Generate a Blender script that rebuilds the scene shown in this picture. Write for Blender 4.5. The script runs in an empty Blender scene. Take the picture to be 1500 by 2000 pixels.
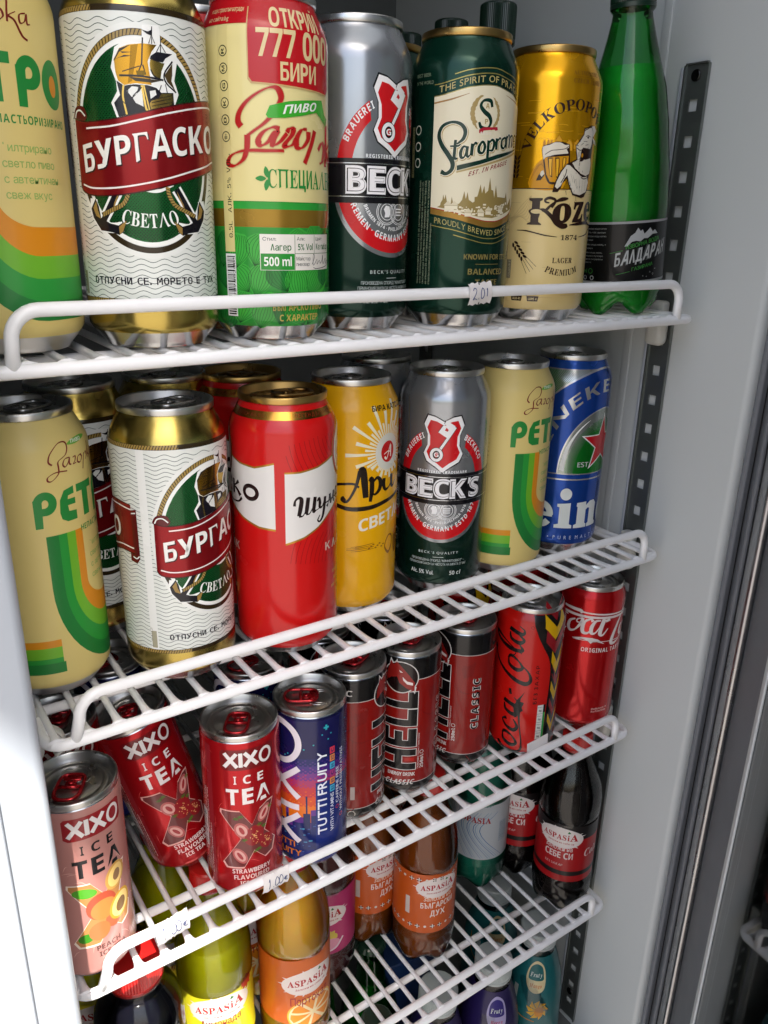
import bpy, bmesh, math, random, os
from mathutils import Vector, Matrix, Quaternion
from mathutils.geometry import tessellate_polygon
random.seed(7)
R = math.radians
sc = bpy.context.scene
col = sc.collection

# ---------------------------------------------------------------- camera, sky, sun, exposure
cam = bpy.data.cameras.new('camera')
cam_o = bpy.data.objects.new('camera', cam)
col.objects.link(cam_o)
_r = Vector((0.82568826, -0.56371652, 0.02150759)); _u = Vector((0.17756775, 0.29589695, 0.93857056)); _f = Vector((0.53545176, 0.77114764, -0.34441651))
cam_o.matrix_world = Matrix(((_r.x, _u.x, -_f.x, -0.06982), (_r.y, _u.y, -_f.y, -0.39168), (_r.z, _u.z, -_f.z, 0.60905), (0, 0, 0, 1)))
cam.sensor_fit = 'VERTICAL'; cam.sensor_height = 36; cam.lens = 1566.4 / 2000 * 36
cam.clip_start = 0.01; cam.clip_end = 500
sc.camera = cam_o

SUN_DIR = Vector((0.143, 0.479, -0.866)).normalized()      # the way the sunlight travels
world = bpy.data.worlds.new('World'); sc.world = world; world.use_nodes = True
wn = world.node_tree; bg = wn.nodes['Background']
sky = wn.nodes.new('ShaderNodeTexSky'); sky.sky_type = 'NISHITA'; sky.sun_disc = False
sky.air_density = 1.0; sky.dust_density = 4.0; sky.ozone_density = .4; sky.sun_elevation = R(60); sky.sun_rotation = math.atan2(-SUN_DIR.x, -SUN_DIR.y)
wn.links.new(sky.outputs[0], bg.inputs[0]); bg.inputs[1].default_value = 0.15
sun = bpy.data.lights.new('sun', 'SUN'); sun.energy = 5.0; sun.angle = R(0.53); sun.color = (1, .95, .88)
sun_o = bpy.data.objects.new('sun', sun); col.objects.link(sun_o)
sun_o.rotation_mode = 'QUATERNION'; sun_o.rotation_quaternion = SUN_DIR.to_track_quat('-Z', 'Y'); sun_o.location = (-1, -3, 5)
sc.view_settings.view_transform = 'Standard'; sc.view_settings.look = 'None'
sc.view_settings.exposure = 1.35; sc.view_settings.gamma = 1
sc.render.engine = 'CYCLES'
cy = sc.cycles
cy.max_bounces = 12; cy.diffuse_bounces = 5; cy.glossy_bounces = 5; cy.transmission_bounces = 10; cy.transparent_max_bounces = 24
cy.caustics_reflective = False; cy.caustics_refractive = False; cy.use_denoising = True; cy.sample_clamp_indirect = 6

# ---------------------------------------------------------------- helpers
def lin(c): return c / 12.92 if c <= .04045 else ((c + .055) / 1.055) ** 2.4
_cc = {}
def hexc(h):
    """'#rrggbb' -> linear rgba; a trailing * marks a metallic ink (alpha holds the metalness)"""
    if h in _cc: return _cc[h]
    m = 0.0
    s = h
    if s.endswith('*'): m = 1.0; s = s[:-1]
    elif s.endswith('~'): m = .72; s = s[:-1]
    elif s.endswith('+'): m = .5; s = s[:-1]
    s = s.lstrip('#')
    if len(s) == 3: s = s[0]*2 + s[1]*2 + s[2]*2
    v = tuple(lin(int(s[i:i+2], 16) / 255) for i in (0, 2, 4)) + (m,)
    _cc[h] = v
    return v

MAT = {}
def nodes(name):
    m = bpy.data.materials.new(name); m.use_nodes = True
    MAT[name] = m
    return m, m.node_tree, m.node_tree.nodes['Principled BSDF']
def mk(name, color, rough=.5, metal=0., noise=0., nscale=40, bump=0., bscale=200, coat=0., spec=.5, aniso=0, rvar=0., sss=0.):
    m, t, p = nodes(name)
    c = hexc(color)
    p.inputs['Base Color'].default_value = c[:3] + (1,)
    p.inputs['Roughness'].default_value = rough; p.inputs['Metallic'].default_value = metal
    p.inputs['Coat Weight'].default_value = coat; p.inputs['Coat Roughness'].default_value = .08
    p.inputs['Specular IOR Level'].default_value = spec
    if sss: p.inputs['Subsurface Weight'].default_value = sss; p.inputs['Subsurface Radius'].default_value = (.01, .008, .005)
    tc = t.nodes.new('ShaderNodeTexCoord')
    if noise or rvar:
        n = t.nodes.new('ShaderNodeTexNoise'); n.inputs['Scale'].default_value = nscale; n.inputs['Detail'].default_value = 6
        t.links.new(tc.outputs['Object'], n.inputs['Vector'])
        if noise:
            mx = t.nodes.new('ShaderNodeMix'); mx.data_type = 'RGBA'
            mx.inputs[6].default_value = tuple(x * (1 - noise) for x in c[:3]) + (1,); mx.inputs[7].default_value = tuple(min(1, x * (1 + noise)) for x in c[:3]) + (1,)
            t.links.new(n.outputs['Fac'], mx.inputs[0]); t.links.new(mx.outputs[2], p.inputs['Base Color'])
        if rvar:
            mr = t.nodes.new('ShaderNodeMapRange'); mr.inputs[3].default_value = max(0.02, rough - rvar); mr.inputs[4].default_value = rough + rvar
            mr.inputs[1].default_value = .3; mr.inputs[2].default_value = .7
            t.links.new(n.outputs['Fac'], mr.inputs[0]); t.links.new(mr.outputs[0], p.inputs['Roughness'])
    if bump:
        b = t.nodes.new('ShaderNodeBump'); b.inputs['Strength'].default_value = bump; b.inputs['Distance'].default_value = .0006
        n2 = t.nodes.new('ShaderNodeTexNoise'); n2.inputs['Scale'].default_value = bscale; n2.inputs['Detail'].default_value = 3
        t.links.new(tc.outputs['Object'], n2.inputs['Vector']); t.links.new(n2.outputs['Fac'], b.inputs['Height']); t.links.new(b.outputs[0], p.inputs['Normal'])
    return m

def new_obj(name, bm_or_me, mat=None, parent=None, smooth=True, loc=None, rot=None):
    if isinstance(bm_or_me, bmesh.types.BMesh):
        me = bpy.data.meshes.new(name); bm_or_me.to_mesh(me); bm_or_me.free()
    else: me = bm_or_me
    if mat is not None and len(me.materials) == 0: me.materials.append(mat)
    if smooth: me.polygons.foreach_set('use_smooth', [True] * len(me.polygons))
    o = bpy.data.objects.new(name, me); col.objects.link(o)
    if parent is not None: o.parent = parent
    if loc is not None: o.location = loc
    if rot is not None: o.rotation_euler = rot
    return o
def empty(name, loc=(0, 0, 0), rot=(0, 0, 0)):
    o = bpy.data.objects.new(name, None); col.objects.link(o); o.location = loc; o.rotation_euler = rot
    o.empty_display_size = .02
    return o
def tag(o, label=None, cat=None, group=None, kind=None):
    if label: o['label'] = label
    if cat: o['category'] = cat
    if group: o['group'] = group
    if kind: o['kind'] = kind
    return o
def box(bm, x0, x1, y0, y1, z0, z1, bev=0, seg=3, mi=0):
    r = bmesh.ops.create_cube(bm, size=1)
    vs = r['verts']
    bmesh.ops.scale(bm, vec=(x1 - x0, y1 - y0, z1 - z0), verts=vs)
    bmesh.ops.translate(bm, vec=((x0 + x1) / 2, (y0 + y1) / 2, (z0 + z1) / 2), verts=vs)
    if bev:
        es = list({e for v in vs for e in v.link_edges})
        bmesh.ops.bevel(bm, geom=es, offset=bev, segments=seg, affect='EDGES', profile=.5)
def lathe(prof, n=64, th0=0.0, sx=None):
    """prof: list of (r, z); returns verts, faces"""
    vs = []; fs = []; rings = []
    for r, z in prof:
        if r < 1e-7:
            rings.append([len(vs)]); vs.append((0, 0, z))
        else:
            rings.append(list(range(len(vs), len(vs) + n)))
            for i in range(n):
                a = th0 + 2 * math.pi * i / n
                vs.append((r * math.cos(a), r * math.sin(a), z))
    for a, b in zip(rings, rings[1:]):
        if len(a) == 1 and len(b) == 1: continue
        for i in range(n):
            j = (i + 1) % n
            if len(a) == 1: fs.append((a[0], b[j], b[i]))
            elif len(b) == 1: fs.append((a[i], a[j], b[0]))
            else: fs.append((a[i], a[j], b[j], b[i]))
    return vs, fs
def mesh_from(name, vs, fs, mat=None, flip=False):
    me = bpy.data.meshes.new(name)
    if flip: fs = [tuple(reversed(f)) for f in fs]
    me.from_pydata(vs, [], fs); me.update()
    if mat: me.materials.append(mat)
    return me
def tube(bm, pts, r, n=12, closed=False, rfun=None):
    """round bar along pts"""
    pts = [Vector(p) for p in pts]
    N = len(pts); prev = None; rings = []
    for i, p in enumerate(pts):
        if closed: d = (pts[(i + 1) % N] - pts[i - 1]).normalized()
        else: d = (pts[min(i + 1, N - 1)] - pts[max(i - 1, 0)]).normalized()
        if prev is None:
            up = Vector((0, 0, 1)) if abs(d.z) < .9 else Vector((1, 0, 0))
            a = d.cross(up).normalized()
        else:
            a = (prev - d * prev.dot(d)).normalized()
        prev = a; b = d.cross(a)
        ra, rb = (r, r) if rfun is None else rfun(i)
        rings.append([bm.verts.new(p + a * (ra * math.cos(2 * math.pi * k / n)) + b * (rb * math.sin(2 * math.pi * k / n))) for k in range(n)])
    m = N if closed else N - 1
    for i in range(m):
        A = rings[i]; B = rings[(i + 1) % N]
        for k in range(n): bm.faces.new((A[k], A[(k + 1) % n], B[(k + 1) % n], B[k]))
    if not closed:
        bm.faces.new(list(reversed(rings[0]))); bm.faces.new(rings[-1])
def arc(c, r, a0, a1, n, axes):
    u, v = Vector(axes[0]), Vector(axes[1]); c = Vector(c)
    return [c + u * (r * math.cos(R(a0 + (a1 - a0) * i / n))) + v * (r * math.sin(R(a0 + (a1 - a0) * i / n))) for i in range(n + 1)]

# ---------------------------------------------------------------- materials
def print_mat(name, rough, coat):
    m, t, p = nodes(name)
    a = t.nodes.new('ShaderNodeAttribute'); a.attribute_name = 'ink'
    t.links.new(a.outputs['Color'], p.inputs['Base Color']); t.links.new(a.outputs['Alpha'], p.inputs['Metallic'])
    p.inputs['Roughness'].default_value = rough; p.inputs['Coat Weight'].default_value = coat; p.inputs['Coat Roughness'].default_value = .08; p.inputs['Specular IOR Level'].default_value = .4
    n = t.nodes.new('ShaderNodeTexNoise'); n.inputs['Scale'].default_value = 30; n.inputs['Detail'].default_value = 5
    tc = t.nodes.new('ShaderNodeTexCoord'); t.links.new(tc.outputs['Object'], n.inputs['Vector'])
    mr = t.nodes.new('ShaderNodeMapRange'); mr.inputs[1].default_value = .35; mr.inputs[2].default_value = .7
    mr.inputs[3].default_value = rough - .05; mr.inputs[4].default_value = rough + .07
    t.links.new(n.outputs['Fac'], mr.inputs[0]); t.links.new(mr.outputs[0], p.inputs['Roughness'])
    b = t.nodes.new('ShaderNodeBump'); b.inputs['Strength'].default_value = .03; b.inputs['Distance'].default_value = .001
    n2 = t.nodes.new('ShaderNodeTexNoise'); n2.inputs['Scale'].default_value = 14; n2.inputs['Detail'].default_value = 1
    t.links.new(tc.outputs['Object'], n2.inputs['Vector']); t.links.new(n2.outputs['Fac'], b.inputs['Height']); t.links.new(b.outputs[0], p.inputs['Normal'])
    return m
print_mat('can_print', .22, .12)
print_mat('can_print_satin', .42, .1)
fl = print_mat('film_label', .35, .25)
_t = fl.node_tree; _o = _t.nodes['Material Output']; _p = _t.nodes['Principled BSDF']; _a = [n for n in _t.nodes if n.type == 'ATTRIBUTE'][0]
_tl = _t.nodes.new('ShaderNodeBsdfTranslucent'); _mx = _t.nodes.new('ShaderNodeMixShader'); _mx.inputs[0].default_value = .35     # thin film lets light through
_t.links.new(_a.outputs['Color'], _tl.inputs[0]); _t.links.new(_p.outputs[0], _mx.inputs[1]); _t.links.new(_tl.outputs[0], _mx.inputs[2]); _t.links.new(_mx.outputs[0], _o.inputs[0])
mk('aluminium', '#c9c9c6', .3, 1., rvar=.06, nscale=60, bump=.04, bscale=120)
mk('gold_lid', '#b9975a', .3, 1., rvar=.06, nscale=60)
mk('red_tab', '#b3101c', .25, .75, coat=.5)
mk('silver_tab', '#bdbdbb', .25, 1.)
mk('gold_tab', '#9a7a48', .28, 1.)
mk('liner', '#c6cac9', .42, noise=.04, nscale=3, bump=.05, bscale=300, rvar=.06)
mk('liner_shade', '#6c7070', .45, noise=.05, nscale=4, rvar=.05)  # darker than the side liner: deep interior shade is put into this colour
mk('frame_white', '#a9b0b8', .35, noise=.03, nscale=5, rvar=.08)
mk('gasket', '#6a6d71', .55, noise=.15, nscale=14, rvar=.1)
mk('gasket_light', '#6e7176', .5, noise=.08, nscale=14)
mk('spacer_light', '#c6caca', .45)
mk('gasket_black', '#0c0c0d', .6)
mk('wire_coat', '#f6f7f8', .3, noise=.03, nscale=60, coat=.3, bump=.12, bscale=140)
mk('clip_plastic', '#c4c4be', .4, sss=.2)
mk('rail_steel', '#7f8481', .36, .8, rvar=.08, nscale=40)
mk('chrome', '#a8a8aa', .3, 1., rvar=.06, nscale=30)
mk('screw_steel', '#3a3a3a', .3, 1.)
mk('spacer', '#8d9290', .4, .3)
mk('tag_paper', '#ece8e6', .8, noise=.03, nscale=200, bump=.2, bscale=500)
mk('pen_ink', '#3b4a78', .6)
mk('pavement', '#85807a', .85, noise=.15, nscale=6, bump=.5, bscale=80)
mk('metal_pole', '#8a8d90', .4, .8)
def plastic(name, color, rough=.35, trans=0.):
    return mk(name, color, rough, coat=.2)
plastic('cap_red', '#b81a18'); plastic('cap_green', '#0d2a1c'); plastic('cap_teal', '#1f6d6c'); plastic('cap_clear', '#9aa3a2'); plastic('cap_black', '#16181a')

def clear_shell(name, tint, alpha):
    """thin PET wall: mostly see-through with a tint, mirror-like at grazing angles"""
    m = bpy.data.materials.new(name); m.use_nodes = True; MAT[name] = m
    t = m.node_tree; t.nodes.remove(t.nodes['Principled BSDF'])
    out = t.nodes['Material Output']
    tr = t.nodes.new('ShaderNodeBsdfTransparent'); tr.inputs[0].default_value = hexc(tint)[:3] + (1,)
    df = t.nodes.new('ShaderNodeBsdfTranslucent'); df.inputs[0].default_value = hexc(tint)[:3] + (1,)
    gl = t.nodes.new('ShaderNodeBsdfGlossy'); gl.inputs['Roughness'].default_value = .06
    fr = t.nodes.new('ShaderNodeFresnel'); fr.inputs[0].default_value = 1.5
    mx = t.nodes.new('ShaderNodeMixShader'); mx.inputs[0].default_value = alpha
    t.links.new(tr.outputs[0], mx.inputs[1]); t.links.new(df.outputs[0], mx.inputs[2])
    m2 = t.nodes.new('ShaderNodeMixShader'); t.links.new(fr.outputs[0], m2.inputs[0])
    t.links.new(mx.outputs[0], m2.inputs[1]); t.links.new(gl.outputs[0], m2.inputs[2]); t.links.new(m2.outputs[0], out.inputs[0])
    return m
def liquid(name, color, body, glow):
    """drink: body = share of light it scatters, the rest passes straight through tinted; glow = share of the scattered light sent onwards"""
    m = bpy.data.materials.new(name); m.use_nodes = True; MAT[name] = m
    t = m.node_tree; t.nodes.remove(t.nodes['Principled BSDF']); out = t.nodes['Material Output']
    c = hexc(color)[:3] + (1,); tint = tuple(x ** .5 for x in hexc(color)[:3]) + (1,)
    tr = t.nodes.new('ShaderNodeBsdfTransparent'); tr.inputs[0].default_value = tint
    tl = t.nodes.new('ShaderNodeBsdfTranslucent'); tl.inputs[0].default_value = c
    df = t.nodes.new('ShaderNodeBsdfDiffuse'); df.inputs[0].default_value = c
    gl = t.nodes.new('ShaderNodeBsdfGlossy'); gl.inputs['Roughness'].default_value = .1
    a = t.nodes.new('ShaderNodeMixShader'); a.inputs[0].default_value = glow; t.links.new(df.outputs[0], a.inputs[1]); t.links.new(tl.outputs[0], a.inputs[2])
    b = t.nodes.new('ShaderNodeMixShader'); b.inputs[0].default_value = body; t.links.new(tr.outputs[0], b.inputs[1]); t.links.new(a.outputs[0], b.inputs[2])
    f = t.nodes.new('ShaderNodeFresnel'); f.inputs[0].default_value = 1.2
    g = t.nodes.new('ShaderNodeMixShader'); t.links.new(f.outputs[0], g.inputs[0]); t.links.new(b.outputs[0], g.inputs[1]); t.links.new(gl.outputs[0], g.inputs[2]); t.links.new(g.outputs[0], out.inputs[0])
    return m
clear_shell('pet_clear', '#fbfcfb', .05)
clear_shell('pet_green', '#a4f0b0', .22)
clear_shell('pet_teal', '#8fd0c4', .12)
liquid('drink_water', '#86e0c8', .7, .2)
liquid('drink_amber', '#a8541a', .8, .3)
liquid('drink_pink', '#8a4a48', .7, .5)
liquid('drink_cola', '#0c0605', .97, .05)
liquid('drink_dark_berry', '#10101a', .95, .05)
liquid('drink_teal', '#2b7f80', .8, .4)
liquid('drink_beer_green', '#2fa848', .5, .5)
def cloudy(name, color, radius):
    """drink that scatters light through its whole body"""
    m, t, p = nodes(name)
    p.inputs['Base Color'].default_value = hexc(color)[:3] + (1,); p.inputs['Roughness'].default_value = .25
    p.inputs['Subsurface Weight'].default_value = 1; p.inputs['Subsurface Radius'].default_value = radius; p.inputs['Subsurface Scale'].default_value = 1.0
    p.inputs['Specular IOR Level'].default_value = .2
    return m
cloudy('drink_yellow', '#ffea12', (.05, .045, .006))
cloudy('drink_orange', '#f6b02a', (.03, .016, .003))
cloudy('drink_green_water', '#58c46c', (.012, .05, .016))
def glass_mat():
    m = bpy.data.materials.new('door_glass'); m.use_nodes = True; MAT['door_glass'] = m
    t = m.node_tree; t.nodes.remove(t.nodes['Principled BSDF']); out = t.nodes['Material Output']
    tr = t.nodes.new('ShaderNodeBsdfTransparent'); tr.inputs[0].default_value = (.62, .66, .64, 1)
    gl = t.nodes.new('ShaderNodeBsdfGlossy'); gl.inputs['Roughness'].default_value = .03
    fr = t.nodes.new('ShaderNodeFresnel'); fr.inputs[0].default_value = 2.5
    mx = t.nodes.new('ShaderNodeMixShader'); t.links.new(fr.outputs[0], mx.inputs[0]); t.links.new(tr.outputs[0], mx.inputs[1]); t.links.new(gl.outputs[0], mx.inputs[2])
    t.links.new(mx.outputs[0], out.inputs[0])
glass_mat()

def cloth_mat():
    m, t, p = nodes('added_awning_cloth'); out = t.nodes['Material Output']
    p.inputs['Base Color'].default_value = (.75, .76, .76, 1); p.inputs['Roughness'].default_value = .9
    n = t.nodes.new('ShaderNodeTexNoise'); n.inputs['Scale'].default_value = 300; b = t.nodes.new('ShaderNodeBump'); b.inputs['Strength'].default_value = .2
    t.links.new(n.outputs['Fac'], b.inputs['Height']); t.links.new(b.outputs[0], p.inputs['Normal'])
    tl = t.nodes.new('ShaderNodeBsdfTranslucent'); tl.inputs[0].default_value = (.72, .76, .8, 1)
    mx = t.nodes.new('ShaderNodeMixShader'); mx.inputs[0].default_value = .42  # sunlight seeps through the added cloth to brighten the shelves from above
    t.links.new(p.outputs[0], mx.inputs[1]); t.links.new(tl.outputs[0], mx.inputs[2]); t.links.new(mx.outputs[0], out.inputs[0])
cloth_mat()

# ---------------------------------------------------------------- the place in front of the cooler
ZG = -.78
bm = bmesh.new(); bmesh.ops.create_grid(bm, x_segments=2, y_segments=2, size=60)
tag(new_obj('pavement', bm, MAT['pavement'], loc=(0, 0, ZG)), 'grey pavement in front of the drinks cooler', kind='structure')
# unseen canopy added to shade the cooler; its edge draws the slanting shadow line on the left jamb
can_e = empty('added_awning', (0, 0, 2.2)); tag(can_e, 'unseen pale cloth canopy added to shade the drinks cooler', 'added_awning')
def edge_pt(x, z=2.2): return (x, (.089 + EDGE_OFF - z - 1.51 * x) / 1.32)
EDGE_OFF = .212
bm = bmesh.new()
a = edge_pt(-3.2); b_ = edge_pt(1.6)
top = [Vector((a[0], a[1], 0)), Vector((b_[0], b_[1], 0)), Vector((4.5, b_[1], .25)), Vector((4.5, 2.5, .5)), Vector((a[0], 2.5, .5))]
vt = [bm.verts.new(v) for v in top]; vb = [bm.verts.new(v + Vector((0, 0, .012))) for v in top]
bm.faces.new(list(reversed(vt))); bm.faces.new(vb)
for i in range(5): bm.faces.new((vt[i], vt[(i+1) % 5], vb[(i+1) % 5], vb[i]))
new_obj('added_canopy_cloth', bm, MAT['added_awning_cloth'], can_e, smooth=False)
for px_, py_, hz in ((b_[0] - .06, b_[1] + .1, 0), (4.4, b_[1] + .1, .24)):
    bm = bmesh.new(); tube(bm, [(px_, py_, ZG - 2.2), (px_, py_, hz - .003)], .02, 12)
    new_obj('pole', bm, MAT['metal_pole'], can_e)

# ---------------------------------------------------------------- the cooler cabinet
ZS = [.5446, .3429, .1613, -.0501]                # top of the wires of each shelf
ZF = -.268                                        # cabinet floor
XO = [-.0035, .0033, -.0003, .0004]; YO = [-.0029, .0012, .0015, .0001]; LI = [.001, .0031, .0045, 0]
fr = empty('drinks_cooler', (.24, .2, ZG)); tag(fr, 'tall white drinks cooler standing open with wire shelves full of cans', 'cooler')
FX, FY, FZ = .24, .2, ZG
def fpart(name, boxes, mat, parent=None, bev=.0, seg=3, smooth=False):
    bm = bmesh.new()
    for b in boxes: box(bm, b[0] - FX, b[1] - FX, b[2] - FY, b[3] - FY, b[4] - FZ, b[5] - FZ, bev=b[6] if len(b) > 6 else bev, seg=seg)
    o = new_obj(name, bm, MAT[mat], parent or fr, smooth=smooth)
    return o
def autosmooth(o, ang=35):
    me = o.data; bm = bmesh.new(); bm.from_mesh(me)
    for f in bm.faces: f.smooth = True
    for e in bm.edges:
        if len(e.link_faces) == 2 and e.calc_face_angle(0) > R(ang): e.smooth = False
    bm.to_mesh(me); bm.free()
Z0, Z1 = -.30, 1.06
o = fpart('right_wall', [(.505, .55, -.05, .47, Z0, Z1, .006)], 'liner', seg=5); autosmooth(o)
o = fpart('left_wall', [(-.075, -.0215, -.052, .47, Z0, Z1, .005)], 'frame_white', seg=5); autosmooth(o)
fpart('back_wall', [(-.0215, .505, .435, .47, ZF, Z1 - .001)], 'liner_shade')
fpart('floor_panel', [(-.0215, .505, -.04, .435, ZF - .02, ZF)], 'liner_shade')
fpart('ceiling_panel', [(-.0215, .505, -.04, .435, Z1 - .06, Z1 - .002)], 'liner_shade')
fpart('plinth', [(-.075, .55, -.03, .47, ZG, ZF - .0215)], 'frame_white')
fpart('outer_side', [(-.10, -.0755, -.045, .5, ZG + .002, Z1 + .1, .003)], 'frame_white')
fpart('outer_side', [(.5505, .58, -.045, .5, ZG + .002, Z1 + .1, .003)], 'frame_white')
fpart('door_gasket', [(.5115, .5490, -.0555, -.0502, Z0, Z1, .002)], 'gasket_light')
fpart('door_gasket', [(-.0745, -.043, -.0560, -.0522, Z0, Z1, .0015)], 'frame_white')
# a thin groove line down the grey jamb
fpart('jamb_groove', [(.5180, .5188, -.0562, -.0554, Z0, Z1)], 'gasket_black')
# vertical liner step near the back of each rail
o = fpart('liner_rib', [(.5035, .506, .066, .074, ZF, Z1 - .07, .001)], 'liner'); autosmooth(o)

# slotted shelf rails (holes cut through the steel)
def rail_mesh(y0, y1, z0, z1, pitch=.0251, hw=.0074, hh=.0084, top=.0235):
    bm = bmesh.new(); t = .0012
    ym = (y0 + y1) / 2; ya, yb = ym - hw / 2, ym + hw / 2
    holes = []; z = z1 - top
    while z - hh > z0 + .01: holes.append((z - hh, z)); z -= pitch
    def sheet(a, b, c, d): box(bm, 0, t, a, b, c, d)
    sheet(y0, ya, z0, z1); sheet(yb, y1, z0, z1)
    last = z1
    for lo, hi in holes:
        sheet(ya, yb, hi, last); last = lo
    sheet(ya, yb, z0, last)
    # folded lips
    box(bm, -.0016, t, y0 - .0012, y0, z0, z1); box(bm, -.0016, t, y1, y1 + .0012, z0, z1); box(bm, -.0016, t, y0, y1, z1, z1 + .0012)
    for a in (y0 - .0001, y1 - .001): pass
    return bm, holes, ym
def rail(name, x, y0, y1, side):
    bm, holes, ym = rail_mesh(y0 - FY, y1 - FY, ZF + .01 - FZ, .7215 - FZ)
    bmesh.ops.translate(bm, vec=(x - FX - (.0006 if side > 0 else 0), 0, 0), verts=bm.verts)
    if side < 0:
        pass
    o = new_obj(name, bm, MAT['rail_steel'], fr, smooth=False)
    for zz in (.7215 - .0075, .187 + .0, -.22):
        b = bmesh.new()
        bmesh.ops.create_uvsphere(b, u_segments=20, v_segments=10, radius=.0042)
        bmesh.ops.scale(b, vec=(.38, 1, 1), verts=b.verts)
        for v in b.verts:
            if abs(v.co.y) < .0012 or abs(v.co.z) < .0012:
                if math.hypot(v.co.y, v.co.z) < .003: v.co.x *= .3
        new_obj('screw', b, MAT['screw_steel'], o, loc=(x - FX - side * .0014, ym, zz - FZ))
    return o
rr = rail('shelf_rail', .5030, .0262, .0452, 1)
fpart('rail_edge', [(.5012, .5049, .0474, .0500, ZF + .01, .7205, .0006)], 'frame_white')
rail('shelf_rail', .5030, .345, .364, 1)
rail('shelf_rail', -.0205, .0262, .0452, -1)
rail('shelf_rail', -.0205, .345, .364, -1)

# ---- the half-open glass door on the right
DH = Vector((.5331, -.0503, 0)); DD = Vector((-.743, -.669, 0)).normalized(); DN = Vector((DD.y, -DD.x, 0))  # DN points to the cabinet side
if DN.dot(Vector((.3, .2, 0)) - DH) < 0: DN = -DN
da = math.atan2(DD.y, DD.x)
dr = empty('cooler_door', (0, 0, 0)); dr.parent = fr; dr.location = (DH.x - FX, DH.y - FY, 0); dr.rotation_euler = (0, 0, da)
DS = 1 if (Matrix.Rotation(da, 3, 'Z') @ Vector((0, 1, 0))).dot(DN) > 0 else -1
def dpart(name, t0, t1, n0, n1, z0, z1, mat, bev=0, seg=3, par=None):
    bm = bmesh.new(); a, b = sorted((n0 * DS, n1 * DS)); box(bm, t0, t1, a, b, z0 - FZ, z1 - FZ, bev, seg)
    o = new_obj(name, bm, MAT[mat], par or dr, smooth=False)
    if bev: autosmooth(o)
    return o
dpart('door_pane', .1415, .555, -.004, 0, Z0 + .03, Z1 - .03, 'door_glass')
dpart('door_pane', .1415, .555, -.020, -.016, Z0 + .03, Z1 - .03, 'door_glass')
dpart('hinge_stile', .000, .141, -.034, -.0005, Z0, Z1, 'gasket', .003)
dpart('gasket_strip', .001, .027, .0, .005, Z0, Z1, 'gasket_light', .002)
dpart('gasket_fold', .0275, .040, .0, .0015, Z0, Z1, 'gasket_black')
dpart('chrome_trim', .050, .074, .0, .006, Z0, Z1, 'chrome', .0029, 6)
dpart('pane_bead', .1425, .1505, .0, .0018, Z0, Z1, 'spacer_light', .0006)
dpart('latch_stile', .557, .60, -.034, .002, Z0, Z1, 'gasket', .003)
dpart('bottom_rail', .1412, .556, -.034, .002, Z0, Z0 + .029, 'gasket', .003)
dpart('top_rail', .1412, .556, -.034, .002, Z1 - .029, Z1, 'gasket', .003)

# ---------------------------------------------------------------- wire shelves
XL, XR = 0.0, .4819; SP, W0 = .0169, .0068
def flare_bar():
    bm = bmesh.new(); ys = [0, .0012, .003, .0055, .009, .014, .40]; rs = [.0052, .0042, .0031, .0025, .0022, .0021, .0021]
    tube(bm, [(0, y, 0) for y in ys], 1, 10, rfun=lambda i: (rs[i], min(rs[i], .0024)))
    me = bpy.data.meshes.new('crossbar'); bm.to_mesh(me); bm.free(); me.materials.append(MAT['wire_coat'])
    me.polygons.foreach_set('use_smooth', [True] * len(me.polygons)); return me
BAR = flare_bar()
SHELF_WORDS = ['top white wire shelf holding the tall beer cans and green water bottle', 'second white wire shelf from the top, under the blue and yellow cans',
               'third white wire shelf with slim energy and iced tea cans', 'lowest white wire shelf with cola and soda bottles']
for s in range(4):
    zs = ZS[s]
    e = empty('wire_shelf', (XO[s], YO[s], zs)); tag(e, SHELF_WORDS[s], 'shelf', 'white wire shelves of the cooler')
    zf = -.0042; rf = .0034; x0, x1, yb = -.0145, XR + .0092, .402; c = .011
    pts = [(x0 + c, 0, zf)] + [(x1 - c, 0, zf)] + arc((x1 - c, c, zf), c, -90, 0, 6, ((1, 0, 0), (0, 1, 0)))[1:] + arc((x1 - c, yb - c, zf), c, 0, 90, 6, ((1, 0, 0), (0, 1, 0))) + \
          arc((x0 + c, yb - c, zf), c, 90, 180, 6, ((1, 0, 0), (0, 1, 0))) + arc((x0 + c, c, zf), c, 180, 270, 6, ((1, 0, 0), (0, 1, 0)))[:-1]
    bm = bmesh.new(); tube(bm, pts, rf, 16, closed=True); new_obj('frame_wire', bm, MAT['wire_coat'], e)
    bm = bmesh.new(); zl = .0227; c = .013; a, b = XL + LI[s], XR - .012
    pts = [(XL, 0, zf + .001)] + arc((a + c, 0, zl - c), c, 180, 90, 7, ((1, 0, 0), (0, 0, 1))) + arc((b - c, 0, zl - c), c, 90, 0, 7, ((1, 0, 0), (0, 0, 1))) + [(b, 0, zf + .001)]
    tube(bm, pts, .0033, 16); new_obj('front_lip', bm, MAT['wire_coat'], e)
    # small weld collars where the lip stands on the frame
    for k in range(-1, 29):
        bx = W0 + SP * k
        if not x0 + .004 < bx < x1 - .004: continue
        o = bpy.data.objects.new('crossbar', BAR); col.objects.link(o); o.parent = e; o.location = (bx + random.uniform(-.0004, .0004), .0004, -.0021)
    for yy in (.0445, .22, .385):
        bm = bmesh.new(); tube(bm, [(x0 + .001, yy, -.0076), (x1 - .001, yy, -.0076)], .0032, 12); new_obj('support_bar', bm, MAT['wire_coat'], e)
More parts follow.
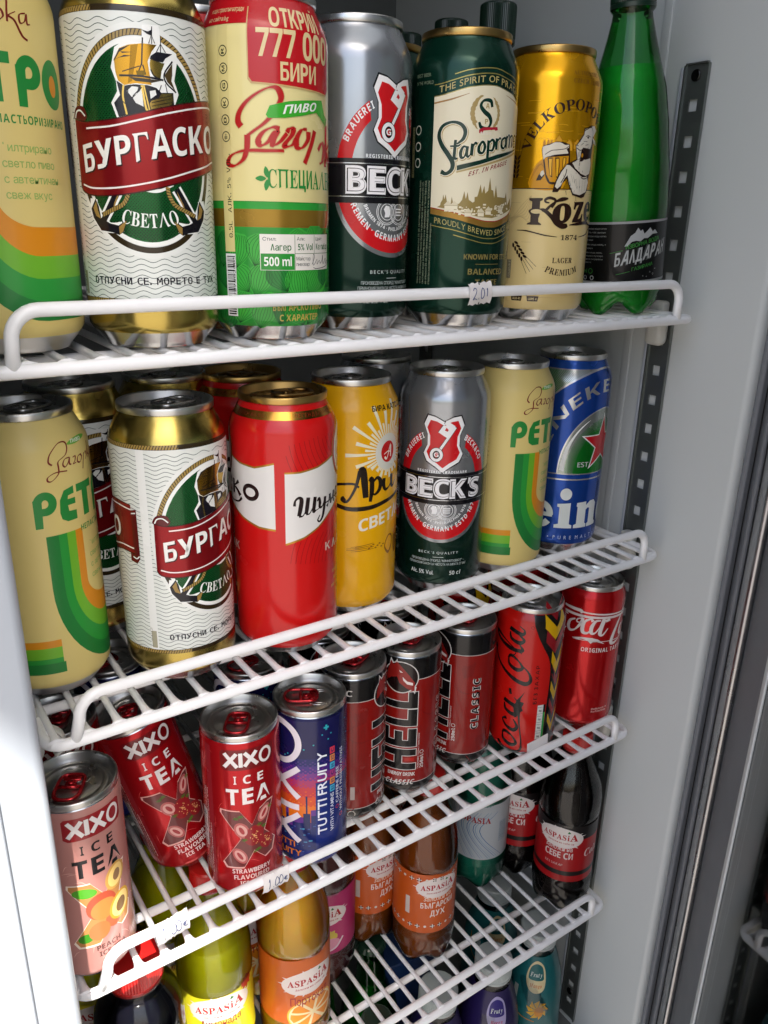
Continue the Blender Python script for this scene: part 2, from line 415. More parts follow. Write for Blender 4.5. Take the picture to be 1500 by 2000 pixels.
# white plastic clips that hold the shelves on the rails
def clip_mesh():
    bm = bmesh.new()
    box(bm, .003, .015, -.009, .009, -.030, -.0085, .0055, 4)
    box(bm, .004, .0148, -.0065, .0065, -.014, .006, .003, 3)
    me = bpy.data.meshes.new('clip'); bm.to_mesh(me); bm.free(); me.materials.append(MAT['clip_plastic'])
    me.polygons.foreach_set('use_smooth', [True] * len(me.polygons)); return me
CL = clip_mesh()
names = ['top shelf', 'second shelf', 'third shelf', 'lowest shelf']
for s in range(4):
    for sd, x, rz in ((1, .4875, 0), (-1, -.0055, math.pi)):
        for y, w in ((.036, 'front'), (.355, 'back')):
            o = bpy.data.objects.new('shelf_clip', CL); col.objects.link(o); o.location = (x, y, ZS[s]); o.rotation_euler = (0, 0, rz)
            tag(o, 'white plastic clip under the %s %s corner of the %s' % ('right' if sd > 0 else 'left', w, names[s]), 'clip', 'plastic shelf clips')
# small curled hook on the left rail under the second shelf
bm = bmesh.new()
tube(bm, arc((0, 0, 0), .0085, 120, -70, 12, ((1, 0, 0), (0, 0, 1))), .0026, 12, rfun=lambda i: (.0045, .0014))
tag(new_obj('shelf_hook', bm, MAT['clip_plastic'], loc=(-.0085, .020, ZS[1] - .012)), 'curled white plastic hook at the left end of the second shelf', 'hook')

# ---------------------------------------------------------------- printed decals wrapped on cans and labels
SEG = 96
def circ(cx, cy, a, b=None, n=40, a0=0, a1=360, rot=0):
    b = a if b is None else b; out = []
    m = n if (a1 - a0) == 360 else n + 1
    for i in range(m):
        t = R(a0 + (a1 - a0) * i / n); x, y = a * math.cos(t), b * math.sin(t)
        out.append((cx + x * math.cos(R(rot)) - y * math.sin(R(rot)), cy + x * math.sin(R(rot)) + y * math.cos(R(rot))))
    return out
def spline(pts, closed=False, n=6):
    P = [Vector(p) for p in pts]; N = len(P)
    if N < 3: return P
    out = []
    rng = range(N) if closed else range(N - 1)
    for i in rng:
        p0 = P[(i - 1) % N] if closed or i > 0 else P[0] * 2 - P[1]
        p1 = P[i]; p2 = P[(i + 1) % N]
        p3 = P[(i + 2) % N] if closed or i + 2 < N else P[-1] * 2 - P[-2]
        for k in range(n):
            t = k / n
            out.append(.5 * ((2 * p1) + (-p0 + p2) * t + (2 * p0 - 5 * p1 + 4 * p2 - p3) * t * t + (-p0 + 3 * p1 - 3 * p2 + p3) * t ** 3))
    if not closed: out.append(P[-1])
    return out
FONTS = {}
def get_font(k):
    if k not in FONTS:
        FONTS[k] = None
        if k == 'mono':
            try: FONTS[k] = bpy.data.fonts.load(os.path.join(bpy.utils.system_resource('DATAFILES', path='fonts'), 'DejaVuSansMono.woff2'))
            except Exception: pass
    return FONTS[k]
MB = {'serif': (0x1D400, 0x1D41A, 0x1D7CE), 'sans': (0x1D5D4, 0x1D5EE, 0x1D7EC), 'ital': (0x1D468, 0x1D482, 0), 'sansital': (0x1D63C, 0x1D656, 0), 'script': (0x1D4D0, 0x1D4EA, 0), 'slab': (0x1D670, 0x1D68A, 0x1D7F6)}
GREEK = {'П': 15, 'Г': 2, 'Л': 10, 'Ф': 20}
CYR = dict(zip('АВЕКМНОРСТХІ', 'ABEKMHOPCTXI'))
_gc = {}
def raw_glyph(ch, font=None, off=0.):
    key = (ch, font, off)
    if key in _gc: return _gc[key]
    t = bpy.data.curves.new('t', 'FONT'); t.body = ch; t.resolution_u = 3; t.offset = off
    f = get_font(font) if font else None
    if f: t.font = f
    o = bpy.data.objects.new('t', t); col.objects.link(o)
    dg = bpy.context.evaluated_depsgraph_get(); dg.update()
    me = o.evaluated_get(dg).to_mesh()
    vs = [(v.co.x, v.co.y) for v in me.vertices]
    tris = [tuple(p.vertices) for p in me.polygons]
    o.evaluated_get(dg).to_mesh_clear(); bpy.data.objects.remove(o); bpy.data.curves.remove(t)
    polys = [[vs[i] for i in q] for q in tris]
    if vs: bb = (min(v[0] for v in vs), max(v[0] for v in vs))
    else: bb = (0, .25)
    _gc[key] = (polys, bb); return _gc[key]
def bars(*rects):
    return [[(a, b), (c, b), (c, d), (a, d)] for a, b, c, d in rects]
def quad(*p): return list(p)
W_ = .17
def custom(ch):
    """bold sans Cyrillic capitals drawn from bars (cap height .7)"""
    w = .135; H = .7
    if ch == 'Б': return bars((0, 0, w, H), (w, H - .115, .42, H), (w, 0, .34, .105), (w, .335, .34, .44)) + ring(.30, .22, .16, .22, w * .95, .115, -90, 90)
    if ch in 'ИЙ':
        q = bars((0, 0, w, H), (.39, 0, .39 + w, H)) + [[(w, .0), (w, .17), (.39, H), (.39, H - .17)]]
        if ch == 'Й': q += ring(.262, .86, .11, .09, .05, .05, 180, 360)
        return q
    if ch == 'У': return [[(0, H), (.15, H), (.33, .27), (.25, .17)], [(.5, H), (.36, H), (.18, .12), (.30, .06)]] + bars((.03, -.0, .2, .11)) + [[(.2, 0), (.27, .03), (.31, .1), (.2, .11)]]
    if ch == 'Д': return bars((0, -.13, .11, .11), (.47, -.13, .58, .11), (.11, 0, .47, .11)) + [[(.09, .11), (.22, .11), (.29, H), (.17, H)], [(.38, .11), (.51, .11), (.51, H), (.38, H)]] + bars((.29, H - .11, .38, H))
    if ch == 'Ц': return bars((0, 0, w, H), (.35, 0, .35 + w, H), (w, 0, .35, .11), (.35 + w, -.13, .60, .11), (.46, -.13, .485, 0))
    if ch == 'Ш': return bars((0, 0, w, H), (.29, 0, .29 + w, H), (.58, 0, .58 + w, H), (w, 0, .29, .11), (.29 + w, 0, .58, .11))
    if ch == 'Ъ': return bars((.0, H - .115, .13, H), (.13, 0, .13 + w, H), (.13 + w, 0, .42, .105), (.13 + w, .315, .42, .42)) + ring(.38, .21, .16, .21, w * .95, .11, -90, 90)
    if ch == 'Ь': return bars((0, 0, w, H), (w, 0, .29, .105), (w, .315, .29, .42)) + ring(.25, .21, .16, .21, w * .95, .11, -90, 90)
    if ch == 'З': return ring(.2, .52, .19, .18, .13, .11, -90, 160) + ring(.2, .19, .21, .2, .13, .11, -160, 90) + bars((.13, .30, .2, .40))
    if ch == 'Л': return [[(.0, 0), (.14, 0), (.30, H), (.2, H)], [(.5, 0), (.37, 0), (.22, H), (.32, H)]]
    return None
def ring(cx, cy, a, b, wx, wy, a0, a1, n=14):
    out = []
    for i in range(n):
        t0, t1 = R(a0 + (a1 - a0) * i / n), R(a0 + (a1 - a0) * (i + 1) / n)
        out.append([(cx + (a - wx) * math.cos(t0), cy + (b - wy) * math.sin(t0)), (cx + a * math.cos(t0), cy + b * math.sin(t0)), (cx + a * math.cos(t1), cy + b * math.sin(t1)), (cx + (a - wx) * math.cos(t1), cy + (b - wy) * math.sin(t1))])
    return out
def glyph(ch, style, off):
    """-> polys in em units (cap height about .7), advance box"""
    if style in MB:
        up, lo, dg = MB[style]
        c = CYR.get(ch, ch)
        if 'A' <= c <= 'Z': return raw_glyph(chr(up + ord(c) - 65), None, off)
        if 'a' <= c <= 'z': return raw_glyph(chr(lo + ord(c) - 97), None, off)
        if '0' <= c <= '9' and dg: return raw_glyph(chr(dg + ord(c) - 48), None, off)
        if style == 'serif' and c in GREEK: return raw_glyph(chr(0x1D6A8 + GREEK[c]), None, off)
        if style in ('sans', 'sansital') and c in 'ПГФ': return raw_glyph(chr((0x1D756 if style == 'sans' else 0x1D790) + GREEK[c]), None, off)
        q = custom(ch)
        if q:
            xs = [p[0] for g in q for p in g]
            return q, (min(xs), max(xs))
        return raw_glyph(ch, None, off + .012)
    return raw_glyph(ch, 'mono' if style == 'mono' else None, off + (.012 if style == 'bold' else 0))
def text_polys(s, style, off=0., track=.07):
    x = 0; out = []
    for ch in s:
        if ch == ' ': x += .28; continue
        polys, (a, b) = glyph(ch, style, off)
        for q in polys: out.append([(px - a + x, py) for px, py in q])
        x += (b - a) + track
    return out, max(x - track, .01)

class Print:
    """collects flat polygons (u along the girth, v up, in mm) and wraps them round a body of revolution"""
    def __init__(s, radius, prof):
        s.r = radius; s.prof = prof; s.items = []; s.n = 0
        s.vcuts = [v for v, r in prof[1:-1]]
    def rad(s, v):
        P = s.prof
        if v <= P[0][0]: return P[0][1]
        for (a, ra), (b, rb) in zip(P, P[1:]):
            if v <= b: return ra + (rb - ra) * (v - a) / (b - a)
        return P[-1][1]
    def add(s, c, polys, lay):
        s.n += 1
        s.items.append((hexc(c), polys, lay * .022 + s.n * .0006))
    def poly(s, c, pts, lay=1, smooth=False, du=0, dv=0):
        if smooth: pts = spline(pts, True, 4)
        pts = [(p[0] + du, p[1] + dv) for p in pts]
        v3 = [Vector((p[0], p[1], 0)) for p in pts]
        s.add(c, [[pts[i] for i in t] for t in tessellate_polygon([v3])], lay)
    def convex(s, c, pts, lay=1): s.add(c, [pts], lay)
    def rect(s, c, u0, u1, v0, v1, lay=1): s.add(c, [[(u0, v0), (u1, v0), (u1, v1), (u0, v1)]], lay)
    def stroke(s, c, w, pts, lay=2, closed=False, smooth=True, pen=None, n=5):
        """ribbon; w one width or a list; pen=(thin,thick,deg) for a broad-nib pen"""
        P = spline(pts, closed, n) if smooth else [Vector(p) for p in pts]
        N = len(P); L = []; Rr = []
        for i, p in enumerate(P):
            if closed: d = P[(i + 1) % N] - P[i - 1]
            else: d = P[min(i + 1, N - 1)] - P[max(i - 1, 0)]
            if d.length < 1e-9: d = Vector((1, 0))
            d.normalize(); nn = Vector((-d.y, d.x))
            if pen: wi = pen[0] + (pen[1] - pen[0]) * abs(math.sin(math.atan2(d.y, d.x) - R(pen[2])))
            elif isinstance(w, (list, tuple)):
                t = i / max(N - 1, 1) * (len(w) - 1); k = min(int(t), len(w) - 2); wi = w[k] + (w[k + 1] - w[k]) * (t - k)
            else: wi = w
            L.append(p + nn * wi / 2); Rr.append(p - nn * wi / 2)
        q = []
        for i in range(N if closed else N - 1):
            j = (i + 1) % N
            q.append([tuple(Rr[i]), tuple(Rr[j]), tuple(L[j]), tuple(L[i])])
        for k, g in enumerate(q): s.items.append((hexc(c), [g], lay * .022 + s.n * .0006 + k * .00005))
        s.n += 1
    def ell(s, c, cx, cy, a, b=None, lay=1, rot=0, n=40): s.add(c, [circ(cx, cy, a, b, n, rot=rot)], lay)
    def ring(s, c, cx, cy, a, b, w, lay=2, a0=0, a1=360, n=56):
        q = []
        for i in range(n):
            t0, t1 = R(a0 + (a1 - a0) * i / n), R(a0 + (a1 - a0) * (i + 1) / n)
            f = lambda t, k: (cx + (a - k) * math.cos(t), cy + (b - k) * math.sin(t))
            q.append([f(t0, w), f(t0, 0), f(t1, 0), f(t1, w)])
        s.add(c, q, lay)
    def text(s, c, st, style, x, y, ax, ay, bx, by, lay=3, off=0., track=.07):
        """baseline starts at (x,y); (ax,ay) spans the whole width, (bx,by) the cap height"""
        polys, W = text_polys(st, style, off, track)
        f = lambda p: (x + ax * p[0] / W + bx * p[1] / .7, y + ay * p[0] / W + by * p[1] / .7)
        s.add(c, [[f(p) for p in q] for q in polys], lay)
    def line(s, c, st, style, x, y, w, h, lay=3, center=False, rot=0, off=0., track=.07):
        ca, sa = math.cos(R(rot)), math.sin(R(rot))
        if w is None:
            _, W = text_polys(st, style, off, track); w = W / .7 * h * .95
        if center: x -= ca * w / 2; y -= sa * w / 2
        s.text(c, st, style, x, y, w * ca, w * sa, -h * sa, h * ca, lay, off, track)
    def arctext(s, c, st, style, cx, cy, rad, a0, a1, h, lay=3, sq=1., off=0., inward=False, track=.07):
        """letters on an arc from angle a0 to a1 (degrees, 90 = top); inward: letters' feet point outwards"""
        polys, W = text_polys(st, style, off, track); out = []
        for q in polys:
            g = []
            mx = sum(p[0] for p in q) / len(q)
            for px, py in q:
                t = R(a0 + (a1 - a0) * px / W); hh = py / .7 * h
                rr = rad - hh if inward else rad + hh
                g.append((cx + rr * math.cos(t), cy + rr * sq * math.sin(t)))
            out.append(g)
        s.add(c, out, lay)
    def build(s, name, mat, parent, zoff=0.):
        du = 2 * math.pi * s.r / SEG; vs = []; fs = []; cols = []
        vlo = s.prof[0][0]; 
        for c, polys, off in s.items:
            for q in polys:
                us = [p[0] for p in q]
                k0 = math.floor(min(us) / du + 1e-6); k1 = math.ceil(max(us) / du - 1e-6)
                if k1 <= k0: k1 = k0 + 1
                if k1 - k0 == 1: pieces = [q]
                else:
                    pieces = []; rest = q
                    for k in range(k0 + 1, k1):
                        a, rest = split(rest, 0, k * du)
                        if a: pieces.append(a)
                        if not rest: break
                    if rest: pieces.append(rest)
                v_lo = min(p[1] for p in q); v_hi = max(p[1] for p in q)
                for vc in s.vcuts:
                    if v_lo < vc - 1e-4 and v_hi > vc + 1e-4:
                        nx = []
                        for g in pieces:
                            a, b = split(g, 1, vc)
                            if a: nx.append(a)
                            if b: nx.append(b)
                        pieces = nx
                for g in pieces:
                    if len(g) < 3: continue
                    area = 0
                    for i in range(len(g)):
                        x0, y0 = g[i]; x1, y1 = g[(i + 1) % len(g)]; area += x0 * y1 - x1 * y0
                    if abs(area) < 1e-5: continue
                    if area < 0: g = g[::-1]
                    ids = []
                    gu = [p[0] for p in g]; kc = math.floor((min(gu) + max(gu)) / 2 / du)
                    t0 = kc * du / s.r - math.pi / 2; t1 = (kc + 1) * du / s.r - math.pi / 2
                    c0, s0, c1, s1 = math.cos(t0), math.sin(t0), math.cos(t1), math.sin(t1)
                    for u, v in g:
                        rr = (s.rad(v) + off + zoff) / 1000; f = u / du - kc
                        vs.append((rr * (c0 + (c1 - c0) * f), rr * (s0 + (s1 - s0) * f), v / 1000)); ids.append(len(vs) - 1)
                    fs.append(ids); cols.append(c)
        me = bpy.data.meshes.new(name); me.from_pydata(vs, [], fs); me.update()
        at = me.color_attributes.new('ink', 'FLOAT_COLOR', 'CORNER')
        buf = []
        for f, c in zip(fs, cols): buf.extend(c * len(f))
        at.data.foreach_set('color', buf)
        # round shading across the flat facets
        me.polygons.foreach_set('use_smooth', [True] * len(me.polygons))
        nr = []
        for x, y, z in vs:
            rr = math.hypot(x, y); v = z * 1000
            sl = (s.rad(v + .4) - s.rad(v - .4)) / .8
            n = Vector((x / rr, y / rr, -sl)).normalized(); nr.append(n)
        me.normals_split_custom_set_from_vertices(nr)
        me.materials.append(mat)
        o = bpy.data.objects.new(name, me); col.objects.link(o); o.parent = parent
        return o
def split(g, ax, val):
    """cut a convex polygon: (part below val, part above val)"""
    lo, hi = [], []; n = len(g)
    for i in range(n):
        p, q = g[i], g[(i + 1) % n]
        a, b = p[ax] - val, q[ax] - val
        if a <= 0: lo.append(p)
        if a >= 0: hi.append(p)
        if a * b < 0:
            t = a / (a - b); m = (p[0] + (q[0] - p[0]) * t, p[1] + (q[1] - p[1]) * t); lo.append(m); hi.append(m)
    return (lo if len(lo) > 2 else None), (hi if len(hi) > 2 else None)

# ---------------------------------------------------------------- cans
SHAPES = {   # radius, height, seam radius, profile of the wall (v, r) in mm
    'tall': (33., 167.6, 27.0, [(1.2, 25.2), (3, 26.6), (5.5, 28.8), (8.5, 31.2), (11, 32.6), (14, 33), (144.5, 33), (147.5, 32.8), (150, 32.2), (153, 31.0), (157, 29.0), (160, 27.4), (162.4, 26.3), (163.6, 26.0)]),
    'slim': (26.5, 135., 25.8, [(1.2, 20.5), (3, 21.8), (6, 24.4), (8.5, 26), (11, 26.5), (126, 26.5), (128.3, 26.2), (130, 25.5), (131.2, 24.9)]),
    'sleek': (29., 146., 26.4, [(1.2, 22.5), (3, 24), (6, 26.8), (9, 28.5), (12, 29), (132, 29), (134.5, 28.6), (137.5, 27.6), (140.5, 26.3), (142, 25.6)]),
}
LIDS = {}
def lid_mesh(kind, mat):
    key = (kind, mat)
    if key in LIDS: return LIDS[key]
    r, H, rs, pr = SHAPES[kind]; T = H
    q = [(pr[-1][1] - .3, T - 4.6), (rs - .2, T - 4.3), (rs, T - 3.6), (rs, T - .9), (rs - .25, T - .25), (rs - .8, T), (rs - 1.4, T - .25), (rs - 1.7, T - 1), (rs - 2.6, T - 4.2), (rs - 3.4, T - 6.3), (rs - 3.9, T - 6.9), (rs - 4.6, T - 6.9), (rs - 5.1, T - 6.3),
         (rs - 5.3, T - 5.0), (rs - 5.8, T - 4.55), (rs - 8.2, T - 4.5), (rs - 8.8, T - 4.9), (rs - 9.4, T - 4.5)]
    q += [(rs * .3, T - 4.5), (0, T - 4.5)]
    vs, fs = lathe([(a / 1000, b / 1000) for a, b in q], 72)
    bm = bmesh.new(); V = [bm.verts.new(v) for v in vs]
    for f in fs: bm.faces.new([V[i] for i in f])
    # raised bead round the opening and the scored mouth
    z = (T - 4.5) / 1000; k = rs / 27
    tube(bm, [(.0065 * k + .0098 * k * math.cos(a), .0098 * k * math.sin(a) * 1.02, z) for a in [2 * math.pi * i / 40 for i in range(40)]], .00042, 6, closed=True)
    tube(bm, [(.0075 * k + .0078 * k * math.cos(a), .0075 * k * math.sin(a), z) for a in [2 * math.pi * i / 36 for i in range(36)]], .00024, 6, closed=True)
    bmesh.ops.recalc_face_normals(bm, faces=bm.faces)
    me = bpy.data.meshes.new('lid'); bm.to_mesh(me); bm.free()
    me.polygons.foreach_set('use_smooth', [True] * len(me.polygons)); me.materials.append(MAT[mat])
    LIDS[key] = me; return me
TABS = {}
def tab_mesh(mat):
    if mat in TABS: return TABS[mat]
    bm = bmesh.new()
    # outer loop of the stay-on tab (a stadium), lying along -x (finger ring) .. +x (nose)
    L = [(.0105, .0), (.0100, .0045), (.0070, .0072), (.0, .0078), (-.0085, .0076), (-.0125, .0052), (-.0138, 0), (-.0125, -.0052), (-.0085, -.0076), (0, -.0078), (.0070, -.0072), (.0100, -.0045)]
    pts = [tuple(p) + (.0016,) for p in spline(L, True, 4)]
    tube(bm, pts, .0012, 8, closed=True)
    # crossbar between the two holes, nose plate with rivet
    tube(bm, [(-.0015, -.0068, .0016), (-.0022, 0, .0018), (-.0015, .0068, .0016)], .0012, 8)
    box(bm, .0045, .0095, -.0055, .0055, .0010, .0021, .0004, 1)
    box(bm, -.0005, .0050, -.0035, .0035, .0006, .0014, .0003, 1)
    n0 = len(bm.verts)
    r = bmesh.ops.create_cone(bm, cap_ends=True, segments=16, radius1=.0022, radius2=.0017, depth=.0016)
    bmesh.ops.translate(bm, vec=(.0022, 0, .0018), verts=r['verts'])
    me = bpy.data.meshes.new('tab'); bm.to_mesh(me); bm.free()
    me.polygons.foreach_set('use_smooth', [True] * len(me.polygons)); me.materials.append(MAT[mat]); TABS[mat] = me
    return me
def body_mesh(kind, bands, mat):
    """bands: list of (v_top, colour) from the bottom up"""
    r, H, rs, pr = SHAPES[kind]
    P = [(12.0, 8.5), (pr[0][1] - 4.2, 3.5), (pr[0][1] - 2.2, .8), (pr[0][1] - 1.1, 0.0), (pr[0][1] - .4, .3)]   # inner dome and foot ring (r, v)
    P = [(0, 9.5)] + P + [(b, a) for a, b in pr]
    vset = [v for v, c in bands[:-1]]
    out = [P[0]]
    for a, b in zip(P, P[1:]):
        if a[0] > 15:
            for v in sorted(vset):
                if a[1] + 1e-3 < v < b[1] - 1e-3: out.append((a[0] + (b[0] - a[0]) * (v - a[1]) / (b[1] - a[1]), v))
        out.append(b)
    vs, fs = lathe([(a / 1000, v / 1000) for a, v in out], SEG, th0=-math.pi / 2)
    me = bpy.data.meshes.new('body'); me.from_pydata(vs, [], fs); me.update()
    at = me.color_attributes.new('ink', 'FLOAT_COLOR', 'CORNER'); buf = []
    metal = hexc('#c4c5c6*')
    for f in fs:
        zc = sum(vs[i][2] for i in f) / len(f) * 1000
        rc = sum(math.hypot(vs[i][0], vs[i][1]) for i in f) / len(f) * 1000
        if rc < pr[0][1] - .5 or zc < 2: c = metal
        else:
            c = hexc(bands[-1][1])
            for v, cc in bands:
                if zc < v: c = hexc(cc); break
        buf.extend(c * len(f))
    at.data.foreach_set('color', buf)
    me.polygons.foreach_set('use_smooth', [True] * len(me.polygons)); me.materials.append(mat)
    return me
PROTO = {}
DESIGNS = {}     # name -> (shape, bands, material, lid material, tab material, draw function)
def can(design, x, y, z, face, label, tab=0., tilt=None, group=None, cat='can'):
    """face: world direction (degrees) in which the middle of the printed design looks"""
    kind, bands, mat, lidm, tabm, draw = DESIGNS[design]
    nm = 'drink_can' if kind != 'tall' else 'beer_can'
    rot = (0, 0, R(face + 90)) if tilt is None else Matrix.LocRotScale(None, (Matrix.Rotation(R(tilt[0]), 3, Vector(tilt[1])) @ Matrix.Rotation(R(face + 90), 3, 'Z')).to_quaternion(), None).to_euler()
    e = empty(nm, (x, y, z), rot); tag(e, label, cat, group)
    if design not in PROTO:
        b = bpy.data.objects.new('can_body', body_mesh(kind, bands, MAT[mat])); col.objects.link(b); b.parent = e
        pr = Print(SHAPES[kind][0], SHAPES[kind][3])
        draw(pr)
        p = pr.build('printed_design', MAT[mat], b) if pr.items else None
        PROTO[design] = (b.data, p.data if p else None)
    else:
        bd, pd = PROTO[design]
        b = bpy.data.objects.new('can_body', bd); col.objects.link(b); b.parent = e
        if pd: p = bpy.data.objects.new('printed_design', pd); col.objects.link(p); p.parent = b
    l = bpy.data.objects.new('lid', lid_mesh(kind, lidm)); col.objects.link(l); l.parent = e
    l.rotation_euler = (0, 0, R(tab - face - 90))
    t = bpy.data.objects.new('pull_tab', tab_mesh(tabm)); col.objects.link(t); t.parent = l
    t.location = (-.0045 * SHAPES[kind][2] / 27, 0, (SHAPES[kind][1] - 4.2) / 1000)
    if kind != 'tall': t.scale = (.94, .94, .94)
    return e

# ---------------------------------------------------------------- bottles
BSH = {   # wall profile (v, r) above the feet, neck top, label band, cap (v0, v1, r), fill level
    'soda': dict(p=[(16, 29.2), (20, 30), (36, 30), (37.5, 29.3), (111, 29.3), (112.5, 30), (128, 29.8), (140, 27.8), (152, 24), (164, 19), (174, 15), (180, 13), (182, 12.6), (183, 14.6), (185, 14.6), (186, 12.6), (196, 12.4)], lab=(42, 110), cap=(186, 200.5, 14.2), fill=166),
    'water': dict(p=[(16, 31.5), (20, 32.2), (24, 32.4), (70, 32.6), (74, 32.8), (105, 31.6), (132, 29.4), (154, 25.6), (171, 20.6), (186, 16.4), (196, 13.9), (200, 13.2), (202, 15), (204, 15), (206, 13), (228, 12.8)], lab=(25, 68), cap=(206, 232, 15.2), fill=168),
    'fruit': dict(p=[(14, 30), (18, 31), (60, 31), (95, 30), (120, 29.5), (140, 27), (158, 22.5), (172, 18), (178, 16.5), (180, 18), (182, 18), (183, 16), (190, 16)], lab=(22, 172), cap=(183, 198, 18.6), fill=160),
    'lemonade': dict(p=[(16, 29.2), (20, 30), (36, 30), (37.5, 29.3), (96, 29.3), (98, 30), (122, 29.6), (136, 26.6), (150, 22), (163, 17), (174, 14), (180, 13), (182, 12.6), (183, 14.6), (185, 14.6), (186, 12.6), (196, 12.4)], lab=(36, 96), cap=(186, 200.5, 14.2), fill=136),
    'juice': dict(p=[(14, 30), (18, 31), (40, 31), (90, 31.5), (118, 31.5), (130, 30), (140, 26), (148, 21), (153, 18.5), (156, 18), (157, 19.5), (159, 19.5), (160, 17.5), (170, 17.5)], lab=(30, 96), cap=(160, 177, 19.2), fill=150),
    'beer': dict(p=[(3, 29.5), (7, 30), (110, 30), (125, 28), (142, 21), (160, 15.5), (180, 13.5), (196, 12.6), (198, 13.4), (204, 13.2)], lab=(30, 100), cap=(203.5, 209, 14.2), fill=165),
}
_bm = {}
def bottle_meshes(shape, wall, drink, capmat):
    S = BSH[shape]; out = {}
    def outer(scale, top, cap_top, inset=0.):
        n = 60; P = [(v, r) for v, r in S['p'] if v < top - .1]
        if top < S['p'][-1][0]:
            a = [q for q in S['p'] if q[0] < top][-1]; b = [q for q in S['p'] if q[0] >= top][0]
            P.append((top, a[1] + (b[1] - a[1]) * (top - a[0]) / (b[0] - a[0])))
        dense = [P[0]]
        for a, b in zip(P, P[1:]):
            m = max(1, int((b[0] - a[0]) / 5))
            for k in range(1, m + 1): dense.append((a[0] + (b[0] - a[0]) * k / m, a[1] + (b[1] - a[1]) * k / m))
        vs = []; fs = []; rings = []
        R0 = P[0][1]; petal = shape in ('soda', 'water')
        base = [(.12, 9.), (.35, 7.), (.55, 3.), (.72, 0), (.86, 1.2), (.95, 5.5), (.99, 10.5)] if petal else [(.3, 4), (.8, 1.0), (.9, 0), (.97, .8), (1, 2.4)]
        vs.append((0, 0, (9.5 if petal else 4.2) / 1000 + inset)); 
        for f, v in base:
            ring_ = []
            for i in range(n):
                a = 2 * math.pi * i / n; c5 = (1 + math.cos(5 * a)) / 2
                if petal:
                    lift = (1 - c5 ** .7) * (12 - v) * .85 if f > .3 else 0
                    vv = v + lift; rr = R0 * (f - (1 - c5) * .05 * (f > .4))
                else: vv, rr = v, R0 * f
                ring_.append(len(vs)); vs.append((rr * scale * math.cos(a) / 1000, rr * scale * math.sin(a) / 1000, vv / 1000 + inset))
            rings.append(ring_)
        for v, r in dense:
            ring_ = []
            for i in range(n):
                a = 2 * math.pi * i / n
                dd = .5 * math.sin(a * 3 + v * .05) * (1 if 106 < v < 150 else .2)
                rr = (r + dd) * scale; ring_.append(len(vs)); vs.append((rr * math.cos(a) / 1000, rr * math.sin(a) / 1000, v / 1000))
            rings.append(ring_)
        for i in range(n): fs.append((0, rings[0][(i + 1) % n], rings[0][i]))
        for A, B in zip(rings, rings[1:]):
            for i in range(n):
                j = (i + 1) % n; fs.append((A[i], A[j], B[j], B[i]))
        if cap_top: fs.append(tuple(rings[-1]))
        return vs, fs
    me = mesh_from('b', *outer(1, 999, False), MAT[wall]); me.polygons.foreach_set('use_smooth', [True] * len(me.polygons)); out['shell'] = me
    if drink:
        me = mesh_from('l', *outer(.975, S['fill'], True, .0008), MAT[drink]); me.polygons.foreach_set('use_smooth', [len(p.vertices) == 4 for p in me.polygons]); out['drink'] = me
    v0, v1, rc = S['cap']
    if shape == 'beer':
        vs, fs = lathe([(rc / 1000 * k, z / 1000) for k, z in ((.9, v0 + .5), (1.02, v0), (1.0, v0 + 1), (.92, v1 - 1.2), (.8, v1), (0, v1 + .2))], 42)
        vs = [(x * (1 + .03 * ((i % 42) % 2)), y * (1 + .03 * ((i % 42) % 2)), z) for i, (x, y, z) in enumerate(vs)]
    else:
        n = 120; vs = []; fs = []; rings = []
        pr = [(rc - .3, v0 - 3.4, 0), (rc + .1, v0 - 3.2, 0), (rc + .1, v0 - .7, 0), (rc - .35, v0 - .4, 0), (rc - .1, v0, 1), (rc, v0 + 1, 1), (rc, v1 - 2.2, 1), (rc - .4, v1 - .8, 0), (rc - 1.4, v1, 0)]
        for r, z, k in pr:
            rings.append(list(range(len(vs), len(vs) + n)))
            for i in range(n):
                rr = r - (.35 if k and i % 2 else 0); a = 2 * math.pi * i / n; vs.append((rr * math.cos(a) / 1000, rr * math.sin(a) / 1000, z / 1000))
        for A, B in zip(rings, rings[1:]):
            for i in range(n): fs.append((A[i], A[(i + 1) % n], B[(i + 1) % n], B[i]))
        fs.append(tuple(rings[-1]))
    out['cap'] = mesh_from('c', vs, fs, MAT[capmat])
    return out
BDES = {}   # name -> (shape, wall, drink, cap, label bands or None, draw)
BPROTO = {}
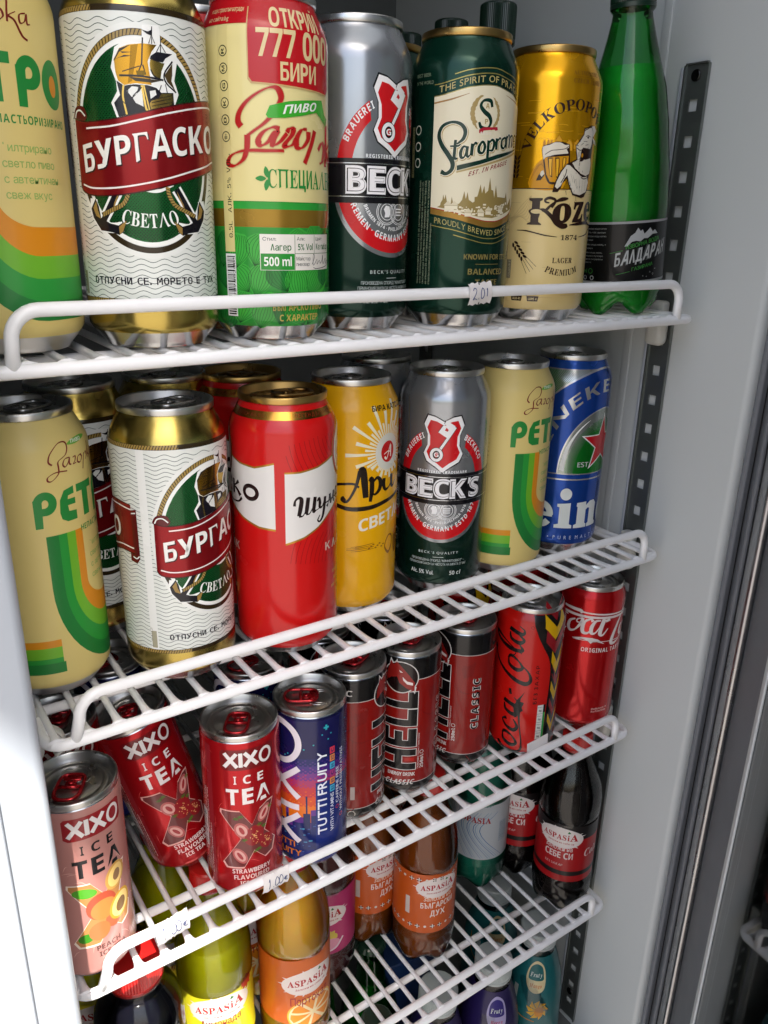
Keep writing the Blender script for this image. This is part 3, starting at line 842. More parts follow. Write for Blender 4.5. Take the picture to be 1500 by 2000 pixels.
def bottle(design, x, y, z, face, label, tilt=None, group=None, cat='bottle', name='soda_bottle'):
    shape, wall, drink, capm, bands, draw = BDES[design]
    S = BSH[shape]
    rot = (0, 0, R(face + 90)) if tilt is None else (Matrix.Rotation(R(tilt[0]), 3, Vector(tilt[1])) @ Matrix.Rotation(R(face + 90), 3, 'Z')).to_euler()
    e = empty(name, (x, y, z), rot); tag(e, label, cat, group)
    if design not in BPROTO:
        ms = bottle_meshes(shape, wall, drink, capm)
        lo, hi = S['lab']
        if bands:
            prof = [(lo, 0)] + [(v, r) for v, r in S['p'] if lo < v < hi] + [(hi, 0)]
            def rad(v):
                for (a, ra), (b, rb) in zip(S['p'], S['p'][1:]):
                    if a <= v <= b: return ra + (rb - ra) * (v - a) / (b - a)
                return S['p'][0][1]
            prof = [(v, rad(v) + .25) for v, _ in prof]
            pr = Print(rad((lo + hi) / 2), prof)
            G = 2 * math.pi * pr.r
            last = lo
            for v, c in bands:
                pr.rect(c, -G / 2, G / 2, last, v, 0); last = v
            draw(pr)
            ms['print'] = pr
        BPROTO[design] = ms
        ms['label'] = None
    ms = BPROTO[design]
    for k, nm in (('drink', 'liquid'), ('shell', 'bottle_wall'), ('cap', 'bottle_cap')):
        if k in ms:
            o = bpy.data.objects.new(nm, ms[k]); col.objects.link(o); o.parent = e
    if 'print' in ms:
        if ms['label'] is None: ms['label'] = ms['print'].build('wrap_label', MAT['film_label'], e).data
        else:
            o = bpy.data.objects.new('wrap_label', ms['label']); col.objects.link(o); o.parent = e
    return e
class Shift:
    """draws on a Print with everything moved round the can by du"""
    def __init__(s, p, du): s.p = p; s.d = du; s.r = p.r
    def add(s, c, polys, lay): s.p.add(c, [[(u + s.d, v) for u, v in q] for q in polys], lay)
    def poly(s, c, pts, lay=1, smooth=False): s.p.poly(c, pts, lay, smooth, du=s.d)
    def stroke(s, c, w, pts, *a, **k): s.p.stroke(c, w, [(q[0] + s.d, q[1]) for q in pts], *a, **k)
for _n in ('rect', 'convex', 'ell', 'ring', 'text', 'line', 'arctext'): setattr(Shift, _n, getattr(Print, _n))
RETRO_A = -139
mk('carton_blue', '#16305c', .5)
mk('nothing', '#888888')
def rope(p, pts, w, lay, closed=False, c0='#2e2412', c1='#a08648', sp=None):
    P = spline(pts, closed, 8)
    p.stroke(c0, w, P, lay, closed=closed, smooth=False)
    L = 0; sp = sp or w * .62; nxt = 0; out = []
    seq = list(P) + ([P[0]] if closed else [])
    for a, b in zip(seq, seq[1:]):
        d = (b - a); l = d.length
        if l < 1e-6: continue
        d = d / l; n = Vector((-d.y, d.x))
        while nxt < L + l:
            c = a + d * (nxt - L); h = w * .43; k = sp * .36
            out.append([tuple(c - n * h - d * (k + h * .45)), tuple(c - n * h + d * (k - h * .45)), tuple(c + n * h + d * (k + h * .45)), tuple(c + n * h - d * (k - h * .45))]); nxt += sp
        L += l
    p.add(c1, out, lay + .4)
def dots(p, c, inside, u0, u1, v0, v1, pitch, size, lay):
    out = []; j = 0; v = v0
    while v < v1:
        u = u0 + (pitch / 2 if j % 2 else 0)
        while u < u1:
            if inside(u, v):
                s = size(u, v)
                if s > .05: out.append([(u - s, v), (u, v - s), (u + s, v), (u, v + s)])
            u += pitch
        v += pitch / 2; j += 1
    p.add(c, out, lay)
def smallprint(p, c, u, v, w, n, h=.9, lh=1.7, lay=3, rot=0, seed=3, words='алк. съставки: вода, малц, хмел произведено и бутилирано по лиценз да се съхранява на сухо място партида', style=None):
    rn = random.Random(seed); wd = words.split(); k = 0
    for i in range(n):
        s = ''
        while len(s) < w / h * 1.25: s += wd[k % len(wd)] + ' '; k += 1
        uu = u + math.sin(R(rot)) * lh * i; vv = v - math.cos(R(rot)) * lh * i
        p.line(c, s[:int(w / h * 1.3)], style, uu, vv, w * (1 if i < n - 1 else .6), h, lay, rot=rot, track=.05)
def barcode(p, u, v, w, h, lay=3, vert=True, bg='#e8e8e8'):
    p.rect(bg, u, u + w, v, v + h, lay); rn = random.Random(5); out = []; t = .8
    L = h if vert else w
    while t < L - .8:
        k = rn.choice((.25, .5, .75))
        out.append([(u + .8, v + t), (u + w - .8, v + t), (u + w - .8, v + t + k), (u + .8, v + t + k)] if vert else [(u + t, v + .8), (u + t + k, v + .8), (u + t + k, v + h - .8), (u + t, v + h - .8)]); t += k + rn.choice((.3, .5, .8))
    p.add('#15151a', out, lay + 1)
METAL = '#c4c5c6*'

# ---- sailing ship can
def d_ship(p):
    G = 2 * math.pi * 33
    A, B_ = 23.2, 147.8
    p.rect('#e2e6e0', -G / 2, G / 2, A, B_, 0)
    v = 25.5
    while v < 145:
        out = []; n = 150; prev = None
        for i in range(n + 1):
            u = -G / 2 + G * i / n; vv = v + .85 * math.sin(2 * math.pi * 19 * i / n)
            if prev: out.append([(prev[0], prev[1] - .16), (u, vv - .16), (u, vv + .16), (prev[0], prev[1] + .16)])
            prev = (u, vv)
        p.add('#52645c', out, 1); v += 2.45
    rope(p, [(-G / 2 + G * i / 60, 147.6) for i in range(61)], 2.6, 2); rope(p, [(-G / 2 + G * i / 60, 23.6) for i in range(61)], 2.4, 2)
    for rep in (0, G / 2):
        q = Shift(p, rep)
        q.rect('#eceeea', -40.5, -35.8, 24.8, 146.3, 2)
        q.poly('#e8ebe6', circ(3, 93, 38.3, 49.5), 2)
        rope(q, circ(3, 93, 34.8, 45.6, 56), 2.7, 3, closed=True)
        q.ell('#f2f4f0', 3, 93, 33.2, 43.8, lay=4, n=56); q.ell('#135c2a+', 3, 93, 31.6, 42.0, lay=5, n=56)
        dots(q, '#06240f', lambda u, v: ((u - 3) / 31) ** 2 + ((v - 93) / 41.4) ** 2 < 1, -29, 35, 51, 135, 1.5, lambda u, v: .18 + .42 * min(1, max(abs(u - 3) / 36, (88 - v) / 45, 0)), 6)
        # the ship
        q.poly('#f2f4f0', [ (-7.1, 132.2), (-0.8, 136.2), (4.9, 136.6), (5.3, 141.5), (12.6, 142), (13, 135.6), (20.4, 131.9), (20.6, 128.8), (18.5, 120.7), (20.4, 115.3), (17.9, 110.2), (17.7, 108.2), (-8.4, 104.1), (-10.5, 110.2), (-7.4, 114.9), (-7.5, 118.8), (-9.4, 124.2)], 6)
        q.poly('#b8862c*', [(-7.7, 127.6), (-5, 131.9), (-1.1, 133.4), (4.8, 134.3), (11.1, 134.2), (8.7, 131.3), (6.7, 127.3), (7.2, 122.7), (7.7, 118.1), (1, 118.4), (-4.2, 117.4), (-6.6, 119.2), (-7.5, 122.7)], 7)
        q.poly('#8a6420*', [(-0.1, 133.2), (3.1, 134), (1.7, 127.7), (-0.6, 119.1), (-2.4, 118.2), (-1, 126.7)], 7)
        q.poly('#15131c', [(-8, 126.9), (-5, 131.7), (0.2, 133.6), (-5.1, 130.4), (-7.3, 127.3)], 8); q.poly('#15131c', [(-7.7, 127.3), (-3.1, 129.3), (0.2, 129.1), (-4.9, 128.3)], 8); q.poly('#15131c', [(-4.7, 130.6), (0.7, 130.6), (-3.9, 130)], 8)
        q.poly('#b99848*', [(7.5, 126.6), (8.1, 128.9), (12.8, 127.3), (14.2, 127.3), (12.6, 124), (11.8, 120.4), (8.9, 121.7), (7.7, 123.9)], 8)
        q.poly('#16141c', [(8.2, 129.7), (10.9, 131.5), (18.3, 131.4), (14.8, 129.3), (13.5, 127.6), (10.6, 127.6), (7.7, 128.5)], 9)
        q.poly('#4a3a1c', [(13.8, 122.5), (18, 127.7), (17.6, 123), (17, 120.5), (18.7, 116.7), (15, 119.9)], 9)
        q.stroke('#16141c', .7, [(18.1, 128.5), (13.9, 123.3), (14.5, 119.5), (19.1, 116)], 9); q.stroke('#16141c', .55, [(7.8, 124.3), (9.3, 121.7), (12.7, 120.5)], 9)
        q.poly('#15131c', [(-7.4, 119.2), (-4.2, 117.2), (0.1, 117.9), (6, 117.9), (9.8, 117.1), (11.9, 115.3), (17.6, 115.8), (17.7, 110.2), (6.5, 107.7), (-7.5, 104.5), (-9.2, 110.2), (-6.2, 113.4)], 7)
        for w_ in ([(-3.1, 115.1), (-0.8, 117.1), (1.9, 116.9), (1, 114.1), (-1.2, 112.8)], [(-0.8, 112.4), (2.4, 115.3), (3.3, 116.6), (3.6, 109.1), (0.3, 110.5)], [(6.7, 115.6), (9.3, 116.2), (9.6, 114.3), (6.9, 112.5)]): q.poly('#e8ebe6', w_, 8)
        q.stroke('#c8a85a*', .8, [(-4.4, 117.4), (-5, 112.7), (-3.9, 105.6)], 9); q.stroke('#c8a85a*', .9, [(3.4, 117.7), (4.5, 109.2), (5.2, 107.6)], 9); q.stroke('#c8a85a*', .6, [(4.3, 117.8), (6.1, 107.7)], 9)
        q.poly('#a88a48*', [(7.2, 111.7), (10.4, 112.8), (11.9, 114.9), (17.1, 115.4), (17.3, 112.6), (16.2, 110.1), (10.5, 109), (6.9, 107.7), (6.3, 110.5)], 9)
        q.stroke('#241c10', .35, [(7.3, 112.1), (17, 114.6)], 10, smooth=False); q.stroke('#241c10', .35, [(7.2, 110.9), (16.9, 113.4)], 10, smooth=False); q.stroke('#241c10', .35, [(7.1, 109.5), (16.8, 111.9)], 10, smooth=False); q.stroke('#241c10', .35, [(6.9, 108.1), (16.7, 110.5)], 10, smooth=False)
        q.stroke('#15131c', .6, [(5.2, 136.6), (4.1, 126.3), (2.1, 122.3), (5.5, 122.2), (4.5, 125.9)], 10, smooth=False); q.poly('#6a5424*', [(1.4, 123.4), (5.4, 123.7), (5.3, 122.1), (3.7, 121.1), (1.7, 121.7)], 10)
        q.stroke('#15131c', .8, [(-5.9, 121.2), (3.7, 121.3), (13.2, 120.5)], 10); q.poly('#3a2c14', [(-1.8, 120.8), (12.3, 120.2), (7.8, 119), (1, 119.2)], 10)
        for ln in ([(9.5, 141.2), (9, 134.4)], [(7.7, 134.4), (9.1, 138.1), (10.3, 134.7)], [(13.1, 137.5), (12.7, 131.3)], [(10.9, 131.5), (12.9, 134.8), (15, 131.6)], [(-4.5, 122.8), (3.2, 125.3)], [(-2.5, 117.4), (-2.8, 113.9)], [(3.4, 117), (-0.7, 113.2)], [(12.1, 118.4), (10.5, 114.7)], [(14, 119), (14.7, 115.5)], [(-5.9, 116.5), (-5.6, 111.1), (-0.8, 107.3)]): q.stroke('#15131c', .38, ln, 10, smooth=False)
        q.poly('#15131c', [(5, 139.6), (7.6, 139.1), (9.4, 139.9), (9.2, 137.6), (7.2, 138.1)], 10)
        # anchors
        for sgn in (0, 1):
            f = (lambda pts: pts) if not sgn else (lambda pts: [(6.2 - a, b) for a, b in pts])
            q.stroke('#f2f4f0', 5.2, f([ (-10, 74.9), (-15.4, 66.5), (-20.6, 59.1)]), 7); q.stroke('#f2f4f0', 4.6, f([(-24.6, 69.9), (-24.9, 63.9), (-20.9, 58.3), (-14.9, 57.2), (-9.9, 57.8)]), 7)
            q.stroke('#14121a', 3.0, f([(-10, 74.9), (-15.4, 66.5), (-20.6, 59.1)]), 8, smooth=False)
            q.poly('#14121a', f([(-23.4, 70), (-21.8, 66.4), (-21.1, 61.6), (-16.2, 59.2), (-12, 58.3), (-7.8, 61), (-9.6, 55.7), (-12, 54.1), (-15.2, 55.2), (-21.5, 55.9), (-25.9, 61.5), (-26.9, 65.5)]), 8)
            q.poly('#9a7c40', f([(-23.2, 68.8), (-22.6, 64.8), (-21.1, 61.1), (-23.9, 62.3), (-25.5, 65.9)]), 9); q.poly('#9a7c40', f([(-11.9, 57.7), (-7.9, 60.6), (-10, 55.7), (-11.7, 54.5)]), 9); q.poly('#9a7c40', f([(-14.1, 64.9), (-11, 70.9), (-10.1, 74.1), (-13.3, 68.1)]), 9)
            rope(q, f([(-5.7, 75.3), (-6.4, 71.8), (-8.9, 67.8), (-14.1, 65.3), (-20.1, 62.8)]), 2.1, 9)
        q.stroke('#f2f4f0', 2.0, [(-1.6, 75.8), (2.4, 74.4), (7.7, 74.2), (14.5, 77.2)], 7); rope(q, [(2.2, 77.3), (5, 76.2), (8.7, 76.2), (13.2, 78.3)], 2.6, 8)
        q.arctext('#eef0ec', 'СВЕТЛО', 'serif', 3.2, 98, 40.5, 250, 290, 6.4, 8, inward=True)
        # banner
        q.poly('#5a1014', [(-33.5, 106), (-31, 109), (-26, 109), (-24, 105.5), (-26, 103), (-33, 104)], 11, smooth=True)
        q.poly('#5a1014', [(54, 110), (60.6, 111.6), (60.8, 82), (58.5, 78.6), (54, 80)], 11); q.stroke('#f0f0ec', .7, [(56, 108.6), (60, 109.4)], 11.5); q.stroke('#f0f0ec', .7, [(56, 82.6), (58.4, 81.8), (60.4, 83.4)], 11.5)
        top = [(-33, 104.2), (-25, 102.6), (-12, 103.4), (0, 106), (14, 109.8), (28, 113), (38, 114.6), (47, 115.0), (57, 113.8)]
        bot = [(57, 84.6), (47, 85.2), (36, 82.6), (24, 79.6), (12, 76.2), (0, 73.4), (-12, 71.6), (-24, 71.4), (-31, 73.0), (-33.2, 76)]
        q.poly('#8e141b+', spline(top, False, 4) + spline(bot, False, 4), 12)
        q.stroke('#f0f0ec', .75, [(a, b - 2.7) for a, b in top[1:]], 13); q.stroke('#f0f0ec', .75, [(a, b + 3.2) for a, b in bot[:-1]], 13)
        q.stroke('#3c080c', .5, top, 13); q.stroke('#3c080c', .6, bot, 13)
        q.stroke('#f0f0ec', .7, [(-32.5, 104.5), (-31, 107), (-28, 107.4), (-25, 105)], 13)
        for t, cc, dx, dy in ((13, '#2c0608', .55, -.6), (14, '#f0f0ea', 0, 0)):
            for i, (ch, u0, u1, vb) in enumerate((('Б', -28.3, -21.5, 81.2), ('У', -20.6, -11.6, 82.6), ('Р', -10.4, -3.2, 84.4), ('Г', -2.0, 4.8, 86.0), ('А', 5.4, 15.0, 87.4), ('С', 15.8, 23.4, 89.0), ('К', 25.0, 34.6, 90.4), ('О', 36.2, 46.6, 91.2))):
                q.text(cc, ch, 'sans' if ch in 'БУ' else 'serif' if ch in 'Г' else 'sans', u0 + dx, vb + dy, u1 - u0, (u1 - u0) * .17, -.3, 11.8, t)
        q.line('#1a1a26', 'ОТПУСНИ СЕ. МОРЕТО Е ТУК', 'mono', -29, 31.6, 68, 4.3, 6, off=.012)
        q.line('#7a7c72', 'L 04:12', 'mono', -39.2, 27, 12, 1.6, 6, rot=90)
        q.rect('#a8a48c', -39.8, -36.6, 26, 37, 5)
DESIGNS['ship'] = ('tall', [(8, METAL), (23.4, '#b8a255*'), (147.8, '#e2e6e0'), (200, '#c2aa58*')], 'can_print', 'aluminium', 'silver_tab', d_ship)

# ---- cream retro can
def d_retro(p):
    G = 2 * math.pi * 33; H = G / 2
    for rep in (0, ):
        q = Shift(p, rep)
        cols = (('#1f7a34', 0, 5.6), ('#2a9838', 5.6, 8.2), ('#74b82c', 8.2, 14.0), ('#e0921c', 14.0, 17.8))
        # stripes: straight bars coming down, then sweeping to the right round the can
        vb = 18.0
        for c_, a, b in cols:
            va, vbb = vb + a * 1.18, vb + b * 1.18; R0 = 17.8
            q.rect(c_, -H, 2 if a < .1 else 1, va, vbb, 2)
        w = 5.9; edges = [0, 6.6, 11.4, 16.6, 21.6]
        cc = ('#1e7d35', '#2a9a3a', '#72b82c', '#e08f1a')
        bandv = [15.5, 24.5, 34.5, 44.5, 57.0]
        for k in range(4):
            u0, u1 = edges[k], edges[k + 1]; v0, v1 = bandv[k], bandv[k + 1]
            out = [(u0, 101), (u0, 42 + 6)]; rr0 = 44 - u0
            o1 = [(u0, 101)]; o2 = [(u1, 101)]
            cx = 38
            for i in range(13):
                t = R(180 + 90 * i / 12)
                o1.append((cx + (cx - u0) * math.cos(t), 70 + (70 - v0) * math.sin(t)))
                o2.append((cx + (cx - u1) * math.cos(t), 70 + (70 - v1) * math.sin(t)))
            o1.append((G - H - .01, v0)); o2.append((G - H - .01, v1))
            polys = [[o1[i], o1[i + 1], o2[i + 1], o2[i]] for i in range(len(o1) - 1)]
            q.add(cc[k], polys, 3)
        # lettering
        lt = [(-4.2, 'Р'), (9.2, 'Е'), (22, 'Т'), (35, 'Р'), (50, 'О')]
        g = '#23893a'
        def P_(u):
            q.add(g, [[(u, 106), (u + 3.9, 106), (u + 4.6, 123), (u, 122)]], 4)
            q.ring(g, u + 6.1, 119.6, 6.1, 6.6, 4.4, 4, -90, 180)
            q.rect(g, u + 3.4, u + 6.2, 113, 117.2, 4)
        P_(-4.4)
        q.poly(g, [(9, 113), (9.6, 120), (12.4, 125), (18.5, 126.4), (18.5, 122.2), (14.6, 121.6), (14.2, 119.6), (19, 119.6), (19, 116.2), (14, 116.2), (14.4, 112.8), (19.2, 112.4), (19.2, 107.2), (13, 107.2), (9.8, 109.2)], 4)
        q.rect(g, 20.4, 34, 122, 126.4, 4); q.rect(g, 24.6, 29.8, 107.2, 122, 4)
        P_(36.2)
        q.ell(g, 56.2, 116.6, 7.2, 10.0, lay=4); q.ell('#e08f1a', 56.2, 116.0, 2.6, 4.4, lay=5)
        q.line('#2a8a3c', 'НЕПАСТЬОРИЗИРАНО', 'sans', 21, 99.2, 42, 3.3, 4, track=.16)
        for i, s in enumerate(('филтрирано', 'светло пиво', 'с автентичен', 'свеж вкус')): q.line('#8cb45c', s, None, 26, 88 - i * 6.4, None, 3.3, 4)
        # script word and brush mark
        sc_ = [(9.4, 141.5), (7.2, 141), (5, 137), (4.4, 131.6), (6, 130.2)]
        r_ = '#7a2016'; pen = (.35, 1.0, 30)
        z = lambda pts, **k: q.stroke(r_, 1, [(a * 1.22 + 5, (b - 142) * 1.06 + 141) for a, b in pts], 4, pen=pen, **k)
        z([(2.2, 141), (.8, 143), (2, 147), (6, 151), (9.6, 151.4), (10.4, 149), (9, 145), (5.2, 142.4), (5.0, 139), (4.6, 136), (1.4, 133), (-.4, 133.4), (0, 135.4), (3.6, 137.0), (9, 136.6)])
        z([(11, 143.2), (8.4, 142.8), (7.2, 140.2), (8.4, 138.8), (10.2, 141), (11, 143), (10.6, 140), (11.6, 139.2)])
        z([(12.8, 142.6), (14.4, 142.8), (14, 140.6), (12.8, 139.2), (14.6, 139.4)]); z([(18.6, 142.8), (16.2, 142), (15.6, 139.6), (17.4, 138.8), (19, 141), (18, 142.8)])
        z([(21.2, 142.6), (20.2, 139.4), (19.0, 134.6)]); z([(20.8, 141.4), (22.8, 142.8), (23.6, 140.6), (22, 138.8)]); z([(25.6, 147.6), (25.0, 143), (24.8, 138.8)]); z([(28, 142.8), (25.4, 141), (27.4, 139.6), (29.6, 134.8), (31.6, 133.4)])
        z([(31.8, 143), (29.4, 142), (29.4, 139.2), (31.2, 140), (32.2, 142.6), (32.2, 139.4), (33.4, 139.4)])
        q.poly('#6cb43c', [(18, 149.2), (22, 151.2), (30, 152), (35, 151), (31, 149.6), (24, 148.6)], 4, smooth=True); q.line('#f0f4e8', 'ПИВО', 'sansital', 21, 149.3, 9, 1.9, 5)
        smallprint(q, '#9a7c50', -60, 120, 40, 9, 1.2, 3.2)
DESIGNS['retro'] = ('tall', [(8, METAL), (200, '#e2cd80')], 'can_print_satin', 'aluminium', 'silver_tab', d_retro)

# ---- cream and green special can
def d_special(p):
    G = 2 * math.pi * 33; H = G / 2
    gr = '#2b8f34'
    p.rect(gr, -H, H, 8, 71, 1); p.rect('#9c7b2c+', -H, H, 58.5, 67.2, 2)
    for u0 in (-H, H / 3):
        pass
    # hop cones drawn in dark line work
    rn = random.Random(4)
    for i in range(26):
        cu, cv = -42 + (i % 9) * 10.5 + rn.uniform(-2, 2), 15 + (i // 9) * 17 + rn.uniform(-3, 3)
        a, b = rn.uniform(6.5, 8.5), rn.uniform(7, 9); rot = rn.uniform(-35, 35)
        p.poly('#3aa53c' if i % 3 else '#1f7a30', [(cu + x * math.cos(R(rot)) - y * math.sin(R(rot)), cv + x * math.sin(R(rot)) + y * math.cos(R(rot))) for x, y in ((0, -b), (a * .8, -b * .3), (a, b * .4), (a * .5, b), (0, b * 1.05), (-a * .5, b), (-a, b * .4), (-a * .8, -b * .3))], 2.0 - .0, smooth=True)
        for k in range(-4, 5):
            t = k / 4.5
            pts = [(0, -b), (t * a * .9, -b * .2), (t * a * 1.0, b * .35), (t * a * .55, b * .95)]
            p.stroke('#0e4d1c', .22, [(cu + x * math.cos(R(rot)) - y * math.sin(R(rot)), cv + x * math.sin(R(rot)) + y * math.cos(R(rot))) for x, y in pts], 2.3, n=3)
    p.rect('#9c7b2c+', -H, H, 59.5, 67.2, 3); p.rect('#2b9a38', -H, H, 67.2, 70.5, 3)
    p.poly('#46b83e', [(-20, 19), (-6, 20), (8, 22), (18, 26), (22, 31), (16, 27), (6, 24.6), (-8, 24), (-18, 26)], 3, smooth=True)
    p.line('#c8b45c', 'БЪЛГАРСКО ПИВО', 'sans', 0, 16.4, 31, 3.4, 4, center=True); p.line('#c8b45c', 'С ХАРАКТЕР', 'sans', 0, 10.9, 24, 3.4, 4, center=True)
    # info table
    p.rect('#e8e4dc', -21.5, 24, 37.2, 55.2, 4); p.rect(gr, -21.2, -3.2, 37.4, 45.6, 5)
    for a, b, c_, d in ((-3.1, -2.8, 37.4, 55), (9.6, 9.9, 45.9, 55), (-3, 24, 45.5, 45.8)): p.rect('#5c7a50', a, b, c_, d, 5)
    p.line('#2a3a2a', 'Стил:', None, -20, 52, 7, 1.7, 6); p.line('#2a6a34', 'Лагер', 'sans', -16, 47.2, 11, 3.2, 6)
    p.line('#2a3a2a', 'Алк:', None, -1.8, 52.2, 5, 1.7, 6); p.line('#2a6a34', '5% Vol', 'sans', -1.2, 47.4, 9.8, 3.1, 6)
    p.line('#2a3a2a', 'Цвят:', None, 10.8, 52.2, 6, 1.7, 6); p.line('#2a6a34', 'Кехлибар', 'sans', 11, 47.6, 12, 3, 6)
    p.line('#eef0e8', '500 ml', 'sans', -19.5, 39.4, 14.6, 4.4, 6); p.line('#20302a', 'Майстор', None, -2.2, 42.2, 9, 1.8, 6); p.line('#20302a', 'пивовар:', None, -2.2, 39.4, 8.6, 1.8, 6)
    p.stroke('#20262a', .3, [(8, 40), (10, 44), (9, 45), (9, 39.6), (12, 42.6), (12, 40), (14, 42), (15, 40.4), (17, 42.4), (17.4, 44.6), (18, 40), (21, 43), (21, 40), (23, 42), (22, 39), (12, 37.8), (9, 38.4)], 6)
    # script word
    pen = (.55, 3.1, 20)
    def z(pts, w=1.0, c_='#b01c1c'):
        p.stroke('#c8a070', 1, pts, 4, pen=(1.3, 3.7, 20)); p.stroke(c_, 1, pts, 5, pen=pen)
    z([(-29.2, 105.4), (-30.7, 107.8), (-29.9, 111.8), (-26.1, 116.5), (-20.4, 120.5), (-14.4, 123.1), (-10.7, 122.8), (-8.9, 119.4), (-10.2, 115.7), (-13.3, 111.2), (-17.8, 106.9), (-22.4, 103.8), (-26.2, 101.3)])
    z([(-26.1, 101.7), (-26.3, 97.2), (-26.8, 94.5), (-28.8, 90.3), (-33.6, 87.5), (-37.2, 88.5), (-35.6, 92), (-30.3, 94.1), (-24.3, 94.7), (-16.7, 94.7), (-7.9, 95)])
    z([(-10, 104.9), (-13.4, 105.4), (-18, 103.2), (-20.7, 99.4), (-19.3, 97), (-15.8, 98.8), (-12.7, 103), (-11.2, 103.5), (-13.2, 99.6), (-13.3, 97.2), (-9.8, 99.1), (-6.2, 103)])
    z([(-6.2, 103.4), (-4.9, 105.2), (-2.9, 105), (-3.8, 102.2), (-7.1, 98.5), (-7.1, 96.8), (-3.4, 98), (-1.3, 100.9)])
    z([(5.3, 105.6), (1.9, 105), (-0.8, 101.3), (-0.9, 97.1), (2.3, 97), (5.8, 100.8), (6.3, 104.6)])
    z([(10.8, 105.4), (8.4, 99.2), (3.6, 89.6)]); z([(13.6, 96.5), (17, 100), (19.5, 98), (18, 92), (15, 90)])
    z([(23, 109), (22, 97), (21.5, 89)]); z([(28, 100), (23, 96.4), (28, 91), (33, 84), (38, 83)]); z([(36, 98.5), (31, 95), (31, 90.5), (35, 93), (37, 98), (36.5, 91), (39, 91.5)])
    p.poly('#3aa82c', [(-16.6, 111), (-14.7, 115.1), (-10.1, 116.3), (-4.7, 117.6), (2.2, 118.5), (17.3, 120.1), (20.2, 113.6), (24, 112), (22, 108), (12.2, 113.9), (2, 111.5), (-6.8, 110), (-15.5, 109.5)], 6)
    p.text('#eef2ea', 'ПИВО', 'sansital', -8.2, 111.6, 20.1, 3, 0.5, 3.9, 7)
    p.text('#23893a', 'СПЕЦИАЛНО', 'serif', -22.7, 78, 30.3, -0.8, 0.2, 6.2, 5) if False else p.text('#23893a', 'СПЕЦИАЛНО', 'serif', -16.5, 77.6, 48, 0, 0, 8.8, 5)
    for a in (100, 180, 260): p.poly('#23893a', [(-16.5 + 3.4 * math.cos(R(a)) + x * math.cos(R(a)) - y * math.sin(R(a)), 81.8 + 3.0 * math.sin(R(a)) + x * math.sin(R(a)) + y * math.cos(R(a))) for x, y in ((-2.6, 0), (0, 1.3), (2.8, 0), (0, -1.3))], 5, smooth=True)
    # prize banner on the shoulder
    p.rect('#b8141c', -H, H, 150.5, 163, 3)
    for a, b in ((-24.5, 25),):
        p.poly('#c8a870', [(a - .6, 158), (a - .6, 126.4), (a + 1, 124.6), (b - 3, 122.4), (b, 124.4), (b + .8, 127), (b + .8, 158)], 4); p.poly('#b8141c', [(a, 162), (a, 127.4), (a + 1.6, 125.4), (b - 3, 123.2), (b - .4, 125), (b, 128), (b, 162)], 5)
    p.line('#e0cc98', 'ОТКРИЙ', 'sans', 1, 149.4, 30, 8.6, 7, center=True); p.line('#e0cc98', '777 000', 'sansital' if False else 'sans', 1, 136.4, 43, 12, 7, center=True, track=.03); p.line('#e0cc98', 'БИРИ', 'sans', 1.5, 126.4, 21, 8.2, 7, center=True)
    p.line('#e0cc98', 'и още страхотни награди', None, -49, 156, 22, 2.2, 7); p.line('#e0cc98', 'на сайта.bg', None, -49, 152, 14, 2.0, 7)
    # side strip
    p.rect('#d9cc8c', -41.5, -35.2, 46, 150, 4); p.line('#20281c', '0.5L  АЛК. 5% VOL.', 'mono', -36.2, 53, 40, 3.1, 6, rot=90)
    for i in range(6): p.ring('#20281c', -38, 101 + i * 7.6, 2.5, 2.5, .45, 6, n=20); p.line('#20281c', ('18+', 'D', 'K', 'G', 'M', 'R')[i], 'sans', -37.2, 99.6 + i * 7.6, 2.6, 1.7, 6, rot=90)
    barcode(p, -41.5, 13, 6.5, 32, 5); p.line('#20281c', '3800227402885', 'mono', -35.4, 14, 30, 1.9, 7, rot=90)
DESIGNS['special'] = ('tall', [(8, METAL), (70.5, '#2b8f34'), (150.5, '#e2d696'), (163.6, '#b8141c'), (200, METAL)], 'can_print', 'aluminium', 'silver_tab', d_special)

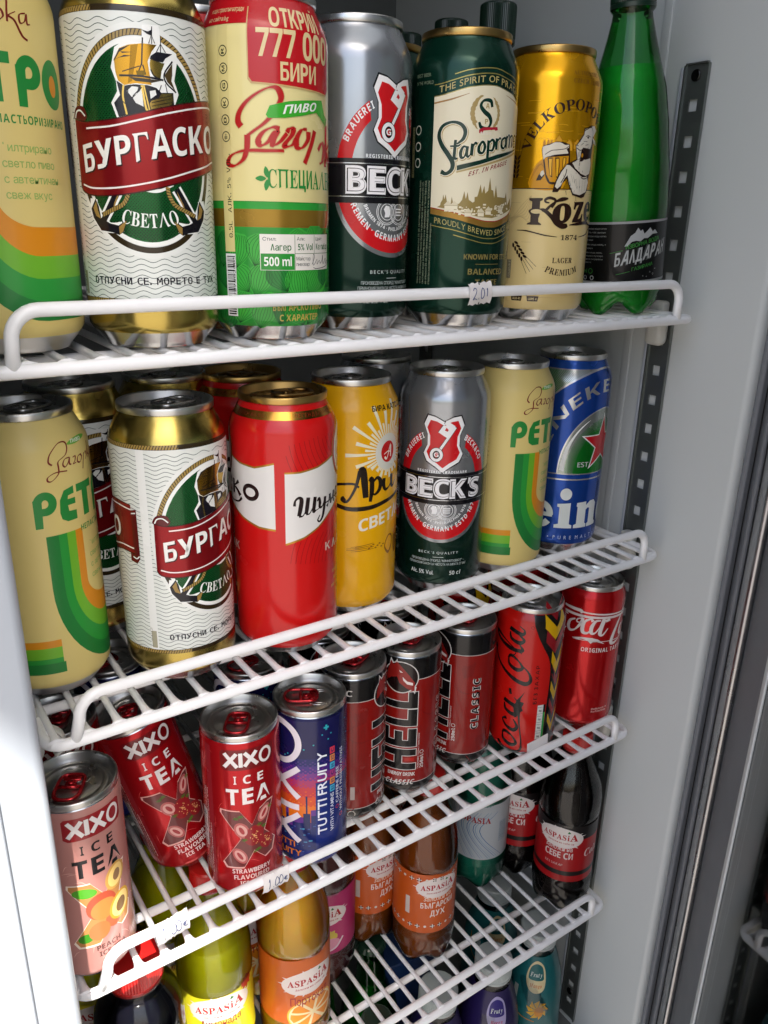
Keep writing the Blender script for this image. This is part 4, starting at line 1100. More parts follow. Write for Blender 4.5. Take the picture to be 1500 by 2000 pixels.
# ---- silver and green can with the key shield
def d_key(p):
    G = 2 * math.pi * 33; H = G / 2; cu = 0
    gm = '#0c2c22+'
    for rep in (-G / 2, 0):
        q = Shift(p, rep)
        # silver oval field over the green foot
        q.poly('#9b9fa3~', [(-38, 72)] + circ(0, 83, 37.4, 41, 40, 180, 360) + [(38, 84), (-38, 84)], 2) if False else q.poly('#9b9fa3~', circ(0, 83, 37.4, 40.6, 40, 180, 360), 2)
        q.ring('#c8141c', 0, 88, 35.2, 41.5, 8.4, 3, 8, 172, 60); q.ring('#c8141c', 0, 83.5, 35.2, 38.6, 8.4, 3, 181, 359, 60)
        q.poly('#9b9fa3~', [(-13, 140), (13, 140), (17, 126), (15, 108), (0, 98), (-15, 108), (-17, 126)], 4)
        sh = [(-11.6, 137.6), (-6.2, 136.6), (0, 133.4), (6.2, 136.6), (11.6, 137.6), (14.4, 131), (11.6, 124), (11.4, 116.4), (14.2, 110), (11.6, 104.4), (5, 100.4), (0, 96.4), (-5, 100.4), (-11.6, 104.4), (-14.2, 110), (-11.4, 116.4), (-11.6, 124), (-14.4, 131)]
        sc2 = lambda k: [(a * k, 117 + (b - 117) * k) for a, b in sh]
        q.poly('#101216', sc2(1.05), 5); q.poly('#f0f0f0', sc2(1.0), 6); q.poly('#c8141c', sc2(.84), 7)
        # key
        K = lambda pts: [(x * .94 - y * .34, 117 + x * .34 + y * .94) for x, y in pts]
        f = lambda pts: [(x * math.cos(R(-32)) - y * math.sin(R(-32)) , 117 + x * math.sin(R(-32)) + y * math.cos(R(-32))) for x, y in pts]
        for w_, c_ in ((.9, '#101216'), (0, '#f0f0f0')):
            l = 8 if w_ else 9
            q.poly(c_, f([(-.9 - w_ / 2, -6), (.9 + w_ / 2, -6), (.9 + w_ / 2, 15 + w_ / 2), (-.9 - w_ / 2, 15 + w_ / 2)]), l)
            q.poly(c_, f([(-.5, 15.6), (-8 - w_ / 2, 15.6), (-8 - w_ / 2, 13 ), (-6, 12.4), (-8 - w_ / 2, 11.4), (-8 - w_ / 2, 5.4), (-.5, 5.4)]), l)
        q.poly('#c8141c', f([(-5.2, 11.4), (-3, 10.8), (-3, 9.4), (-5.2, 9)]), 10)
        cx, cy_ = f([(0, -9)])[0]
        q.ring('#101216', cx, cy_, 5.0, 5.4, 3.4, 10); q.ring('#f0f0f0', cx, cy_, 4.6, 5.0, 2.0, 11); q.line('#f0f0f0', 'G', 'sans', cx, cy_ - 1.4, 3.4, 3, 12, center=True)
        q.arctext('#eef0f0', 'BRAUEREI', 'sans', 0, 88, 31.4, 155, 116, 3.4, 5, sq=1.17, track=.2); q.arctext('#eef0f0', 'BECK&CO', 'sans', 0, 88, 31.4, 62, 26, 3.4, 5, sq=1.17, track=.2)
        q.arctext('#eef0f0', 'BREMEN · GERMANY ESTD 1873', 'sans', 0, 83.5, 29.2, 196, 344, 3.3, 5, sq=1.1, inward=True, track=.2)
        q.line('#e8ecee', 'REGISTERED TRADEMARK', 'sans', 0, 97.0 - 1.2, 37, 1.9, 5, center=True, track=.2)
        q.arctext('#eef0f0', 'BREMEN 1874 · PHILADELPHIA 1876', 'sans', 0, 78, 20.8, 200, 340, 2.0, 5, sq=1.0, inward=True, track=.15)
        for dx in (-4.6, 4.6):
            for rr_, ww in ((7.2, .35), (6.3, .3), (4.6, .35)): q.ring('#eef0f0', dx, 67.6, rr_, rr_, ww, 5 if dx < 0 else 6, n=32)
        for k in (-1.6, 0, 1.6): q.rect('#eef0f0', 2, 7.2, 67.2 + k, 67.9 + k, 6)
        q.poly('#eef0f0', [(-6.4, 64.6), (-3, 64.8), (-2.2, 67), (-3, 70.6), (-5.6, 71), (-7, 69), (-6, 67)], 6)
        q.line('#d8dedc', "BECK'S QUALITY", None, 0, 33.4, 30, 1.9, 5, center=True, track=.3); q.rect('#d8dedc', -4, 4, 30.6, 30.9, 5)
        q.line('#c4ccca', 'ПРОИЗВЕДЕНА СПОРЕД "REINHEITSGEBOT" –', None, 0, 27.2, 41, 1.8, 5, center=True); q.line('#c4ccca', 'ГЕРМАНСКИЯ ЗАКОН ЗА ЧИСТОТА НА БИРАТА ОТ 1516Г.', None, 0, 24.2, 45, 1.8, 5, center=True)
        q.line('#dfe4e2', 'Alc. 5% Vol.', None, -21, 16.6, 18, 3.2, 5, off=.01); q.line('#dfe4e2', '50 cl', 'sansital', 9, 16.6, 9, 3.2, 5)
        # black name band
        q.rect('#0e0e14', -G / 4, G / 4, 72, 95.4, 8)
        for v in (75.2, 92.6): q.rect('#c8ccd0*', -G / 4, G / 4, v, v + .45, 9)
        xs = [(-29.4, -18.6, 'B'), (-17.2, -6.6, 'E'), (-5.4, 5.6, 'C'), (6.6, 18.4, 'K'), (19.4, 22.2, "'"), (21.6, 30.6, 'S')]
        for a, b, ch in xs:
            if ch == "'": q.poly('#f0f0f2', [(20.2, 91.8), (22.4, 91.8), (20.8, 87.4), (19.8, 87.4)], 10); continue
            q.text('#f0f0f2', ch, 'sans', a - .5, 77.4, b - a + 1.0, 0, 0, 13.4, 10, off=.03); q.text('#0e0e14', ch, 'sans', a + .25, 78.1, b - a - .5, 0, 0, 12.0, 11, off=.0); q.text('#f0f0f2', ch, 'sans', a + .9, 78.3, b - a - 1.4, 0, 0, 11.6, 12, off=-.012)
DESIGNS['key'] = ('tall', [(8, METAL), (73, '#0b2d23+'), (163.6, '#9b9fa3~'), (200, METAL)], 'can_print', 'aluminium', 'silver_tab', d_key)

# ---- dark green can with the cream city panel
def d_prague(p):
    cr, go, dg = '#e3dcc0', '#a8905a+', '#0b2f24'
    top = [(-29.1, 130.9), (-24, 131.5), (-17, 133.2), (-9.2, 135.3), (-1.8, 136.5), (2.7, 136.9), (8.8, 136.9), (15.5, 135.5)] + [(24, 133.6), (32, 129.6), (38, 126.6)]
    bot = [(38, 74.5), (34, 71.4), (28, 68)] + [(23.7, 66.4), (15.8, 64.1), (11.2, 63.6), (4.4, 63.9), (-4, 65.8), (-13.6, 68.2), (-22.1, 69.6), (-29, 70.8)]
    p.poly('#b8a468+', [(u, v + .5) for u, v in top] + [(u, v - 2.4) for u, v in bot], 1)
    p.poly(cr, spline(top, False, 3) + spline(bot, False, 3), 2)
    p.poly('#a07a35+', spline(bot, False, 3) + [(u, v - 3.4) for u, v in reversed(spline(bot, False, 3))], 3); p.stroke('#9c2a1c', .5, [(u, v + .1) for u, v in bot], 4)
    p.stroke('#a07a45', [.9, .9, .2], [(-29, 127.7), (-18.4, 129.5), (-8, 132.6)], 3); p.stroke('#a07a45', [.2, .8], [(16.6, 133), (32.1, 129.4)], 3)
    for off in (3.2, 6.0):
        pts = [(u, v + off + 3.2) for u, v in top][(0 if off < 4 else 2):]
        p.stroke('#a59450+', .55, pts, 2)
        pts = [(u, v - off - 6.6) for u, v in bot][::-1][(0 if off < 4 else 2):(None if off < 4 else -2)]
        p.stroke('#a59450+', .5, pts, 2)
    def along(s, base, dv, u0, u1, h, c):
        polys, W = text_polys(s, None, .008, .13); B = spline(base, False, 4)
        def vv(u):
            for a, b in zip(B, B[1:]):
                if min(a[0], b[0]) <= u <= max(a[0], b[0]) and abs(a[0] - b[0]) > 1e-6: return a[1] + (b[1] - a[1]) * (u - a[0]) / (b[0] - a[0])
            return B[0][1] if abs(u - B[0][0]) < abs(u - B[-1][0]) else B[-1][1]
        out = [[(u0 + (u1 - u0) * x / W, vv(u0 + (u1 - u0) * x / W) + dv + y / .7 * h) for x, y in q] for q in polys]
        p.add(c, out, 3)
    along('THE SPIRIT OF PRAGUE', top, 1.9, -26, 33, 3.4, '#b8a468'); along('PROUDLY BREWED SINCE 1869', bot, -8.0, -26, 34, 3.2, '#a8985c')
    # city skyline
    g = '#93804a'
    p.poly(g, [(-24.6, 71.1), (-22.5, 72.2), (-22.3, 73.7), (-21.2, 75.3), (-20.8, 78.4), (-20, 75.6), (-19.3, 78.4), (-18.3, 74.3), (-17.7, 72.8), (-16, 73.3), (-15.5, 77.2), (-14.5, 73.4), (-11.1, 73.2), (-9.3, 75.5), (-8.2, 80.4), (-7.1, 76.1), (-6.2, 79.9), (-5.2, 75.6), (-2.8, 74.1), (-1.7, 74.7), (-1.8, 77.2), (-0.2, 77.5), (0.3, 78.8), (1.6, 84.4), (2.8, 79.4), (4.1, 83.7), (5, 79.4), (6.9, 81), (7.8, 88.4), (9.2, 81.6), (10.7, 81.2), (11.8, 77.1), (12.6, 84.3), (14.3, 77.7), (22, 77.4), (23, 80.6), (25.9, 73.3), (30.1, 77.6), (32.2, 71.3), (20.1, 67.9), (11, 65.6), (1.8, 66), (-5.2, 67.4), (-14.2, 69.8)], 3)
    rn = random.Random(8)
    for i in range(70):
        x = rn.uniform(200, 900); y = rn.uniform(1545, 1640) if i % 2 else rn.uniform(1500, 1570) if x > 560 else 1600
        u = -29 + (x - 65) / 880 * 58; v = 74 - (y - 1500) / 100 * 5.2
        w = rn.uniform(.5, 2.4); hgt = rn.uniform(.4, 1.3); p.rect('#e8e0c4', u, u + w, v, v + hgt, 4)
    for a in ((-17.7, 72.3), (-13.8, 72.3), (2.8, 68.6), (7.8, 69.7), (-5.3, 68.4), (17.7, 71),): p.poly('#d8ceae', [(a[0] - 2.6, a[1]), (a[0], a[1] + 2.6), (a[0] + 2.6, a[1])], 5); p.rect('#e8e0c4', a[0] - 2, a[0] + 2, a[1] - 2.2, a[1] - .2, 5)
    # crest
    for k in range(9):
        t = R(115 + k * 17); p.ell('#a8925c', 2.6 + 8.4 * math.cos(t), 122.6 + 8.6 * math.sin(t), 1.5, 1.9, 3, rot=math.degrees(t), n=10); t = R(65 - k * 15); p.ell('#a8925c', 2.6 + 8.4 * math.cos(t), 122.6 + 8.6 * math.sin(t), .8, 2.2, 3, rot=math.degrees(t) + 20, n=8)
    p.stroke('#a8925c', .4, circ(2.6, 122.6, 7.4, 7.8, 20, 60, 300), 3)
    p.stroke(cr, 4.0, [(6.6, 126.2), (5, 129.6), (.8, 129.4), (-1, 126.6), (1.4, 123.6), (4.6, 121.4), (6, 118), (4, 114.6), (0, 114.8), (-1.8, 118)], 4)
    p.stroke(dg, [1.6, 2.2, 1.2, 2.2, 2.6, 2.2, 1.2, 2.2, 1.4], [(6.2, 126.0), (5, 129.2), (.8, 129.2), (-1, 126.4), (1.4, 123.4), (4.6, 121.2), (5.8, 118), (4, 114.9), (0, 115), (-1.6, 117.8)], 5)
    p.line('#a8925c', 'A', 'sans', 2, 125.2, 2.4, 2.6, 6); p.line('#a8925c', 'P', 'sans', 2, 117, 2.0, 2.6, 6)
    p.poly('#b02234', [(-1.4, 113.7), (-1.3, 112), (1, 112.1), (1.4, 113.4), (8.8, 114.3), (9.2, 113.8), (11.2, 114.2), (10.7, 115.9), (8.7, 115.7), (1.3, 115.1), (-1.2, 114)], 5); p.line('#e8e0d0', '1869', 'sans', -.8, 111.2, 7.4, 1.6, 6)
    # name
    def s_(pts, w, n=5):
        p.stroke('#b5a06a', [x + 1.1 for x in w], [(a + .35, b - .35) for a, b in pts], 4, n=n); p.stroke('#ece6d0', [x + .75 for x in w], pts, 5, n=n); p.stroke(dg, w, pts, 6, n=n)
    s_([(-13.9, 105.9), (-10.3, 108.9), (-9.5, 113.2), (-12.4, 116.6), (-17.8, 117.5), (-23.2, 115.2), (-25, 110.4), (-23, 105.4), (-19.1, 100.5), (-16.1, 96), (-16.4, 92.1), (-19.7, 89.8), (-22.9, 91)], [.9, 2.0, 2.4, 1.9, 1.4, 1.9, 2.4, 2.6, 2.8, 2.8, 2.3, 1.9, 2.6])
    s_([(-14.8, 108.1), (-15.1, 102.5), (-15.1, 98.5), (-13.2, 98)], [1.7, 1.9, 1.9, 1.0]); s_([(-17.9, 104.7), (-13.3, 104.9), (-11.8, 105.9)], [.9, 1.1, .7])
    s_([(-7.9, 104.3), (-10.1, 104.5), (-11.5, 101.5), (-11.1, 98.8), (-9.3, 99.1), (-8.1, 102.6)], [1.1, 1.2, 2.0, 1.8, 1.0, 1.0]); s_([(-7.7, 104.8), (-8, 100.6), (-7.1, 99.1), (-6.1, 100.2)], [1.8, 1.9, 1.2, .7])
    s_([(-4.8, 106.3), (-5.2, 99.9)], [2.0, 2.0]); s_([(-4.7, 104.6), (-3.2, 106.6), (-2, 106.2)], [.9, 1.4, 1.4])
    s_([(0.7, 107.3), (-0.8, 104.7), (-0.6, 102), (1.7, 101.6), (2.9, 104.9), (1.6, 107.4), (0.3, 107)], [1.2, 1.8, 2.0, 1.2, 1.9, 1.5, 1.2])
    s_([(5.1, 108.4), (4.9, 98.8)], [1.9, 1.9]); s_([(5.4, 107), (7.6, 108.8), (9.1, 107.2), (8.1, 103.4), (5.8, 103.1)], [.9, 1.5, 2.0, 1.5, .8]); s_([(10.9, 109.8), (10.8, 103.8)], [1.9, 1.9]); s_([(11.3, 108.1), (13.1, 110), (14.1, 109.6)], [.8, 1.3, 1.2])
    s_([(17.9, 110.8), (15.1, 109.1), (15.1, 105.6), (17.3, 105), (18.7, 108.3)], [1.1, 1.5, 1.9, 1.1, 1.0]); s_([(18.6, 111), (18.9, 105.6)], [1.8, 1.6])
    for dx in (0, 3.3, 6.6): s_([(19.6 + dx, 111.8 + dx * .14), (19.2 + dx, 105.2 + dx * .14)], [1.5, 1.5])
    for dx in (0, 3.3): s_([(19.8 + dx, 110.2), (21.6 + dx, 112.4), (22.8 + dx, 111.4)], [.7, 1.1, 1.1])
    s_([(28.6, 109.4), (31.4, 110), (31, 112.6), (29, 112.2), (28.4, 108), (30, 106.2), (32, 107)], [.8, .8, 1.1, 1.4, 1.7, 1.1, .7]); s_([(34, 113.4), (33.6, 106.6)], [1.5, 1.5]); s_([(34.2, 111.6), (36.2, 113.4), (37.2, 112), (36.8, 107)], [.7, 1.2, 1.6, 1.5])
    p.poly('#b5a06a', [(-13.7, 91.1), (-0.2, 94.6), (32.4, 104.1), (34.5, 103.4), (0.5, 93.7), (-13.4, 90.3)], 5); p.poly(dg, [(-13.4, 94.3), (-0.3, 97.4), (12.1, 101.2), (33.2, 105.7), (33.6, 105), (12.3, 98.9), (-0.2, 95.1), (-13.3, 91.6)], 6)
    p.text('#8c2a2c', 'EST. IN PRAGUE', 'sansital', -6.5, 88.5, 27.4, 7.7, 0.4, 2.5, 4, 0, .14)
    p.line('#8a7a45', 'KNOWN FOR ITS', 'sans', 10, 41.5, 33, 3.1, 3, center=True, off=.0); p.rect('#8a7a45', 1, 19, 38.6, 38.9, 3); p.line('#8a7a45', 'BALANCED', 'sans', 10, 32.6, 27, 3.4, 3, center=True); p.line('#8a7a45', 'TASTE', 'sans', 10, 26.4, 17, 3.2, 3, center=True)
    p.line('#7d8a72', 'BEST BEER', None, -44, 142, 12, 1.8, 3); p.line('#7d8a72', 'IN THE WORLD', None, -44, 138, 14, 1.8, 3)
    smallprint(p, '#8f957c', -37, 26, 60, 5, 1.3, 2.3, rot=90, words='бира съдържание на алкохол 5% об. съставки вода ечемичен малц www произведено в Чехия')
    for i in range(3): p.ring('#d8d8c8', -41, 96 + i * 9, 2.7, 2.7, .6, 3, n=18)
    p.rect('#8c8a60', -48, -45, 88, 116, 2); p.line('#20281c', 'OGEL E 0070', 'mono', -45.6, 90, 24, 2.0, 3, rot=90)
DESIGNS['prague'] = ('tall', [(8, METAL), (163.6, '#0b3628+'), (200, '#b0905a*')], 'can_print', 'gold_lid', 'gold_tab', d_prague)

# ---- yellow and cream goat can
def d_goat(p):
    G = 2 * math.pi * 33; H = G / 2; br = '#2c1a12'
    rn = random.Random(11)
    for i in range(120):       # wood grain
        u = rn.uniform(-H, H - 14); v = rn.uniform(14, 150); c_ = '#c8961a' if v > 84 else '#c8b07c'
        L = rn.uniform(5, 13); p.stroke(c_, .22, [(u, v), (u + L * .5, v + rn.uniform(-.5, .5)), (u + L, v)], 1, n=2)
    for k in range(7): p.stroke('#c4ac78', .25, [(-30, 66 - k * 1.2), (-24 + k * .8, 67), (-18 + k, 74 - k * 1.6), (-12, 80)], 1)
    p.rect(br, -26, H, 84.0, 84.5, 2); 
    for k in range(6): p.poly('#d49512', [(-14 + k * 2, 85), (-10 + k * 1.5, 99 - k), (0, 104 - k * 2), (6, 100 - k), (8, 85)], 1 + k * .1, smooth=True) if k < 1 else p.stroke('#b87a10', .3, [(-15 + k, 86 + k * 2), (-11 + k, 97 + k * .5), (-4, 101 - k * 2)], 2)
    # little houses and trees
    for a, b, w_, h_ in ((0.5, 108.5, 4, 4.5), (7, 107, 5, 4), (13, 108, 5, 3.4)): p.poly('#dca42c', [(a, b), (a + w_, b), (a + w_, b + h_), (a + w_ / 2, b + h_ + 2.6), (a, b + h_)], 2); p.stroke('#a86c10', .3, [(a, b), (a + w_, b), (a + w_, b + h_), (a + w_ / 2, b + h_ + 2.6), (a, b + h_)], 3, closed=True, smooth=False); p.rect('#8c5a10', a + 1, a + 1.6, b + 2, b + 3, 4); p.rect('#8c5a10', a + 2.4, a + 3, b + 2, b + 3, 4)
    for u in (-6.4, -4, -2): p.ell('#c08414', u, 109, 1.0, 4.2, 2, n=14)
    # mug
    p.poly(br, [(-7.6, 108.4), (-3, 110.7), (2.6, 112.1), (9.1, 110.8), (10.2, 108.8), (11.1, 98.1), (9.1, 89.4), (4.1, 87.2), (-1.4, 87.3), (-4.3, 92.2), (-6.4, 101.3)], 4, smooth=True)
    p.poly('#d49418', [(-5.7, 102.6), (9.9, 103.9), (10.1, 97.1), (8.2, 89.8), (4, 88.1), (-1, 88.4), (-3.6, 92.7)], 5)
    for q in ([(-3.7, 102.6), (-0.6, 102.7), (-0.4, 97.7), (0.2, 91), (-1.3, 91.8), (-2.8, 97.7)], [(1.1, 102.7), (3.8, 102.8), (4.3, 97.8), (4.2, 90.8), (2.7, 91), (1.7, 97.8)], [(6.1, 102.8), (8.4, 102.9), (8.5, 99.3), (6.2, 96.5), (6, 100.6)]): p.poly(br, q, 6); m_ = (sum(a[0] for a in q) / len(q), sum(a[1] for a in q) / len(q)); p.poly('#eeb42a', [(m_[0] + (a - m_[0]) * .62, m_[1] + (b - m_[1]) * .88) for a, b in q], 7)
    p.poly('#e4dcc8', [(-7.3, 108), (-6.3, 109.3), (-3, 110), (-0.2, 111.4), (3.7, 111.5), (6.8, 110.2), (9.2, 110.3), (9.4, 108.8), (8.1, 107.8), (9.4, 105.6), (7.4, 105.1), (0.5, 104.3), (-2.4, 103.5), (-5.2, 102.6), (-6, 101.3), (-6.8, 103.9)], 7, smooth=True)
    p.stroke(br, .4, [(-5.4, 104.4), (-1.7, 106.7), (2.1, 107.2), (7.1, 108), (9.3, 109.6)], 8)
    # goat
    p.poly(br, [(14.3, 109.9), (17.1, 113.6), (19.9, 117.3), (20.1, 120.4), (24.4, 121.6), (26.7, 122.7), (31.6, 122.2), (31, 112), (30, 100), (29, 84), (26, 80), (23, 79.2), (15.2, 80.8), (11.5, 87.2), (8.7, 92.5), (6.4, 84.7), (4.6, 82.4), (1.1, 82.3), (2, 87.8), (5.3, 95.2), (9.1, 99.3), (11.7, 100.3), (16.1, 102.3), (15, 106.3)], 5)
    p.poly('#e0dac8', [(14.8, 109.9), (17.8, 113.2), (20.6, 116.9), (20.8, 120), (24.5, 121), (27.1, 121), (28.9, 117.1), (29.2, 111.7), (27.8, 108.9), (20.4, 109.3), (19.3, 107.5), (18.6, 102.9), (16.8, 101.9), (15.6, 106.4)], 7)
    p.poly('#e0dac8', [(9.1, 98.7), (11.3, 98.5), (15.8, 95.5), (22.4, 91.7), (27.4, 92.4), (29.2, 88.8), (27.4, 83.1), (21.2, 81), (15.7, 81.8), (12.1, 87.2), (10.3, 92.6), (8.4, 90.7), (6.2, 86.1), (3.9, 84.2), (2.3, 85.1), (3.4, 88.8), (5.9, 94.3)], 7)
    p.poly('#e0dac8', [(12.9, 99.9), (16.8, 101.9), (19.3, 102.5), (23.8, 102.3), (29, 103.5), (31.2, 99.1), (30.1, 94.4), (25.5, 92.8), (20.6, 93.9), (15.6, 96.9)], 7)
    p.poly('#d8d4c8', [(27.4, 121.9), (30.3, 122.6), (34.2, 120.2), (30, 116), (27, 113), (26, 118)], 8); p.stroke(br, .35, [(27.4, 121.7), (29.5, 118.9), (29.3, 115.3)], 9)
    p.ell(br, *(24.3, 115.4), .9, .7, 9, n=12); p.stroke(br, .4, [(21.9, 115.9), (24.5, 116.5), (26.8, 115.8)], 9)          # eye and brow
    p.stroke(br, .55, [(15.2, 108.8), (17.9, 107.6), (20.2, 108.2)], 9); p.stroke(br, .5, [(15.4, 110.4), (16.4, 110)], 9)            # mouth, nostril
    p.poly(br, [(18.2, 100.9), (19.2, 103.4), (20.9, 106.2), (22.8, 105.9), (22.8, 103.1), (20.9, 101.2)], 9); p.ell('#d49418', *(20.3, 104.7), .9, 1.3, 10, n=12)
    p.poly('#e0dac8', [(29.2, 115.8), (34.1, 113.9), (35.9, 111.3), (31.8, 112.4)], 8); p.stroke(br, .5, [(25.3, 121.3), (23, 120.2), (20.6, 119.1), (20.2, 117.3)], 9)
    for ln in ([(16.1, 112.2), (17.9, 112.7)], [(18.2, 110.5), (20.7, 112)], [(20.5, 112.9), (23.9, 113.1)], [(22.3, 110.8), (25.4, 111.4)], [(16.8, 106.4), (16.9, 103.3)], [(18.2, 106), (17.8, 103.8)], [(25.8, 109.7), (22.9, 107.7)]): p.stroke(br, .25, ln, 9, smooth=False)
    for ln in ([(11.2, 99.4), (15.7, 96), (20.8, 92.6)], [(9.4, 96.2), (8.7, 92.5), (6.1, 87.9)], [(2.2, 85.5), (4.4, 83.7)], [(21, 91.6), (24.2, 90.9), (28, 92)], [(30.5, 101.8), (30.5, 97.2), (29.7, 93.4)]): p.stroke(br, .55, ln, 9)
    for ln in ([(12.5, 93.6), (14.9, 88.2)], [(14.3, 92.7), (17, 86.4)], [(17, 91), (18.5, 84.6)], [(19.8, 90.2), (20.8, 83.3)], [(22.7, 89.9), (23.1, 82.9)], [(25.6, 90), (25.9, 83.5)], [(11.1, 90.8), (12.8, 86.3)]): p.stroke(br, [.1, .8, .1], ln, 9)
    for i in range(34):
        cu, cv = rn.choice(((15, 80, 7, 6), (17, 92, 6, 6), (12, 88, 6, 6), (19, 104, 4, 6)))[0:2]; u = cu + rn.uniform(-5, 5); v = cv + rn.uniform(-6, 6); p.stroke(br, .22, [(u, v), (u + rn.uniform(-.4, .8), v - rn.uniform(1, 2.4))], 9, smooth=False)
    p.poly(br, [(-9.8, 89), (-8.6, 92.2), (-6.4, 94.9), (-5.8, 95.4), (-4.7, 92.2), (-6.9, 89.3)], 4); p.poly('#e0dac8', [(-7.1, 94.5), (-5.7, 95.2), (-4.8, 93.1), (-6.4, 91.3), (-7.7, 92.7)], 5)
    # lettering
    p.arctext(br, ''.join(x for x in 'VELKOPOPOVICKÝ'.replace('Ý', 'Y')), 'serif', 14, 101.5, 29.5, 170, -2, 6.4, 6, sq=.98)
    K = [(-13.2, 78.5), (-4.5, 78.6), (-4.5, 77.3), (-6, 76.6), (-5.9, 72.4), (-6.7, 70.5), (-5.6, 68.7), (-6.3, 66.3), (-6.2, 64), (-4.3, 62.8), (-4.3, 62.2), (-13.6, 62.3), (-13.4, 63.1), (-11.4, 63.9), (-11.5, 68.1), (-12.9, 70), (-13, 71.1), (-11.1, 72.3), (-11.2, 76.5), (-13.1, 77.2)]
    p.poly(br, K, 5); p.ell('#dcc894', *(-8, 70.4), 3.6, 1.4, 6, n=20)
    p.stroke(br, [1.2, 2.2, 2.6, 3.2, 3.6, 3.2, 2.0], [(-6.8, 71.5), (-2.9, 71.1), (2, 67.4), (5.4, 63.8), (9.3, 61.9), (12.1, 61.9), (13.5, 62.5)], 5); p.stroke(br, [1.6, 1.8, 1.2, 1.0, 1.8, 2.6, 2.2, 1.0], [(-2.3, 70.9), (2.2, 75.4), (7.1, 77.8), (12.5, 78.7)], 5)
    p.stroke(br, [.8, 1.4, 1.8, 1.6, 1.6], [(-0.1, 75.8), (-2.3, 76.2), (-2.9, 77.6), (-0.1, 78.8), (3.5, 77.7), (3.2, 75.4), (1.4, 73)], 5)
    p.text(br, 'o', 'serif', 2.4, 63.6, 13.4, 1.2, 0, 16.4, 6, .02); p.text(br, 'z', 'serif', 17.0, 64.6, 9.6, .6, 0, 17.4, 6, .02); p.text(br, 'e', 'serif', 27.6, 65.4, 9.4, .6, 0, 16.6, 6, .02); p.text(br, 'l', 'serif', 38, 66.0, 5.4, .4, 0, 18, 6, .02)
    p.stroke(br, [.4, 1.9, 2.2, 1.2, .5], [(15, 62.5), (21.7, 63.3), (31.8, 64.2), (38, 63), (44, 62.4)], 5)
    p.stroke(br, [.3, .8, .8, .3], [(-20, 58.7), (-13.2, 58.4), (-2, 56), (6.8, 55)], 5); p.stroke(br, [.3, .8, .8, .3], [(24.6, 55.2), (33.9, 56.9), (38, 60), (46, 62)], 5)
    p.text(br, '1874', 'serif', 9.4, 53.1, 13.5, 0.1, 0, 3.1, 6)
    for (u, v, rot) in ((-24, 92, 88), (-21, 50, -52)):
        for k in range(5):
            for sg in (-1, 1):
                a = R(rot); du, dv = math.cos(a) * k * 2.7, math.sin(a) * k * 2.7
                p.ell(br, u + du - math.sin(a) * sg * 1.3, v + dv + math.cos(a) * sg * 1.3, 1.6, .8, 5, rot=rot + sg * 28, n=12)
        for k in range(4): a = R(rot + (k - 1.5) * 7); p.stroke(br, .25, [(u + math.cos(a) * 12, v + math.sin(a) * 12), (u + math.cos(a) * 21, v + math.sin(a) * 21)], 5, smooth=False)
    p.line(br, 'LAGER', 'serif', 12.5, 38.6, 15, 3.4, 5, center=True); p.arctext(br, 'PREMIUM', 'serif', 13, 62, 31.5, 246, 294, 4.0, 5, inward=True)
    p.line('#6a4a1a', 'AUTHENTIC', 'serif', 9, 150.2, 21, 2.5, 4); p.rect('#6a4a1a', 11, 27, 149.0, 149.2, 4); p.line('#6a4a1a', 'CZECH TASTE', 'serif', 9, 145.6, 23, 2.5, 4)
    p.line('#4a4030', '3 856404 005782', 'mono', -27.5, 22, 26, 2.0, 4, rot=90); p.rect('#8c8468', -26, -22.6, 28, 40, 4); p.line('#d8d0b0', 'P2GJ07/D S', 'mono', -23.4, 29, 10, 1.7, 5, rot=90)
    for u, s in ((-21, 'ALU 41'), (-10, 'LDPE 4')): p.poly(br, [(u, 17), (u + 8, 17), (u + 7.4, 13.6), (u + .6, 13.6)], 4); p.line('#d8c890', s, 'sans', u + 1.2, 14.4, 5.6, 1.5, 5); p.line(br, 'PLASTICA', 'sans', u + .8, 17.8, 6.4, 1.1, 5); p.stroke(br, .25, [(u, 17), (u, 21), (u + 1, 22)], 4, smooth=False)
DESIGNS['goat'] = ('tall', [(8, METAL), (84, '#e2cb8c'), (163.6, '#e8a90c~'), (200, '#b0905a*')], 'can_print', 'gold_lid', 'gold_tab', d_goat)

